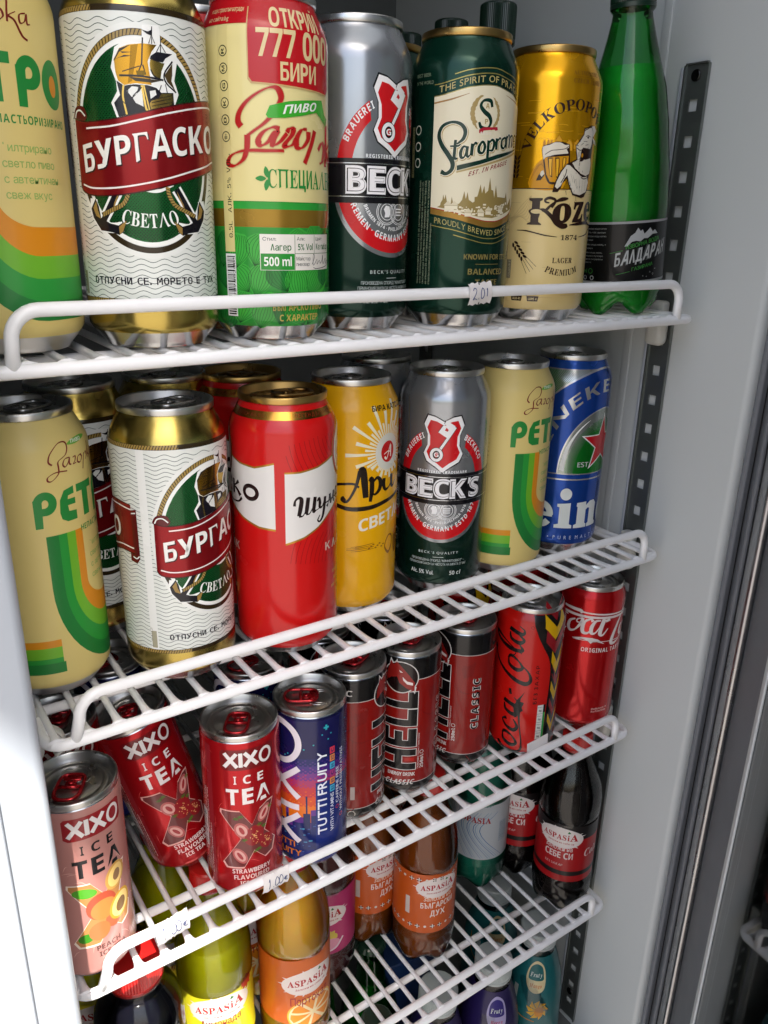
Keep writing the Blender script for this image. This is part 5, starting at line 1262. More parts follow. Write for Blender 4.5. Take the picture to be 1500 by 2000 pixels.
# ---- red can with the white side panels
def d_horse(p):
    G = 2 * math.pi * 33; H = G / 2
    p.rect('#b98a3a*', -H, H, 155, 159.6, 3)
    for s, a in (('ЛЕГЕНДАРЕН ВКУС', 10), ('ЛЕГЕНДАРЕН ВКУС', -48)): p.line('#8c3018', s, None, a, 156.2, 38, 2.1, 4, track=.3)
    for rep in (0, -H, ):
        q = Shift(p, rep)
        for k in range(26):
            r_ = 14 + k * 3.1
            for cu, cv, a0, a1 in ((50, 150, 190, 262), (50, 60, 95, 175)):
                pts = [(cu + r_ * math.cos(R(t)), cv + r_ * 1.15 * math.sin(R(t))) for t in range(a0, a1 + 1, 6)]
                pts = [z for z in pts if 3.5 < z[0] < 100 and (121 < z[1] < 145 if cv > 100 else 14 < z[1] < 84)]
                if len(pts) > 2: q.stroke('#84080c', .32, pts, 1, n=2)
        top = [(2.8, 123.6), (12, 123.6), (24, 125.4), (36, 129), (44, 131), (52, 131.4), (64, 130), (76, 127), (88, 126), (100.4, 129.4)]
        bot = [(100.4, 88.8), (90, 89.8), (78, 93.6), (66, 99), (55, 101.5), (44, 100.6), (34, 95), (24, 88), (14, 83), (2.6, 79.6)]
        q.poly('#b8862c+', [(a, b + 1.1) for a, b in top] + [(a, b - 1.3) for a, b in bot], 3); q.poly('#dcdad6', top + bot, 4)
        q.ell('#b8862c+', 52, 133, 14.4, 19, 5); q.ell('#9c1414', 52, 133, 13.6, 18.2, 6); q.ell('#dcdad6', 52, 133, 11.4, 16, 7)
        q.poly('#9c1414', [(46, 121), (49, 126), (47, 130), (50, 136), (48, 141), (53, 146), (58, 141), (60, 134), (57, 132), (58, 126), (55, 124), (56, 120)], 8, smooth=True)
        for ln in ([(43, 122), (44, 130), (43, 138)], [(46, 124), (45, 132), (47, 139)]): q.stroke('#9c1414', .6, ln, 8)
        k_ = '#231716'
        # brush lettering
        def s(pts, w): q.stroke(k_, w, pts, 6)
        s([(8.2, 103.4), (8.8, 106.8), (11, 108.4), (12.6, 107), (12.0, 102), (10.9, 96.8)], [1.8, 1.2, 1.6, 2.6, 2.8, 2.4]); s([(10.9, 96.6), (13.6, 97), (16.2, 102), (16.8, 107)], [1.6, .7, .7, .8]); s([(17, 108), (16.2, 102), (15.5, 97.6)], [2.5, 2.7, 2.3])
        s([(15.4, 97.4), (18, 97.8), (20.8, 103), (21.4, 107)], [1.3, .7, .7, .8]); s([(21.8, 107.6), (21, 101.6), (20.6, 98.2), (22.6, 99)], [2.4, 2.6, 2.0, .7])
        s([(23.2, 104.4), (24.7, 106), (25.4, 103), (25.2, 100.4), (27, 99.8), (28.8, 103)], [.8, 1.8, 2.3, 1.9, .7, .7]); s([(30, 106), (29, 99), (27.4, 93.4), (25.2, 91), (23.6, 92.2), (25.4, 95.2)], [2.3, 2.3, 1.8, 1.2, 1.1, .6])
        s([(31.6, 99.0), (33, 101), (34.4, 105.6)], [2, .8, .8]); s([(34.8, 106.4), (36, 100)], [2.2, 2.2]); s([(36.2, 99.8), (39.2, 106.6)], [.7, .7]); s([(39.8, 107.4), (39.8, 101), (41.8, 101)], [2.4, 2.4, .8])
        s([(43.2, 103.6), (46.2, 105), (46, 107.8), (43.8, 107.6), (42.8, 104), (44.4, 101.2), (47.4, 102.6)], [.7, .7, 1.1, 2.0, 2.4, 1.3, .7])
        s([(49.9, 111.6), (49.6, 103.6)], [2.6, 2.6]); s([(49.8, 107.6), (54.2, 108.2)], [1.2, 1.2]); s([(55, 113), (54.6, 104.6)], [2.6, 2.6]); s([(63.8, 112.4), (61, 115.2), (58.8, 112), (59.4, 107), (63.6, 107.4)], [2.0, 1.4, 2.8, 2.6, 1.0])
        s([(67.6, 115.6), (67.4, 106.4)], [2.8, 2.8]); s([(74.2, 115.4), (71, 113), (68.4, 111.2), (72, 109.8), (75.6, 106.6)], [2.4, 1.2, 1.0, 2.0, 2.8]); q.ring(k_, 84.4, 110.6, 6.2, 5.4, 2.6, 6, n=28)
        s([(22, 98.6), (34, 102.4), (50, 103), (64, 101.6), (73, 102.4), (77, 105.6)], [.5, 1.0, 1.1, 1.1, 1.2, 2.0])
        q.line('#e0cfc0', 'КЛАСИК', 'sans', 30, 70, 42, 5.6, 4, off=-.02, track=.26)
        for i, t in enumerate(('МАЙСТОРСТВО', 'И ТРАДИЦИЯ', 'НА ПИВОВАРИТЕ', 'ОТ 1882')): q.line('#c89a48', t, 'sans', 51, 52 - i * 5, None, 2.4, 4, center=True, off=-.02, track=.2)
    p.ring('#e05048', -2, 40, 60, 60, .01, 1) if False else None
DESIGNS['horse'] = ('tall', [(6, METAL), (163.6, '#c41414'), (200, '#b0803a*')], 'can_print', 'gold_lid', 'gold_tab', d_horse)

# ---- yellow can with the sunburst
def d_sunburst(p):
    cu, cv = 7, 119; W = '#ece6c8'; k = '#1d130c'
    for i in range(44):
        a = R(i * 360 / 44); L = (26, 19, 32, 17)[i % 4] if not (210 < i * 360 / 44 < 330) else (15, 13, 17, 12)[i % 4]
        w0, w1 = .35, (1.3 if i % 2 == 0 else .8); d = (math.cos(a), math.sin(a)); n = (-d[1], d[0]); r0 = 8.2
        p.convex(W, [(cu + d[0] * r0 + n[0] * w0, cv + d[1] * r0 * 1.1 + n[1] * w0), (cu + d[0] * r0 - n[0] * w0, cv + d[1] * r0 * 1.1 - n[1] * w0), (cu + d[0] * L - n[0] * w1, cv + d[1] * L * 1.1 - n[1] * w1), (cu + d[0] * L + n[0] * w1, cv + d[1] * L * 1.1 + n[1] * w1)], 2)
    p.ell('#dcdcd0', cu, cv, 11.2, 12.6, 3); p.ell('#c3221f', cu, cv, 6.6, 7.4, 4)
    p.stroke('#efe9dc', 1, [(cu - 3.4, cv - 3.4), (cu - 1, cv - 4.4), (cu + 2.4, cv + 4.4), (cu + 2.8, cv - 4)], 5, pen=(.5, 1.6, 60)); p.stroke('#efe9dc', .6, [(cu - 4, cv - 1.4), (cu, cv + .2), (cu + 3, cv - 1)], 5)
    def s(pts, w): p.stroke(k, w, pts, 6)
    s([(-15, 108.3), (-17.8, 97.4), (-21.2, 90.1), (-24.1, 86.7), (-26.5, 88.3), (-25.2, 89.5)], [3.0, 2.0, 1.7, 1.9, 3.6, 3.4]); s([(-15.8, 108.4), (-13.1, 108.8), (-11.9, 99.8), (-10.9, 89.1)], [2.0, 4.4, 4.8, 4.0])
    s([(-15.7, 96.7), (-18.9, 99.1), (-24.2, 99.3), (-32, 98), (-38, 92), (-36, 86.6), (-25.2, 82.1), (-17.1, 81.3), (-7, 81.8), (3.7, 83.7), (15.5, 85.7), (30, 89), (38, 95)], [1.4, 1.7, 1.7, 1.9, 2.3, 2.6, 2.9, 3.1, 3.1, 2.9, 2.4, 1.8, .8])
    s([(-8.8, 100.6), (-6.8, 102.1), (-6.6, 93.6), (-7.7, 85.9)], [1.4, 3.4, 3.6, 2.2]); s([(-6.1, 99.2), (-2.5, 102.3), (0.3, 99.2), (-0.6, 93.8), (-4.1, 90.7), (-6, 91.9)], [1.2, 2.2, 3.6, 3.0, 1.6, 1.0])
    s([(3.5, 100.8), (3.3, 95.8), (5, 92.6), (8.4, 93.5), (11.7, 97.7), (11.5, 102.3)], [3.0, 3.0, 2.2, 1.0, 1.4, 3.0]); s([(11.5, 101.8), (11.9, 94.3), (14.3, 93.6), (16.9, 96.9)], [3.0, 3.0, 1.2, .9])
    p.ring(k, 28, 104, 4.2, 5.8, 2.6, 6, n=26); s([(32.6, 111), (32, 100), (34.4, 98.6)], [2.6, 2.8, 1.0]); s([(38, 112), (37, 100.8)], [2.8, 2.8]); s([(37.4, 106.6), (42.4, 107.6)], [1, 1]); s([(43.6, 113), (42.8, 102)], [2.8, 2.8]); p.ring(k, 51, 108.6, 4, 5.4, 2.4, 6, n=26); s([(55.8, 115), (55, 104), (58, 103)], [2.6, 2.6, .9])
    p.text('#ece6d4', 'СВЕТЛО', 'sans', -15.8, 64.6, 45, 8.4, 0, 8.6, 4)
    br = '#8c5a10'
    for i in range(8): p.stroke(br, .28, [(-4 - i * .2, 51.4 + (i % 4) * 1.3), (-18 - (i % 3) * 3, 50.2 + (i % 4) * 1.1)], 4, n=2); p.ell(br, -8 + i * 1.7, 51.6 + (i % 3) * 1.3, .9, .55, 5, n=10)
    p.poly(br, [(5, 51), (9, 58), (14, 57), (14, 49), (10, 44), (7, 46)], 4, smooth=True); p.poly('#e8a818', [(6, 51), (9.4, 57), (13, 56), (13, 50), (9.6, 46)], 5, smooth=True)
    p.poly(br, [(16, 53), (18, 60), (22, 62), (23, 50), (20, 42), (17, 44)], 4, smooth=True); p.poly('#c87a14', [(17, 56), (19, 62), (22, 63), (22, 57)], 5, smooth=True)
    p.line(k, 'БИРА КАТО СЛЪНЦЕ', 'sans', -7, 147.6, 43, 3.6, 5)
    smallprint(p, '#6a4a10', -78, 110, 40, 14, 1.3, 3.2)
DESIGNS['sunburst'] = ('tall', [(6, METAL), (163.6, '#e6ac0a'), (200, METAL)], 'can_print', 'aluminium', 'silver_tab', d_sunburst)

# ---- blue and green can with the red star
def d_zero(p):
    G = 2 * math.pi * 33; H = G / 2; bl = '#17469e+'; gr = '#0f7a22+'; si = '#b4b8b8~'
    p.rect(si, -H, H, 70, 157, 1); p.rect('#1d4ea6+', -H, H, 157.4, 163.5, 2)
    dots(p, '#14641f', lambda u, v: True, -46, 46, 130, 156, 1.6, lambda u, v: .62 * max(0, min(1, (10 - u) / 34 + .3 * math.sin(v * .4) * 0)), 2)
    for rep in (-H, 0):
        q = Shift(p, rep); cu, cv = 24, 72
        if rep == 0:
            pass
        q.poly('#c8ccd0~', [(cu + 73.5 * math.cos(R(t)), cv + 86 * math.sin(R(t))) for t in range(0, 181, 5)], 3)
        q.poly(bl, [(cu + 72 * math.cos(R(t)), cv + 84.6 * math.sin(R(t))) for t in range(0, 181, 5)], 4)
        dots(q, '#132c78', lambda u, v: ((u - cu) / 70) ** 2 + ((v - cv) / 82) ** 2 < 1, -30, 44, 72, 154, 1.8, lambda u, v: .38, 4.4)
        q.poly('#c8ccd0~', [(cu + 39.6 * math.cos(R(t)), cv + 54 * math.sin(R(t))) for t in range(0, 181, 5)], 5)
        q.poly('#9aa29e~', [(cu + 38.6 * math.cos(R(t)), cv + 53 * math.sin(R(t))) for t in range(0, 181, 5)], 6)
        q.add('#eef0ee', [[(cu + 37.6 * math.cos(R(t)), cv + 49 * math.sin(R(t))), (cu + 37.6 * math.cos(R(t - 3)), cv + 49 * math.sin(R(t - 3))), (cu + (37.6 - wa(t - 3)) * math.cos(R(t - 3)), cv + (49 - wa(t - 3)) * math.sin(R(t - 3))), (cu + (37.6 - wa(t)) * math.cos(R(t)), cv + (49 - wa(t)) * math.sin(R(t)))] for wa in [lambda t: max(0, 3.6 * min(1, (t - 112) / 60))] for t in range(117, 180, 3)], 7)
        q.poly(gr, [(cu + 26 * math.cos(R(t)), cv + 37 * math.sin(R(t))) for t in range(0, 181, 5)], 7)
        dots(q, gr, lambda u, v: ((u - cu) / 33.5) ** 2 + ((v - cv) / 45) ** 2 < 1 and v > 72.5, -12, 58, 72, 118, 1.5, lambda u, v: .78 * max(0, min(1, 1.9 - 1.55 * math.sqrt(((u - cu) / 30) ** 2 + ((v - cv) / 42) ** 2) + .35)), 7.3)
        st = []
        for i in range(10):
            r_ = (21.5, 8.6)[i % 2]; a = R(90 + 36 * i); st.append((cu + 1 + r_ * math.cos(a), 96 + r_ * 1.05 * math.sin(a)))
        cx = cu + 1; k_ = lambda f: [(cx + (a - cx) * f, 96 + (b - 96) * f) for a, b in st]
        q.poly('#e4e6e4', k_(1.12), 8); q.poly('#b8141f', st, 9)
        q.line('#c8cccc', 'EST.', 'sans', 1.0, 77.5, 11, 4.2, 8, off=-.02); q.line('#c8cccc', '1873', 'sans', 37, 77.5, 12, 4.2, 8, off=-.02)
        q.arctext('#b9bec2~', 'HEINEKEN', 'sans', cu, cv, 50.5, 192, 66, 7.8, 8, sq=1.32, off=-.005, track=.16)
        q.rect('#c8ccd0~', cu - 52, cu + 51.5, 66.2, 67.4, 4)
    p.rect(bl, -H, H, 9, 71, 3)
    p.rect('#b8bcc2~', -H, H, 66.4, 67.4, 4)
    w = '#dfe4e0'
    p.ell(w, -5.6, 54, 4.8, 5.2, 5); p.poly(w, [(-12, 45.4), (-1, 46.4), (-1, 27.6), (1.4, 26.6), (1.4, 24), (-13.4, 24), (-13.4, 26.8), (-10, 27.8), (-10, 42.4), (-12, 43)], 5)
    p.poly(w, [(4.6, 46.4), (13.6, 47), (13.6, 43.6), (18, 47), (23, 47), (26.4, 43.6), (26.4, 27.8), (28.6, 26.8), (28.6, 24), (16.4, 24), (16.4, 26.8), (17.8, 27.8), (17.8, 40.6), (15.8, 41.2), (13.8, 39.6), (13.8, 27.8), (15.4, 26.8), (15.4, 24), (3, 24), (3, 26.8), (5.4, 27.8), (5.4, 42.6), (4.4, 43.4)], 5)
    for eu in (-25, 41):
        p.ring(w, eu, 35, 10.2, 11.8, 5.4, 5, 40 - 40, 325, 40); p.rect(w, eu - 5, eu + 9.6, 33.4, 37, 5)
    p.poly(w, [(-54, 24), (-54, 60), (-46, 60), (-46, 45), (-42, 45), (-42, 60), (-35.6, 60), (-35.6, 24), (-42, 24), (-42, 40), (-46, 40), (-46, 24)], 5)
    p.line('#c8d0dc', 'PREMIUM QUALITY', None, -60, 14, 36, 3.2, 5, track=.5); p.line('#c8d0dc', '• PURE MALT LAGER •', None, -18, 14, 70, 3.2, 5, track=.7)
DESIGNS['zero'] = ('tall', [(9, METAL), (70, '#17469e+'), (157, '#b4b8b8~'), (163.6, '#1d4ea6+'), (200, METAL)], 'can_print', 'aluminium', 'silver_tab', d_zero)

# ---- iced tea cans
def fruit_x(p, pal, seed):
    """the big X window filled with fruit"""
    X = [(-19.5, 77.6), (-7, 77), (.6, 65), (6, 76.4), (12, 79.6), (16.5, 79.5), (9, 58), (17.5, 47), (15, 38), (9, 35.6), (1.5, 44), (-5.5, 31), (-17, 31), (-19.5, 35), (-6.8, 55), (-19.8, 75)]
    p.poly(pal['rim'], [(a * 1.06, 59 + (b - 59) * 1.05) for a, b in X], 2); p.poly(pal['base'], X, 3)
    return X
def tea(base, dark, ink, fruit, pal, seed):
    def draw(p):
        G = 2 * math.pi * 26.5; H = G / 2; rn = random.Random(seed)
        for i in range(70):
            u, v = rn.uniform(-H, H - 12), rn.uniform(14, 124); a = rn.uniform(0, 180); L = rn.uniform(4, 9)
            if -18 < u < 16 and v > 90 and seed: continue
            p.stroke(pal['leaf'], [.1, .32, .1], [(u, v), (u + L * .5 * math.cos(R(a)), v + L * .5 * math.sin(R(a)) + 1), (u + L * math.cos(R(a)), v + L * math.sin(R(a)))], 1, n=3)
        box_ = [(-18.6, 111.6), (-18.6, 124), (-17, 125.6), (16, 125.6), (18.6, 124), (18.6, 112), (16.6, 110), (-16, 110)]
        p.poly(dark, box_, 2)
        W = '#e4dedc'; sk = lambda pts, w=2.6, lay=4: p.stroke(W, w, pts, lay, smooth=False)
        sk([(-15.8, 112.6), (-7.6, 123.0)]); sk([(-15.4, 123.2), (-7.4, 112.4)]); sk([(-5.0, 123.2), (-5.0, 112.4)], 2.6); sk([(-2.6, 112.8), (5.4, 123.2)]); sk([(-2.4, 123.2), (6.0, 112.8)]); p.ring(W, 12.0, 117.8, 4.9, 6.0, 1.9, 4, n=34)
        p.text(ink, 'I', 'sans', -10.2, 99.2, 1.9, 0, 0, 6.2, 4, track=0); p.text(ink, 'C', 'sans', -4.0, 99.2, 5.2, 0, 0, 6.4, 4); p.text(ink, 'E', 'sans', 5.6, 99.2, 4.2, 0, 0, 6.4, 4)
        for ch, a, b, v in (('T', -15.6, -7.2, 83), ('E', -5.0, 2.4, 83), ('A', 4.2, 14.6, 83)): p.text(ink, ch, 'sans', a, v, b - a, 0, 0, 12.0, 5, .01)
        X = [(a, b - 3) for a, b in fruit_x(p, pal, seed)]
        fruit(p, rn)
        t = ('STRAWBERRY', 'FLAVOURED', 'ICE TEA') if ink != '#1c1a1c' else ('PEACH', 'ICE TEA', '')
        for i, s in enumerate(t):
            if s: p.text(pal['txt'], s, 'sans', (-14, -13, -9)[i] + (0 if ink != '#1c1a1c' else 6), 25.4 - i * 5.2, (27, 25, 15)[i] if ink != '#1c1a1c' else (15, 18, 5)[i], 0, 0, 3.6, 4)
        p.rect(pal['strip'], -31, -26.4, 12, 126, 2); smallprint(p, pal['txt'], -36, 20, 70, 4, 1.2, 2.2, rot=90, lay=4); barcode(p, -42, 40, 8, 30, 3)
        p.rect(pal['strip'], -27, -26.6, 10, 100, 4)
    return draw
def straw(p, rn):
    def berry(u, v, a, b, rot, cut):
        p.ell('#8c1f24' if not cut else '#b05a58', u, v, a, b, 4, rot=rot, n=20)
        if cut: p.ell('#d09a92', u, v, a * .72, b * .74, 5, rot=rot, n=18); p.ell('#9c3034', u, v, a * .3, b * .5, 6, rot=rot, n=12)
        else:
            for k in range(26):
                t = rn.uniform(0, 360); r_ = rn.uniform(0, .85); p.ell('#d8a068', u + a * r_ * math.cos(R(t)), v + b * r_ * math.sin(R(t)), .35, .5, 5, n=6)
    berry(-6.4, 61.5, 4.8, 6.8, 24, True); berry(-8.2, 40.4, 4.2, 7.2, 30, True); berry(10.8, 48, 5.2, 6.2, 20, False); berry(9.4, 72, 3.8, 7, -30, True); berry(2.0, 56, 6.6, 8.4, -14, False)
    for u, v in ((-10, 71.5), (-7, 73), (5.6, 64), (8.8, 61.6), (-4.6, 53.6), (2.4, 42.8), (4.6, 44), (14, 75)):
        for a in range(0, 360, 51): p.convex('#3c7a22', [(u, v), (u + 2.6 * math.cos(R(a)), v + 1.7 * math.sin(R(a))), (u + 1.2 * math.cos(R(a + 30)), v + .8 * math.sin(R(a + 30)))], 7)
def peachf(p, rn):
    p.ell('#4e9c28', -11, 71, 7.2, 3.6, 4, rot=-12, n=20); p.ell('#3a8420', -13, 37, 5, 3.4, 4, rot=14, n=16)
    p.ell('#b04e36', -2, 58, 9.4, 9.8, 5, n=28); p.ell('#c27c40', -1, 55, 8, 7.4, 6, n=24); p.ell('#c89a50', 8.6, 74, 7, 9.2, 5, rot=-20, n=24); p.ell('#ecc878', 8.8, 74, 5.4, 7.6, 6, rot=-20, n=22); p.ell('#8c6a4a', 9.4, 74, 2.6, 4, 7, rot=-15, n=16)
    p.ell('#cc9a38', 10, 51, 7.8, 10, 7, rot=-24, n=26); p.ell('#f0d080', 10, 51, 6.2, 8.4, 8, rot=-24, n=24); p.ell('#7c5c34', 10.2, 50.4, 3.6, 5.0, 9, rot=-20, n=18)
    p.ell('#b87040', -5, 40, 6.4, 6.8, 5, n=22); p.ell('#d06040', 4, 44, 5, 6, 4.6, rot=20, n=18)
DESIGNS['berry'] = ('slim', [(3.2, METAL), (129.8, '#b3141c+'), (200, METAL)], 'can_print', 'aluminium', 'red_tab', tea('#b3141c', '#6e0f14', '#e6e0de', straw, dict(rim='#d8a49c', base='#6a3030', leaf='#cc4a48', txt='#e0cfcc', strip='#8c2028'), 1))
DESIGNS['peach'] = ('slim', [(3.2, METAL), (129.8, '#b47e76'), (200, METAL)], 'can_print', 'aluminium', 'red_tab', tea('#b47e76', '#8e1d22', '#1c1a1c', peachf, dict(rim='#ecdccb', base='#b8804a', leaf='#e4b4a6', txt='#5c3834', strip='#c45c50'), 0))

# ---- blue fruity can
def d_tutti(p):
    G = 2 * math.pi * 26.5; H = G / 2; rn = random.Random(9)
    p.rect('#141548', -H, H, 96, 128, 1); p.rect('#1b2a7c+', -H, H, 4, 34, 1); p.rect('#20246c', -H, H, 34, 96, 1)
    for rep in (0, -H):
        q = Shift(p, rep)
        bands = [(98, '#141a5c'), (92, '#3c2474'), (86, '#6a2a7c'), (80, '#9c2c60'), (74, '#b83038'), (66, '#cc4a20'), (58, '#d86c18'), (44, '#d87a18')]
        for (v, c_), (v2, c2) in zip(bands, bands[1:]):
            q.rect(c_, -H / 2, H / 2, v2, v, 2)
            out = []
            for i in range(int(H / 1.7)):
                for j in range(4):
                    if (i + j) % 2 == 0 and rn.random() < (.95, .7, .45, .25)[j]: u = -H / 2 + i * 1.7; out.append([(u, v2 + j * 1.4), (u + 1.3, v2 + j * 1.4), (u + 1.3, v2 + 1.1 + j * 1.4), (u, v2 + 1.1 + j * 1.4)])
            q.add(c2, out, 2.5)
        # skyline
        rr = random.Random(3); u = -H / 2
        while u < H / 2 - 1:
            w_ = rr.uniform(2.4, 5); h_ = rr.uniform(36, 52); q.rect('#5a2c80', u, min(u + w_, H / 2), 34, h_ + 5, 3); q.rect('#15225e', u, min(u + w_, H / 2), 20, h_, 4); u += w_
        q.rect('#141c50', -15.6, -14.4, 40, 67, 5); q.rect('#141c50', -17.5, -12.4, 34, 52, 5)
        for i in range(60): u, v = rr.uniform(-H / 2, H / 2 - 3), rr.uniform(16, 44); q.rect(rr.choice(('#3c7aa8', '#58a8c8', '#2c4c90')), u, u + rr.choice((.8, 1.6, 2.6)), v, v + .9, 6)
        for i in range(16): u, v = rr.uniform(-H / 2, H / 2 - 2), rr.uniform(98, 126); q.rect('#2fa4b4', u, u + 1, v, v + 1, 4)
        q.rect('#2fa4b4', -2.6, 1.2, 121.4, 122.8, 5); q.rect('#2fa4b4', -1.4, 0, 120, 124.2, 5)
        q.rect('#1a2a70', -8.6, 22, 14, 78, 6)
        # big name, reading upwards
        W = '#dcd4dc'; b_ = -20.5
        L = lambda pts, w=4.4: q.stroke(W, w, [(b_ + 2.2 - y, x) for x, y in pts], 8, smooth=False)
        L([(27, 2), (51, 30)]); L([(51, 2), (27, 30)]); L([(57, 2), (57, 31)], 5); L([(65, 2), (90, 30)]); L([(90, 2), (65, 30)])
        q.ring(W, b_ - 14, 109.5, 16.6, 18, 4.6, 8, n=44)
        q.line('#e4e6f0', 'TUTTI FRUITY', None, -.6, 33, 70, 6.6, 8, rot=90, off=.018); q.line('#dce0ee', 'WITH VITAMINS', None, 5.2, 33, 33, 2.8, 8, rot=90, off=.01)
        for i, c_ in enumerate(('#48a8cc', '#d88a48', '#a03a78', '#48a8cc', '#d88a48', '#c83a50')): q.rect(c_, 2.0, 6, 67.4 + i * 6.4, 72.8 + i * 6.4, 8); q.line('#20285c', ('B3', 'B5', 'C', 'B6', 'B12', 'C')[i], 'sans', 5.2, 68.4 + i * 6.4, 3.4, 2.2, 9, rot=90)
        q.line('#dce0ee', 'CAFFEINE FREE', None, 9.8, 55, 31, 2.6, 8, rot=90, off=.01); q.line('#dce0ee', 'WITHOUT PRESERVATIVES', None, 13.8, 46, 54, 2.6, 8, rot=90, off=.01)
        for a, b in ((8.6, 51.6), (12.6, 42.6)): q.ring('#c83a3a', a, b, 1.6, 1.6, .4, 8, n=14)
        q.line('#d87a1c', 'TUTTI', None, -44, 21.5, 20, 5, 8, off=.02); q.line('#d87a1c', 'FRUITY', None, -44, 14, 25, 5, 8, off=.02)
DESIGNS['tutti'] = ('slim', [(3.2, METAL), (129.8, '#16184a+'), (200, METAL)], 'can_print', 'aluminium', 'red_tab', d_tutti)

# ---- red and black energy can
def d_devil(p):
    G = 2 * math.pi * 26.5; H = G / 2; bk = '#0d0c0d'; W = '#d8d4d0'
    p.rect(bk, -H, H, 112, 129.8, 1); p.rect(bk, -H, H, 3.2, 15, 1); p.rect(W, -H, H, 111.5, 112, 2); p.rect(W, -H, H, 15, 15.5, 2)
    dk = '#7c1310'
    for u, v, s in ((14, 100, 1), (30, 30, 1.2), (-60, 40, 1.3), (60, 70, 1.1), (-40, 100, 1)):
        p.poly(dk, [(u, v), (u + 12 * s, v + 5), (u + 10 * s, v - 7 * s), (u + 2, v - 10 * s)], 2); p.stroke(dk, [.3, 1.6, .3], [(u - 8, v - 16), (u + 4, v - 24 * s), (u + 20 * s, v - 22)], 2); p.stroke(dk, 1.1, [(u + 1, v + 2), (u + 9 * s, v + 1), (u + 11 * s, v + 6)], 3, smooth=False)
    for rep in (0,):
        q = Shift(p, rep)
        base = 4.6; hgt = 29; e = .5
        def blk(rects, grow, c_, lay):
            for x0, x1, y0, y1 in rects: q.rect(c_, base - y1 - grow, base - y0 + grow, x0 - grow, x1 + grow, lay)
        letters = [[(28, 33.5, 0, hgt), (41.5, 47, 0, hgt), (33.4, 41.6, 11.5, 17)], [(50, 55.5, 0, hgt), (55.4, 66.5, 0, 6.4), (55.4, 64, 11.6, 17.4), (55.4, 66.5, hgt - 6, hgt)], [(69.5, 75, 0, hgt), (74.9, 84.5, 0, 7)], [(86, 91.5, 0, hgt), (91.4, 100.5, 0, 7)]]
        for l in letters: blk(l, .75, W, 4)
        for l in letters: blk(l, .2, bk, 5)
        for l, x in ((0, 37.5),): q.rect('#a81a14', base - 9, base - 1, 36, 39.2, 3)
        q.text(W, 'CLASSIC', 'sansital', -20, 17.6 - 4.8, 24, .6, .6, 4.6, 5); q.line(W, 'ENERGY DRINK', 'sans', -18, 21.6, 22.6, 3.4, 5)
        q.line(W, '250ml', 'mono', 11.4, 28, 13, 3.6, 5, rot=90, off=.02); q.ring(W, 9.8, 43.6, 1.8, 1.8, .4, 5, n=16); q.line(W, 'Съдържание / Conținut / Volume nominal', None, 7.4, 28, 34, 1.4, 5, rot=90)
        # side lettering
        for off_, c_, lay in ((.07, W, 5), (.0, bk, 6)): q.line(c_, 'CLASSIC', 'sans', 31.2, 40, 50, 6.2, lay, rot=90, off=off_, track=.16)
        # badge
        cx, cy_ = -9.4, 113.4
        q.poly(W, circ(cx, cy_, 14.2, 14.0) , 7); q.poly(W, [(cx + 8, cy_ - 9), (cx + 11.4, cy_ - 14.6), (cx + 12.6, cy_ - 8)], 7); q.poly('#1a0c0c', circ(cx, cy_, 13.4, 13.2), 8); q.poly(W, [(cx - 10, cy_ + 8), (cx - 8.8, cy_ + 16), (cx - 5.6, cy_ + 12), (cx - 3.4, cy_ + 15.6), (cx - 1, cy_ + 9)], 7.5)
        q.poly('#8e1c18', [(cx - 11, cy_ + 5), (cx - 8.4, cy_ + 14), (cx - 6, cy_ + 10.6), (cx - 3.4, cy_ + 13.6), (cx + 1, cy_ + 9), (cx + 6, cy_ + 3), (cx + 11, cy_ - 4), (cx + 11, cy_ - 12), (cx + 5, cy_ - 9.4), (cx - 1, cy_ - 5), (cx - 3, cy_ + .4), (cx - 8, cy_ - 1), (cx - 12, cy_ - 5)], 9)
        q.poly('#e8dcd8', [(cx + 1.4, cy_ + .6), (cx + 5, cy_ - 3), (cx + 9.6, cy_ - 4.4), (cx + 9.6, cy_ - 6.6), (cx + 5, cy_ - 5.6), (cx + 2, cy_ - 2.4)], 10); q.poly('#e8dcd8', [(cx - 1.6, cy_ + 6.6), (cx + 1.6, cy_ + 4.6), (cx - .4, cy_ + 4.4)], 10); q.poly('#1a0c0c', [(cx - 12, cy_ - 2), (cx - 6, cy_ - 6), (cx - 1, cy_ - 11), (cx - 8, cy_ - 10)], 10)
        smallprint(q, '#7a1a14', -40, 40, 50, 6, 1.3, 2.3, rot=90, lay=4); q.ring(dk, -28, 62, 24, 34, 1.2, 2, 100, 250)
        q.rect('#b8a8a4', -42, -38.6, 24, 36, 4); q.ring(W, -41, 10, 3.2, 3.6, .6, 4, n=20); q.line(W, 'C', 'sans', -46, 117, 5, 5, 4)
DESIGNS['devil'] = ('slim', [(3.2, METAL), (129.8, '#86130e'), (200, METAL)], 'can_print', 'aluminium', 'red_tab', d_devil)

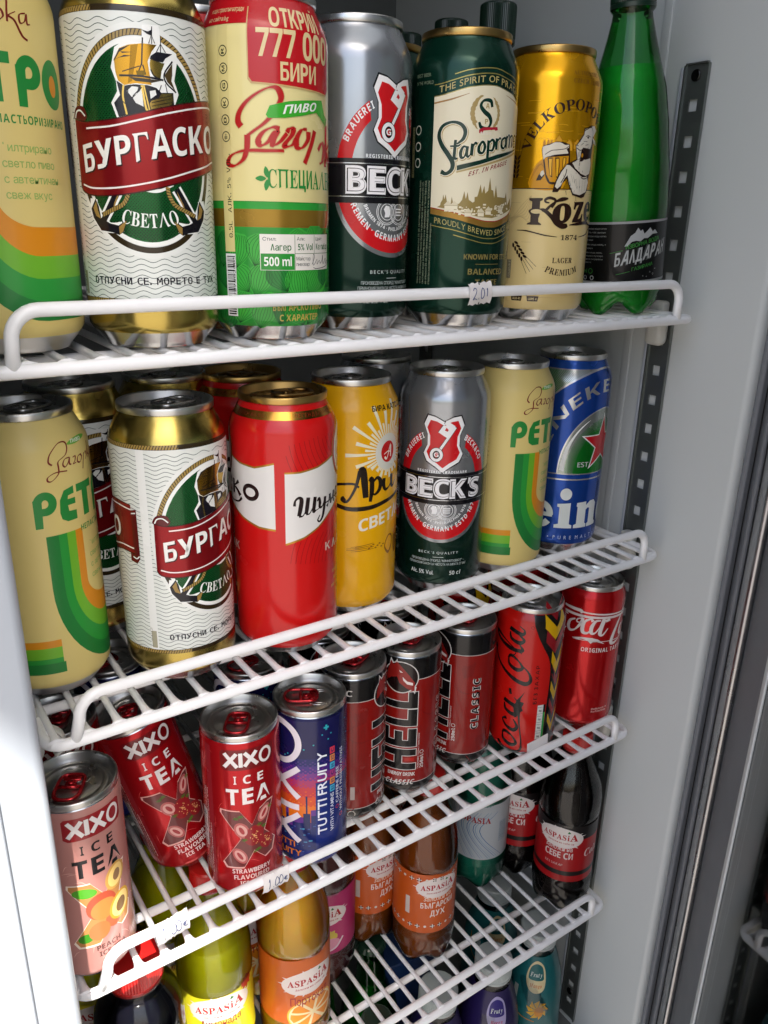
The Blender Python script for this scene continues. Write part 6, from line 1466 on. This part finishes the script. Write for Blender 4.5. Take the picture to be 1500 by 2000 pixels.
# ---- cola cans
def d_cola(p):
    W = '#ddd6d2'
    s = lambda pts, w: p.stroke(W, w, pts, 3)
    s([(-21.2, 120.9), (-23.2, 123.6), (-29.7, 122.4), (146.9, 115.7), (-38, 118), (-46, 108), (-50, 100), (-47, 94.6), (-42, 96), (-36, 102)], [3.6, 1.8, 1.4, 1.6, 2.4, 3.2, 3.6, 3.0, 1.6, .8])
    s([(-27.2, 113.7), (-32.3, 110.2), (-33.7, 103.8), (-31.2, 101), (-26.4, 103.3), (-21.4, 111.2), (-20.2, 116.4)], [1.2, 2.4, 3.6, 2.6, 1.2, 3.0, 2.6]); s([(-20.2, 116.4), (-24.9, 114), (-25, 111.1), (-19.3, 111.8)], [1.0, 1.2, 1.2, .8])
    s([(-11.2, 114.2), (-13.1, 116.4), (-17.8, 113.6), (-19.8, 107.8), (-19.2, 102.7), (-15.7, 102), (-11.9, 105.1)], [3.0, 1.6, 2.2, 3.4, 3.4, 2.2, .9])
    s([(-4.2, 115.5), (-8.8, 114.5), (-11.8, 108.4), (-11.6, 102.7), (-8.3, 103), (-4.7, 108.8), (-1.6, 116.4)], [1.2, 2.2, 3.4, 3.2, 1.2, 1.2, 3.2]); s([(-0.8, 116.8), (-3, 108.8), (-3.9, 102.1), (-1.1, 101), (3.3, 107.2)], [3.2, 3.4, 3.4, 1.6, .8])
    s([(0.4, 114.8), (4.6, 116.1)], [2.6, 2.6])
    s([(26, 131), (28, 126), (24, 124), (18, 116), (12, 104), (8.6, 93), (12, 90.6), (18, 93), (24, 99)], [2.0, 3.6, 1.6, 2.0, 3.4, 3.8, 2.6, 1.4, .8])
    s([(24, 108), (20, 106), (19, 100), (22, 97.6), (26, 101), (27.4, 107), (24, 108)], [1.4, 2.4, 3.0, 2.2, 1.4, 3, 1.4]); s([(30, 99), (36, 112), (38.5, 120), (35, 118), (31.6, 106), (32, 98.6), (36, 100)], [.8, 1, 3, 2.6, 3.4, 3, .8]); s([(43, 108), (39, 107), (37.4, 101), (40, 98.6), (44, 104), (46, 109), (44, 99.6), (48, 102)], [1.2, 2.4, 3.2, 2.4, 1, 3.2, 3, .8])
    p.poly(W, [(145.1, 92.9), (-28.4, 94.8), (-19.5, 97.3), (-10.3, 97.8), (-5, 96.5), (1.5, 91.8), (-5.6, 93.9), (-9.4, 93.6), (-11.1, 91.9), (-14.1, 94.4), (-18.5, 95.6), (-27.2, 93.6), (146.5, 92)], 3)
    p.text(W, 'ORIGINAL TASTE', 'sans', -19, 83.2, 43, 0, 0, 4.2, 3, 0., .16)
    p.line('#e0b8b0', 'Delicious &', 'sans', -3, 22.4, 17, 1.9, 3, off=-.01); p.line('#e0b8b0', 'Refreshing', 'sans', -3, 19.6, 16, 1.9, 3, off=-.01)
    smallprint(p, '#d8a8a0', -80, 100, 40, 14, 1.2, 2.8)
DESIGNS['cola'] = ('sleek', [(4.5, METAL), (141.5, '#b90c12+'), (200, METAL)], 'can_print', 'aluminium', 'silver_tab', d_cola)
def d_colazero(p):
    k = '#0d0a0a'
    s = lambda pts, w: p.stroke(k, w, pts, 3)
    T = lambda pts: [(-7.0 - (y - 98) * 1.22, 85 + (x - 16) * 1.36) for x, y in pts]
    def g(pts, w): s([q for q in T(pts)], [x * 1.15 for x in w])
    g([(26, 127), (28, 123), (24.6, 121.6), (18, 115), (12, 104), (9.6, 95), (12.6, 91.4), (18, 93.4), (23, 99)], [2.0, 3.4, 1.4, 1.9, 3.2, 3.7, 2.8, 1.4, .7])
    g([(25.4, 108.6), (21, 107.4), (18.6, 101.6), (20.6, 97.8), (25, 101), (27.6, 106.6), (25, 109)], [1.1, 2.4, 3.4, 2.4, 1.1, 2.8, 1.3]); g([(26.6, 107), (29.6, 103.6), (31.4, 104)], [.8, .8, .7])
    g([(30.4, 99), (36, 111), (39.6, 121.6), (36.6, 121.4), (32.4, 108), (32.6, 99), (36.4, 101)], [.7, .9, 2.8, 2.2, 3.4, 3.0, .8])
    g([(43.6, 109), (39.4, 107.6), (37.6, 101.6), (40, 98.4), (43.6, 103), (45.4, 108.4)], [1.1, 2.4, 3.4, 2.4, 1.0, 2.4]); g([(46.2, 109.4), (43.8, 100.4), (46.4, 98.4), (49, 102)], [3.2, 3.4, 1.4, .7])
    g([(-7.5, 109), (-11.8, 107.6), (-14, 101.6), (-11.6, 98.4), (-7.6, 103), (-6, 108.4)], [1.1, 2.4, 3.4, 2.4, 1.0, 2.4]); g([(-5, 109.6), (-7.4, 100.4), (-4.6, 98.4), (-1.6, 102)], [3.2, 3.4, 1.4, .7])
    g([(-18, 106.4), (-20, 109.4), (-24, 106), (-25.6, 100.6), (-22.6, 98), (-17.6, 101)], [2.8, 1.2, 2.2, 3.4, 2.6, .8])
    g([(-30, 108.6), (-34.4, 107.4), (-37, 101.6), (-35, 97.8), (-30.4, 101), (-28, 106.6), (-30.4, 109)], [1.1, 2.4, 3.4, 2.4, 1.1, 2.8, 1.3])
    g([(0, 104.6), (4, 105.4)], [2.2, 2.2])
    s([(-24, 13), (-20, 8), (-13, 5.4), (-7, 5.2), (-2.6, 9), (-2.4, 18), (-5, 34), (-6.4, 48), (-4.6, 58)], [3, 3.6, 3.6, 3.2, 2.4, 1.3, 1.2, 2.6, 4.0])
    p.poly(k, [(-2.9, 68.1), (-5.6, 61.4), (-6, 56.1), (-3, 49.4), (-5.7, 47.4), (-8.2, 41.9), (-10.1, 41.3), (-11.5, 50.6), (-9.2, 59.1)], 4)
    p.ring(k, *(-1.1, 130.3), 1.5, 1.5, .25, 3, n=16)
    p.line(k, 'БЕЗ ЗАХАР', 'sans', 8.2, 56.6, 38, 3.4, 4, rot=90, off=-.02, track=.22)
    # bottle-shaped panel with arrows
    edge = [(-.8, 141), (.6, 132), (5.4, 120), (10.6, 110), (15.2, 102), (18, 94), (19.2, 84), (19, 70), (18.4, 56), (18, 46), (17.6, 30), (17.8, 8)]
    p.poly(k, edge + [(60, 8), (60, 141)], 2)
    y_, r_ = '#d6a908', '#8e1820'
    ch = lambda c_, v, h, a=9.5, b=33, lay=3: p.poly(c_, [(a, v + 4), ((a + b) / 2, v - 9), (b, v + 8), (b, v + 8 + h), ((a + b) / 2, v - 9 + h), (a, v + 4 + h)], lay)
    ch(y_, 126, 12); ch(r_, 112.6, 11.6, 11.5, 33); ch(r_, 144, 6); ch(y_, 92, 11, 18.8, 33); ch(r_, 79, 9, 21, 34); ch(y_, 64, 9, 21, 34); ch(r_, 48, 8, 21, 34); ch(y_, 32, 8, 21, 34)
    p.poly(k, [(19, 96), (20.6, 90), (24, 84), (24, 79), (19.3, 88)], 4)
    # nutrition strip
    p.rect('#d8dad4', 9.6, 15.2, 20, 55, 5); p.rect('#2e9c48', 15.2, 17.4, 20, 47, 5); p.rect(k, 15.2, 17.4, 47, 55, 5)
    for i in range(4): p.rect('#4a4a4a', 9.6, 15.2, 20 + i * 8.7, 20.3 + i * 8.7, 6); p.line('#20201e', '0g', 'sans', 11, 22.4 + i * 8.7, 2.6, 1.8, 6); p.line('#20201e', 'Fat', None, 10.4, 26 + i * 8.7, 3.8, 1.2, 6)
DESIGNS['colazero'] = ('sleek', [(4.5, METAL), (141.5, '#be140e'), (200, METAL)], 'can_print', 'aluminium', 'silver_tab', d_colazero)

# ---- bottle labels
def folk(p, v, G, c0, c1):
    for i in range(int(G / 7)):
        u = -G / 2 + i * 7 + 3.4
        if i % 3 == 2: p.ell('#e8e0d8', u, v, 1.4, 1.4, 4, n=8)
        else:
            for a in (45, 135): p.stroke(c0, 1.1, [(u - 2 * math.cos(R(a)), v - 2 * math.sin(R(a))), (u + 2 * math.cos(R(a)), v + 2 * math.sin(R(a)))], 4, smooth=False)
            for a in (0, 90): p.stroke('#f0e8e0', .8, [(u - 2.4 * math.cos(R(a)), v - 2.4 * math.sin(R(a))), (u + 2.4 * math.cos(R(a)), v + 2.4 * math.sin(R(a)))], 5, smooth=False)
def burst(p, u, v, c, n=26, r0=8, r1=18, sq=.55, seed=1):
    rn = random.Random(seed); pts = []
    for i in range(n * 2):
        a = 2 * math.pi * i / (n * 2); r_ = (r1 * rn.uniform(.75, 1.1)) if i % 2 else r0 * 1.25; pts.append((u + r_ * math.cos(a), v + r_ * sq * math.sin(a)))
    p.poly(c, pts, 2); p.ell(c, u, v, r0 * 1.5, r0 * .8, 2.3)
def aspasia(p, u, v, w=34, red='#b51a1e'):
    burst(p, u, v + 2.4, '#f0e8e4', r0=w * .42, r1=w * .72, sq=.5)
    p.text(red, 'ASPAS', 'serif', u - w / 2, v, w * .66, .6, 0, w * .17, 5, .01); p.text(red, 'i', 'serif', u + w * .19, v + .6, w * .055, 0, 0, w * .185, 5, .01); p.text(red, 'A', 'serif', u + w * .26, v + .4, w * .22, .4, 0, w * .23, 5, .01)
    p.poly('#2a7a34', [(u + w * .18, v + w * .27), (u + w * .22, v + w * .33), (u + w * .27, v + w * .27), (u + w * .22, v + w * .25)], 6)
    p.line(red, 'Заложи на себе си', None, u - w * .34, v - w * .11, w * .72, w * .05, 5, off=.006)
def d_lab(kind):
    def draw(p):
        G = 2 * math.pi * p.r
        for rep in (0, -G / 2):
            q = Shift(p, rep)
            if kind == 'amber':
                aspasia(q, 0, 92, 34); q.line('#f0dcc8', 'Заложи на', 'ital', -14, 80, 28, 5, 5); q.line('#f4ece4', 'БЪЛГАРСКИ', 'sans', 0, 71.5, 33, 6.4, 5, center=True); q.line('#f4ece4', 'ДУХ', 'sans', 0, 62, 15, 6.8, 5, center=True); q.rect('#d8d0c8', -31, -26.6, 62, 82, 4)
            if kind == 'lemon':
                aspasia(q, 0, 80, 40); burst(q, 24, 96, '#c8341c', 10, 4, 8, 1, 4); q.ell('#f4e860', 0, 58, 16, 14, 3); q.ell('#e8d020', 0, 58, 13, 11, 4); q.line('#8c1a1c', 'Лимонада', 'ital', -16, 66, 32, 7, 6)
            if kind == 'orange':
                aspasia(q, 0, 82, 38); q.ell('#f4c040', 2, 50, 22, 18, 3); q.ell('#f0e0b0', 2, 50, 20.6, 16.6, 4)
                for k in range(8): a = R(k * 45 + 10); q.poly('#ea941c', [(2 + 3 * math.cos(a), 50 + 2.4 * math.sin(a)), (2 + 19 * math.cos(a - .32), 50 + 15 * math.sin(a - .32)), (2 + 19.6 * math.cos(a), 50 + 15.6 * math.sin(a)), (2 + 19 * math.cos(a + .32), 50 + 15 * math.sin(a + .32))], 5)
                q.line('#a81c20', 'Портокал', 'ital', -17, 62, 34, 8, 7); smallprint(q, '#7a3a14', 36, 92, 16, 12, 1.4, 3.6)
            if kind == 'melon':
                aspasia(q, 0, 84, 34); burst(q, 2, 62, '#e0c848', 12, 7, 12, .8, 3); q.ell('#e8a0b8', 6, 54, 9, 6, 4); q.stroke('#f0d8e0', 2.0, [(-14, 52), (-4, 46), (10, 48), (18, 58)], 4)
            if kind == 'ice':
                for k in range(16): q.stroke(('#4a86b8', '#8ab4d0', '#c0d4e0')[k % 3], [.3, .9, .3], [(-30 + k * 3.4, 101), (-30 + k * 2.2, 78), (-10 + k * 2.6, 44)], 2)
                q.text('#b51a1e', 'ASPASIA', 'serif', -22, 88, 36, 0, 0, 7, 4, .01); q.rect('#c0ccd4', 24, 34, 62, 88, 3); smallprint(q, '#48667a', 25, 85, 8, 9, 1.2, 2.4, lay=4)
            if kind == 'cola':
                aspasia(q, 0, 92, 36, '#b81c22'); q.line('#e8d8d4', 'Заложи на', 'ital', -14, 79.5, 27, 5.4, 5); q.line('#f0e4e0', 'СЕБЕ СИ', 'sans', -14, 70, 28, 7.4, 5); q.line('#e0b8b4', 'БЕЗ ЗАХАР', 'sansital', -13, 60.8, 18, 2.6, 6); q.line('#f0e4e0', 'Cola', 'ital', 26, 72, 20, 9, 5)
        if kind == 'amber': folk(p, 50, G, '#1d1512', '#f0e8e0'); folk(p, 104, G, '#1d1512', '#f0e8e0')
        if kind == 'cola': p.rect('#14100f', -G / 2, G / 2, 49.5, 55, 2)
        if kind == 'spring':
            p.rect('#b8bcbc', -G / 2, G / 2, 66.4, 68, 2); p.rect('#b8bcbc', -G / 2, G / 2, 25, 26.6, 2)
            for rep in (0, -G / 2):
                q = Shift(p, rep)
                q.poly('#c8cccc', [(-9, 51), (-5, 58), (-2, 60), (0, 63.4), (2, 61), (3.4, 62), (5, 59), (7, 60.6), (9.6, 63), (12, 60), (14, 61.4), (17, 58.6), (12, 58.4), (8, 55.8), (5, 56), (2.4, 54), (-1, 54.6), (-4, 54), (-7, 51)], 3)
                q.text('#4aa848', 'ИЗВОРНА ВОДА', None, -8, 48.8, 27, 5.4, 0, 2.7, 4, .01); q.stroke('#4aa848', .3, [(-19, 46.4), (-10, 48.2)], 4, smooth=False)
                for c_, o_, l in (('#5a5e5e', .05, 4), ('#d4d8d6', 0., 5)): q.text(c_, 'БАЛДАРАН', 'sansital', -15.5, 37 , 43, 8.0, .6, 9.4, l, o_)
                q.text('#4aa848', 'ГАЗИРАНА', None, -3, 33.6, 17, 3.2, 0, 2.3, 4, .01); q.stroke('#4aa848', .3, [(-14, 31.4), (-4.4, 33.4)], 4, smooth=False)
                for a, b, c_ in ((12, 32, .5), (15, 30.4, .7), (9, 29, .4), (17, 34, .4), (6, 29.6, .4)): q.ring('#b8bcbc', a, b, c_, c_, .2, 4, n=10)
                smallprint(q, '#b8bcb8', -47, 63, 25, 4, 1.15, 2.6, lay=4, words='състав на изворна вода катиони mg/l Ca 4.21 Na 4.86 аниони'); smallprint(q, '#b8bcb8', -47, 52, 25, 2, 1.15, 2.6, lay=4); smallprint(q, '#b8bcb8', -47, 46.4, 23, 4, 1.1, 2.3, lay=4)
                q.line('#4aa848', '500ml', None, -47, 32.4, 10, 3, 4); q.ring('#4aa848', -33.6, 33.8, 1.9, 1.9, .35, 4, n=16)
                for i in range(3): q.ring('#c8cccc', -45 + i * 6.4, 29, 1.7, 1.7, .6, 4, n=10)
        if kind in ('mango', 'forest'):
            for rep in (0, -G / 2):
                q = Shift(p, rep); m_ = kind == 'mango'
                q.poly('#e8d8a8' if m_ else '#b8b0d8', [(-12, 150), (-8, 138), (0, 133), (9, 137), (12, 150), (10, 163), (0, 168), (-9, 162)], 3, smooth=True); q.poly('#1f6a6a' if m_ else '#3a3080', [(-9.4, 152), (-7, 148), (8, 148), (9.6, 153), (8, 162), (0, 165), (-7.6, 161)], 4, smooth=True)
                q.line('#e8f0e8', 'Fruty', 'ital', 0, 151.5, 15, 5, 6, center=True); q.line('#c86a20' if m_ else '#c82a48', 'Mango' if m_ else 'Berry', 'ital', 0, 140, 14, 4.4, 6, center=True)
                if m_: 
                    for a in range(0, 360, 40): q.convex('#e8b020', [(4, 112), (4 + 12 * math.cos(R(a)), 112 + 13 * math.sin(R(a))), (4 + 9 * math.cos(R(a + 34)), 112 + 10 * math.sin(R(a + 34)))], 5)
                    q.ell('#d88c14', 6, 110, 5, 7, 6, n=16); q.stroke('#c8861c', 1, [(-34, 140), (-30, 118), (-16, 102), (2, 96)], 4); q.rect('#b8c0c0', -24, -19, 116, 136, 4)
                else:
                    for a, b, c_, r_ in ((-12, 124, '#b8222c', 7), (-4, 116, '#5a6ab8', 6), (6, 118, '#7c86cc', 5), (-16, 114, '#4858a8', 5), (12, 112, '#c83040', 5)): q.ell(c_, a, b, r_, r_, 5, n=18)
                    q.ell('#5a9c30', -22, 128, 6, 3.4, 5, rot=20, n=14)
        if kind == 'greenbeer':
            for rep in (0, -G / 2): q = Shift(p, rep); q.ell('#c8d0c0', 0, 66, 22, 26, 2); q.ell('#a8b048', 0, 60, 10, 12, 3); q.line('#2a6a34', 'PIVO' if False else 'ПИВО', 'sans', 0, 76, 20, 5, 4, center=True)
    return draw
BDES.update(
    spring=('water', 'pet_green', 'drink_green_water', 'cap_green', [(68, '#0c0d0e')], d_lab('spring')),
    darkberry=('juice', 'pet_clear', 'drink_dark_berry', 'cap_red', [(96, '#3a2c50')], d_lab('lemon')),
    lemon=('lemonade', 'pet_clear', 'drink_yellow', 'cap_red', [(96, '#e6de2c')], d_lab('lemon')),
    orange=('soda', 'pet_clear', 'drink_orange', 'cap_red', [(110, '#d8691c')], d_lab('orange')),
    melon=('soda', 'pet_clear', 'drink_pink', 'cap_red', [(110, '#c62a70')], d_lab('melon')),
    amber=('soda', 'pet_clear', 'drink_amber', 'cap_red', [(110, '#d8601c')], d_lab('amber')),
    ice=('soda', 'pet_teal', 'drink_water', 'cap_teal', [(110, '#d4dade')], d_lab('ice')),
    colabottle=('soda', 'pet_clear', 'drink_cola', 'cap_red', [(94, '#b8141a'), (110, '#171213')], d_lab('cola')),
    mango=('fruit', 'pet_clear', 'drink_teal', 'cap_clear', [(172, '#1d6c70')], d_lab('mango')),
    forest=('fruit', 'pet_clear', 'drink_dark_berry', 'cap_clear', [(172, '#2a2058')], d_lab('forest')),
    greenbeer=('beer', 'pet_green', 'drink_beer_green', 'cap_green', [(100, '#8fa088')], d_lab('greenbeer')))

# ---------------------------------------------------------------- everything on the shelves
z0, z1, z2, z3 = ZS
T = 'tall'; G1 = 'front row of beer cans'
can('retro', .0085, .046, z0, RETRO_A, 'cream retro beer can at the far left of the top shelf', 20, group='cans on the top shelf')
can('ship', .0757, .0342, z0, -111.9, 'white and gold sailing ship beer can at the front of the top shelf', 30, group='cans on the top shelf')
can('special', .1437, .0342, z0, -87.8, 'cream and green beer can with red prize banner on the top shelf', 200, group='cans on the top shelf')
can('key', .2090, .0492, z0, -79, 'silver and dark green beer can with red key shield on the top shelf', 30, group='cans on the top shelf')
can('prague', .2785, .0342, z0, -110, 'dark green beer can with cream city label behind the top price tag', 30, group='cans on the top shelf')
can('goat', .3519, .0345, z0, -126, 'yellow and cream goat beer can beside the green water bottle', 30, group='cans on the top shelf')
bottle('spring', .4440, .0365, z0, -118, 'green sparkling water bottle with black label at the right of the top shelf', tilt=(-5.4, (0, 1, 0)), name='water_bottle')
can('special', .128, .0905, z0, -60, 'cream beer can half hidden behind the sailing ship can of the top shelf', 10, group='cans on the top shelf')
can('prague', .262, .100, z0, -60, 'gold rimmed green beer can standing behind the dark green city can', 10, group='cans on the top shelf')
bottle('spring', .446, .262, z0, -90, 'green water bottle at the back with only its dark cap showing over the gold rim', name='water_bottle', group='bottles at the back of the top shelf')
bottle('spring', .448, .335, z0, -90, 'green water bottle farthest back on the top shelf, cap level with the silver shoulder', name='water_bottle', group='bottles at the back of the top shelf')
bottle('spring', .438, .19, z0, -90, 'green water bottle behind the yellow goat can with its tall dark cap', name='water_bottle', group='bottles at the back of the top shelf')

S2 = 'cans on the second shelf'
can('retro', .0100, .0719, z1, -92.6, 'cream retro beer can at the left end of the second shelf', 215, group=S2)
can('ship', .0820, .0468, z1, -70.9, 'white and gold sailing ship beer can at the front of the second shelf', 200, group=S2)
can('horse', .1528, .0397, z1, -122, 'red beer can with white side panels and gold rim on the second shelf', 170, group=S2)
can('sunburst', .2185, .0660, z1, -85, 'bright yellow beer can with white sunburst on the second shelf', 20, group=S2)
can('key', .2963, .0598, z1, -129, 'silver and green beer can with red key shield on the second shelf', 20, group=S2)
can('retro', .3614, .0600, z1, -122.1, 'cream retro beer can between the silver can and the blue can', 25, group=S2)
can('zero', .4338, .0663, z1, -118, 'blue and green beer can with red star at the right of the second shelf', 15, group=S2)
can('ship', .050, .128, z1, -85, 'shadowed sailing ship beer can wedged behind the two left cans of the second shelf', 20, group=S2)
can('ship', .112, .131, z1, -85, 'gold shouldered beer can deep in the shade behind the front sailing ship can', 20, group=S2)
can('horse', .158, .110, z1, -95, 'dark red gold rimmed beer can behind the front red can', 20, group=S2)
can('key', .280, .127, z1, -100, 'silver shouldered beer can behind the yellow can of the second shelf', 20, group=S2)

S3 = 'slim cans on the third shelf'
can('peach', .0035, .0300, z2, -80, 'pink peach iced tea can at the left end of the third shelf', 60, group=S3)
can('berry', .088, .0835, z2, -85, 'red strawberry iced tea can leaning to the left behind the others', 60, tilt=(-15, (.2, 1, 0)), group=S3)
can('berry', .1126, .0354, z2, -103, 'red strawberry iced tea can standing upright behind the lower price tag', 55, group=S3)
can('tutti', .1656, .0338, z2, -93, 'dark blue fruity soft drink can with city skyline', -30, group=S3)
can('devil', .2162, .0580, z2, -33, 'red and black energy drink can closest to the blue can', -150, group=S3)
can('devil', .2711, .0603, z2, -118, 'red and black energy drink can showing its big lettering and devil badge', -150, group=S3)
can('devil', .3333, .0637, z2, -164.5, 'red and black energy drink can showing only the upright side lettering', -150, group=S3)
can('colazero', .3916, .0453, z2, -130, 'red cola can with large black script and yellow arrows', -60, group=S3)
can('cola', .4691, .0459, z2, -112, 'plain red cola can with white script at the right of the third shelf', -60, group=S3)
can('tutti', .062, .158, z2, -85, 'dark blue can in the shade behind the leaning red can', 20, group=S3)
can('berry', .0105, .100, z2, -85, 'iced tea can with red tab hidden behind the peach can', -120, group=S3)
can('tutti', .150, .100, z2, -85, 'dark blue can in the shade behind the upright strawberry can', 20, group=S3)
can('devil', .222, .118, z2, -85, 'energy drink can in the second row behind the can closest to the blue one', 20, group=S3)
can('devil', .290, .122, z2, -85, 'energy drink can in the second row behind the devil badge can', 20, group=S3)
can('colazero', .372, .118, z2, -120, 'red can with black script standing behind the energy drink cans', 20, group=S3)
can('cola', .445, .118, z2, -100, 'red cola can in the second row behind the yellow arrow can', 20, group=S3)

S4 = 'bottles on the lowest shelf'
bottle('darkberry', .030, .045, z3, -90, 'very dark juice bottle with a wide red cap at the bottom left', group=S4, name='juice_bottle')
bottle('lemon', .016, .118, z3, -90, 'red capped bottle behind the dark one at the bottom left', group=S4)
bottle('lemon', .097, .071, z3, -105, 'glowing yellow lemonade bottle standing in the sun', group=S4)
bottle('lemon', .082, .139, z3, -95, 'yellow lemonade bottle in the shade behind the sunlit one', group=S4)
bottle('orange', .160, .055, z3, -92, 'orange drink bottle with an orange slice label', group=S4)
bottle('orange', .143, .122, z3, -92, 'red capped orange drink bottle in the second row', group=S4)
bottle('melon', .212, .098, z3, -118, 'pink labelled bottle squeezed behind the orange drink', group=S4)
bottle('amber', .271, .113, z3, -85, 'amber soda bottle with orange label, the one farther left and back', group=S4)
bottle('amber', .304, .066, z3, -102, 'amber soda bottle with orange label, the nearer one', group=S4)
bottle('ice', .407, .106, z3, -138, 'pale teal water bottle with white and blue label', group=S4)
bottle('colabottle', .455, .097, z3, -150, 'cola bottle with red label half hidden in the second row', group=S4)
bottle('colabottle', .461, .036, z3, -150, 'cola bottle with red label at the right front corner', group=S4)
bottle('amber', .345, .165, z3, -120, 'amber soda bottle at the back behind the water bottle', group=S4)

S5 = 'bottles standing on the cooler floor'
bottle('mango', .430, .030, ZF, -133, 'teal mango drink bottle on the cooler floor at the right', name='fruit_drink_bottle', group=S5)
bottle('mango', .430, .098, ZF, -120, 'dim teal mango drink bottle behind the front one', name='fruit_drink_bottle', group=S5)
bottle('forest', .364, .026, ZF, -118, 'purple berry drink bottle beside the teal one on the floor', name='fruit_drink_bottle', group=S5)
bottle('forest', .298, .030, ZF, -125, 'purple berry drink bottle whose clear cap shows under the shelf wires', name='fruit_drink_bottle', group=S5)
bottle('greenbeer', .268, .100, ZF, -100, 'small green beer bottle under the amber soda', name='beer_bottle', group=S5)
bottle('greenbeer', .205, .093, ZF, -100, 'small green beer bottle with pale label farther left', name='beer_bottle', group=S5)
bottle('greenbeer', .228, .030, ZF, -110, 'green beer bottle nearest the front edge of the floor', name='beer_bottle', group=S5)

# ---- blue box standing on the floor, handwritten price tags
bm = bmesh.new(); box(bm, -.03, .03, -.02, .02, 0, .16, .002)
tag(new_obj('drink_carton', bm, MAT['carton_blue'], loc=(.318, .112, ZF), rot=(0, 0, R(-12)), smooth=False), 'dark blue carton on the cooler floor between the bottles', 'carton')

# ---- handwritten price tags folded over the front lips
def price_tag(label, x, y, z, w, h, rot, strokes, tiltx=0):
    """paper slip, bent a little, with a bite cut out above and below where it hangs on the wire"""
    bm = bmesh.new(); nx, nz = 14, 10; t = .00035
    def P(i, j, k):
        u = (i / nx - .5) * w; v = (j / nz - .5) * h
        edge = .0012 * math.sin(i * 1.7 + j) * (1 if j in (0, nz) or i in (0, nx) else 0) * .4
        bow = -.0042 + .0022 * (v / (h / 2)) ** 2 + .0008 * math.sin(u * 160)
        return (u + edge * .3, bow - k * t, v + edge)
    vs = [[[bm.verts.new(P(i, j, k)) for j in range(nz + 1)] for i in range(nx + 1)] for k in (0, 1)]
    cut = lambda i, j: (i in (6,) and j in (0, nz - 1))
    for i in range(nx):
        for j in range(nz):
            if cut(i, j): continue
            for k in (0, 1):
                f = [vs[k][i][j], vs[k][i + 1][j], vs[k][i + 1][j + 1], vs[k][i][j + 1]]
                bm.faces.new(f if k == 1 else f[::-1])
    bmesh.ops.recalc_face_normals(bm, faces=bm.faces)
    o = new_obj('price_tag', bm, MAT['tag_paper'], loc=(x, y, z), rot=(R(tiltx), R(rot), 0))
    tag(o, label, 'price tag', 'handwritten price tags')
    bm = bmesh.new()
    for s in strokes:
        pts = spline([(a, b) for a, b in s], False, 5)
        tube(bm, [(p[0] * w, -.0042 + .0022 * (p[1] * 2) ** 2 + .0008 * math.sin(p[0] * w * 160) - .0005, p[1] * h) for p in pts], .00024, 5)
    new_obj('handwriting', bm, MAT['pen_ink'], o)
    return o
D8 = [(-.37, .18), (-.30, .29), (-.22, .2), (-.27, 0), (-.37, -.24), (-.30, -.2), (-.19, -.26)]
D1 = [(-.30, .18), (-.26, .28), (-.28, -.26)]
DP = [(-.12, -.22), (-.11, -.24)]
Z_ = lambda dx: [(dx + .0, .26), (dx - .07, .1), (dx - .07, -.16), (dx, -.24), (dx + .07, -.1), (dx + .06, .16), (dx, .26)]
ONE = [(.26, .14), (.28, .2), (.27, -.16)]
EU = [[(.42, .06), (.34, .04), (.32, -.08), (.38, -.16), (.43, -.13)], [(.30, -.02), (.40, 0)], [(.30, -.08), (.39, -.06)]]
price_tag('small torn price tag reading 2.01 hanging on the front lip of the top shelf', .2690 + XO[0], YO[0] - .0005, ZS[0] + .0222, 0.0190, .0128, -3, [D8, DP, Z_(.06), ONE])
price_tag('price tag reading 1.00€ in front of the upright strawberry can', .1178, YO[2] - .0005, ZS[2] + .0215, .0200, .0140, 2, [D1, DP, Z_(.02), Z_(.18)] + EU)
price_tag('sunlit price tag reading 1.00€ beside the peach can, crooked on its wire', .0450, YO[2] - .0005, ZS[2] + .0222, .0220, .0170, -4, [D1, DP, Z_(.02), Z_(.18)] + EU)
bm = bmesh.new(); box(bm, -.012, .012, -.0006, .0, -.004, .006, 0)
tag(new_obj('paper_slip', bm, MAT['tag_paper'], loc=(.372, YO[2] + .0046, ZS[2] + .0262), rot=(0, R(-4), 0), smooth=False), 'blank white paper slip behind the lip in front of the yellow arrow cola can', 'paper slip')
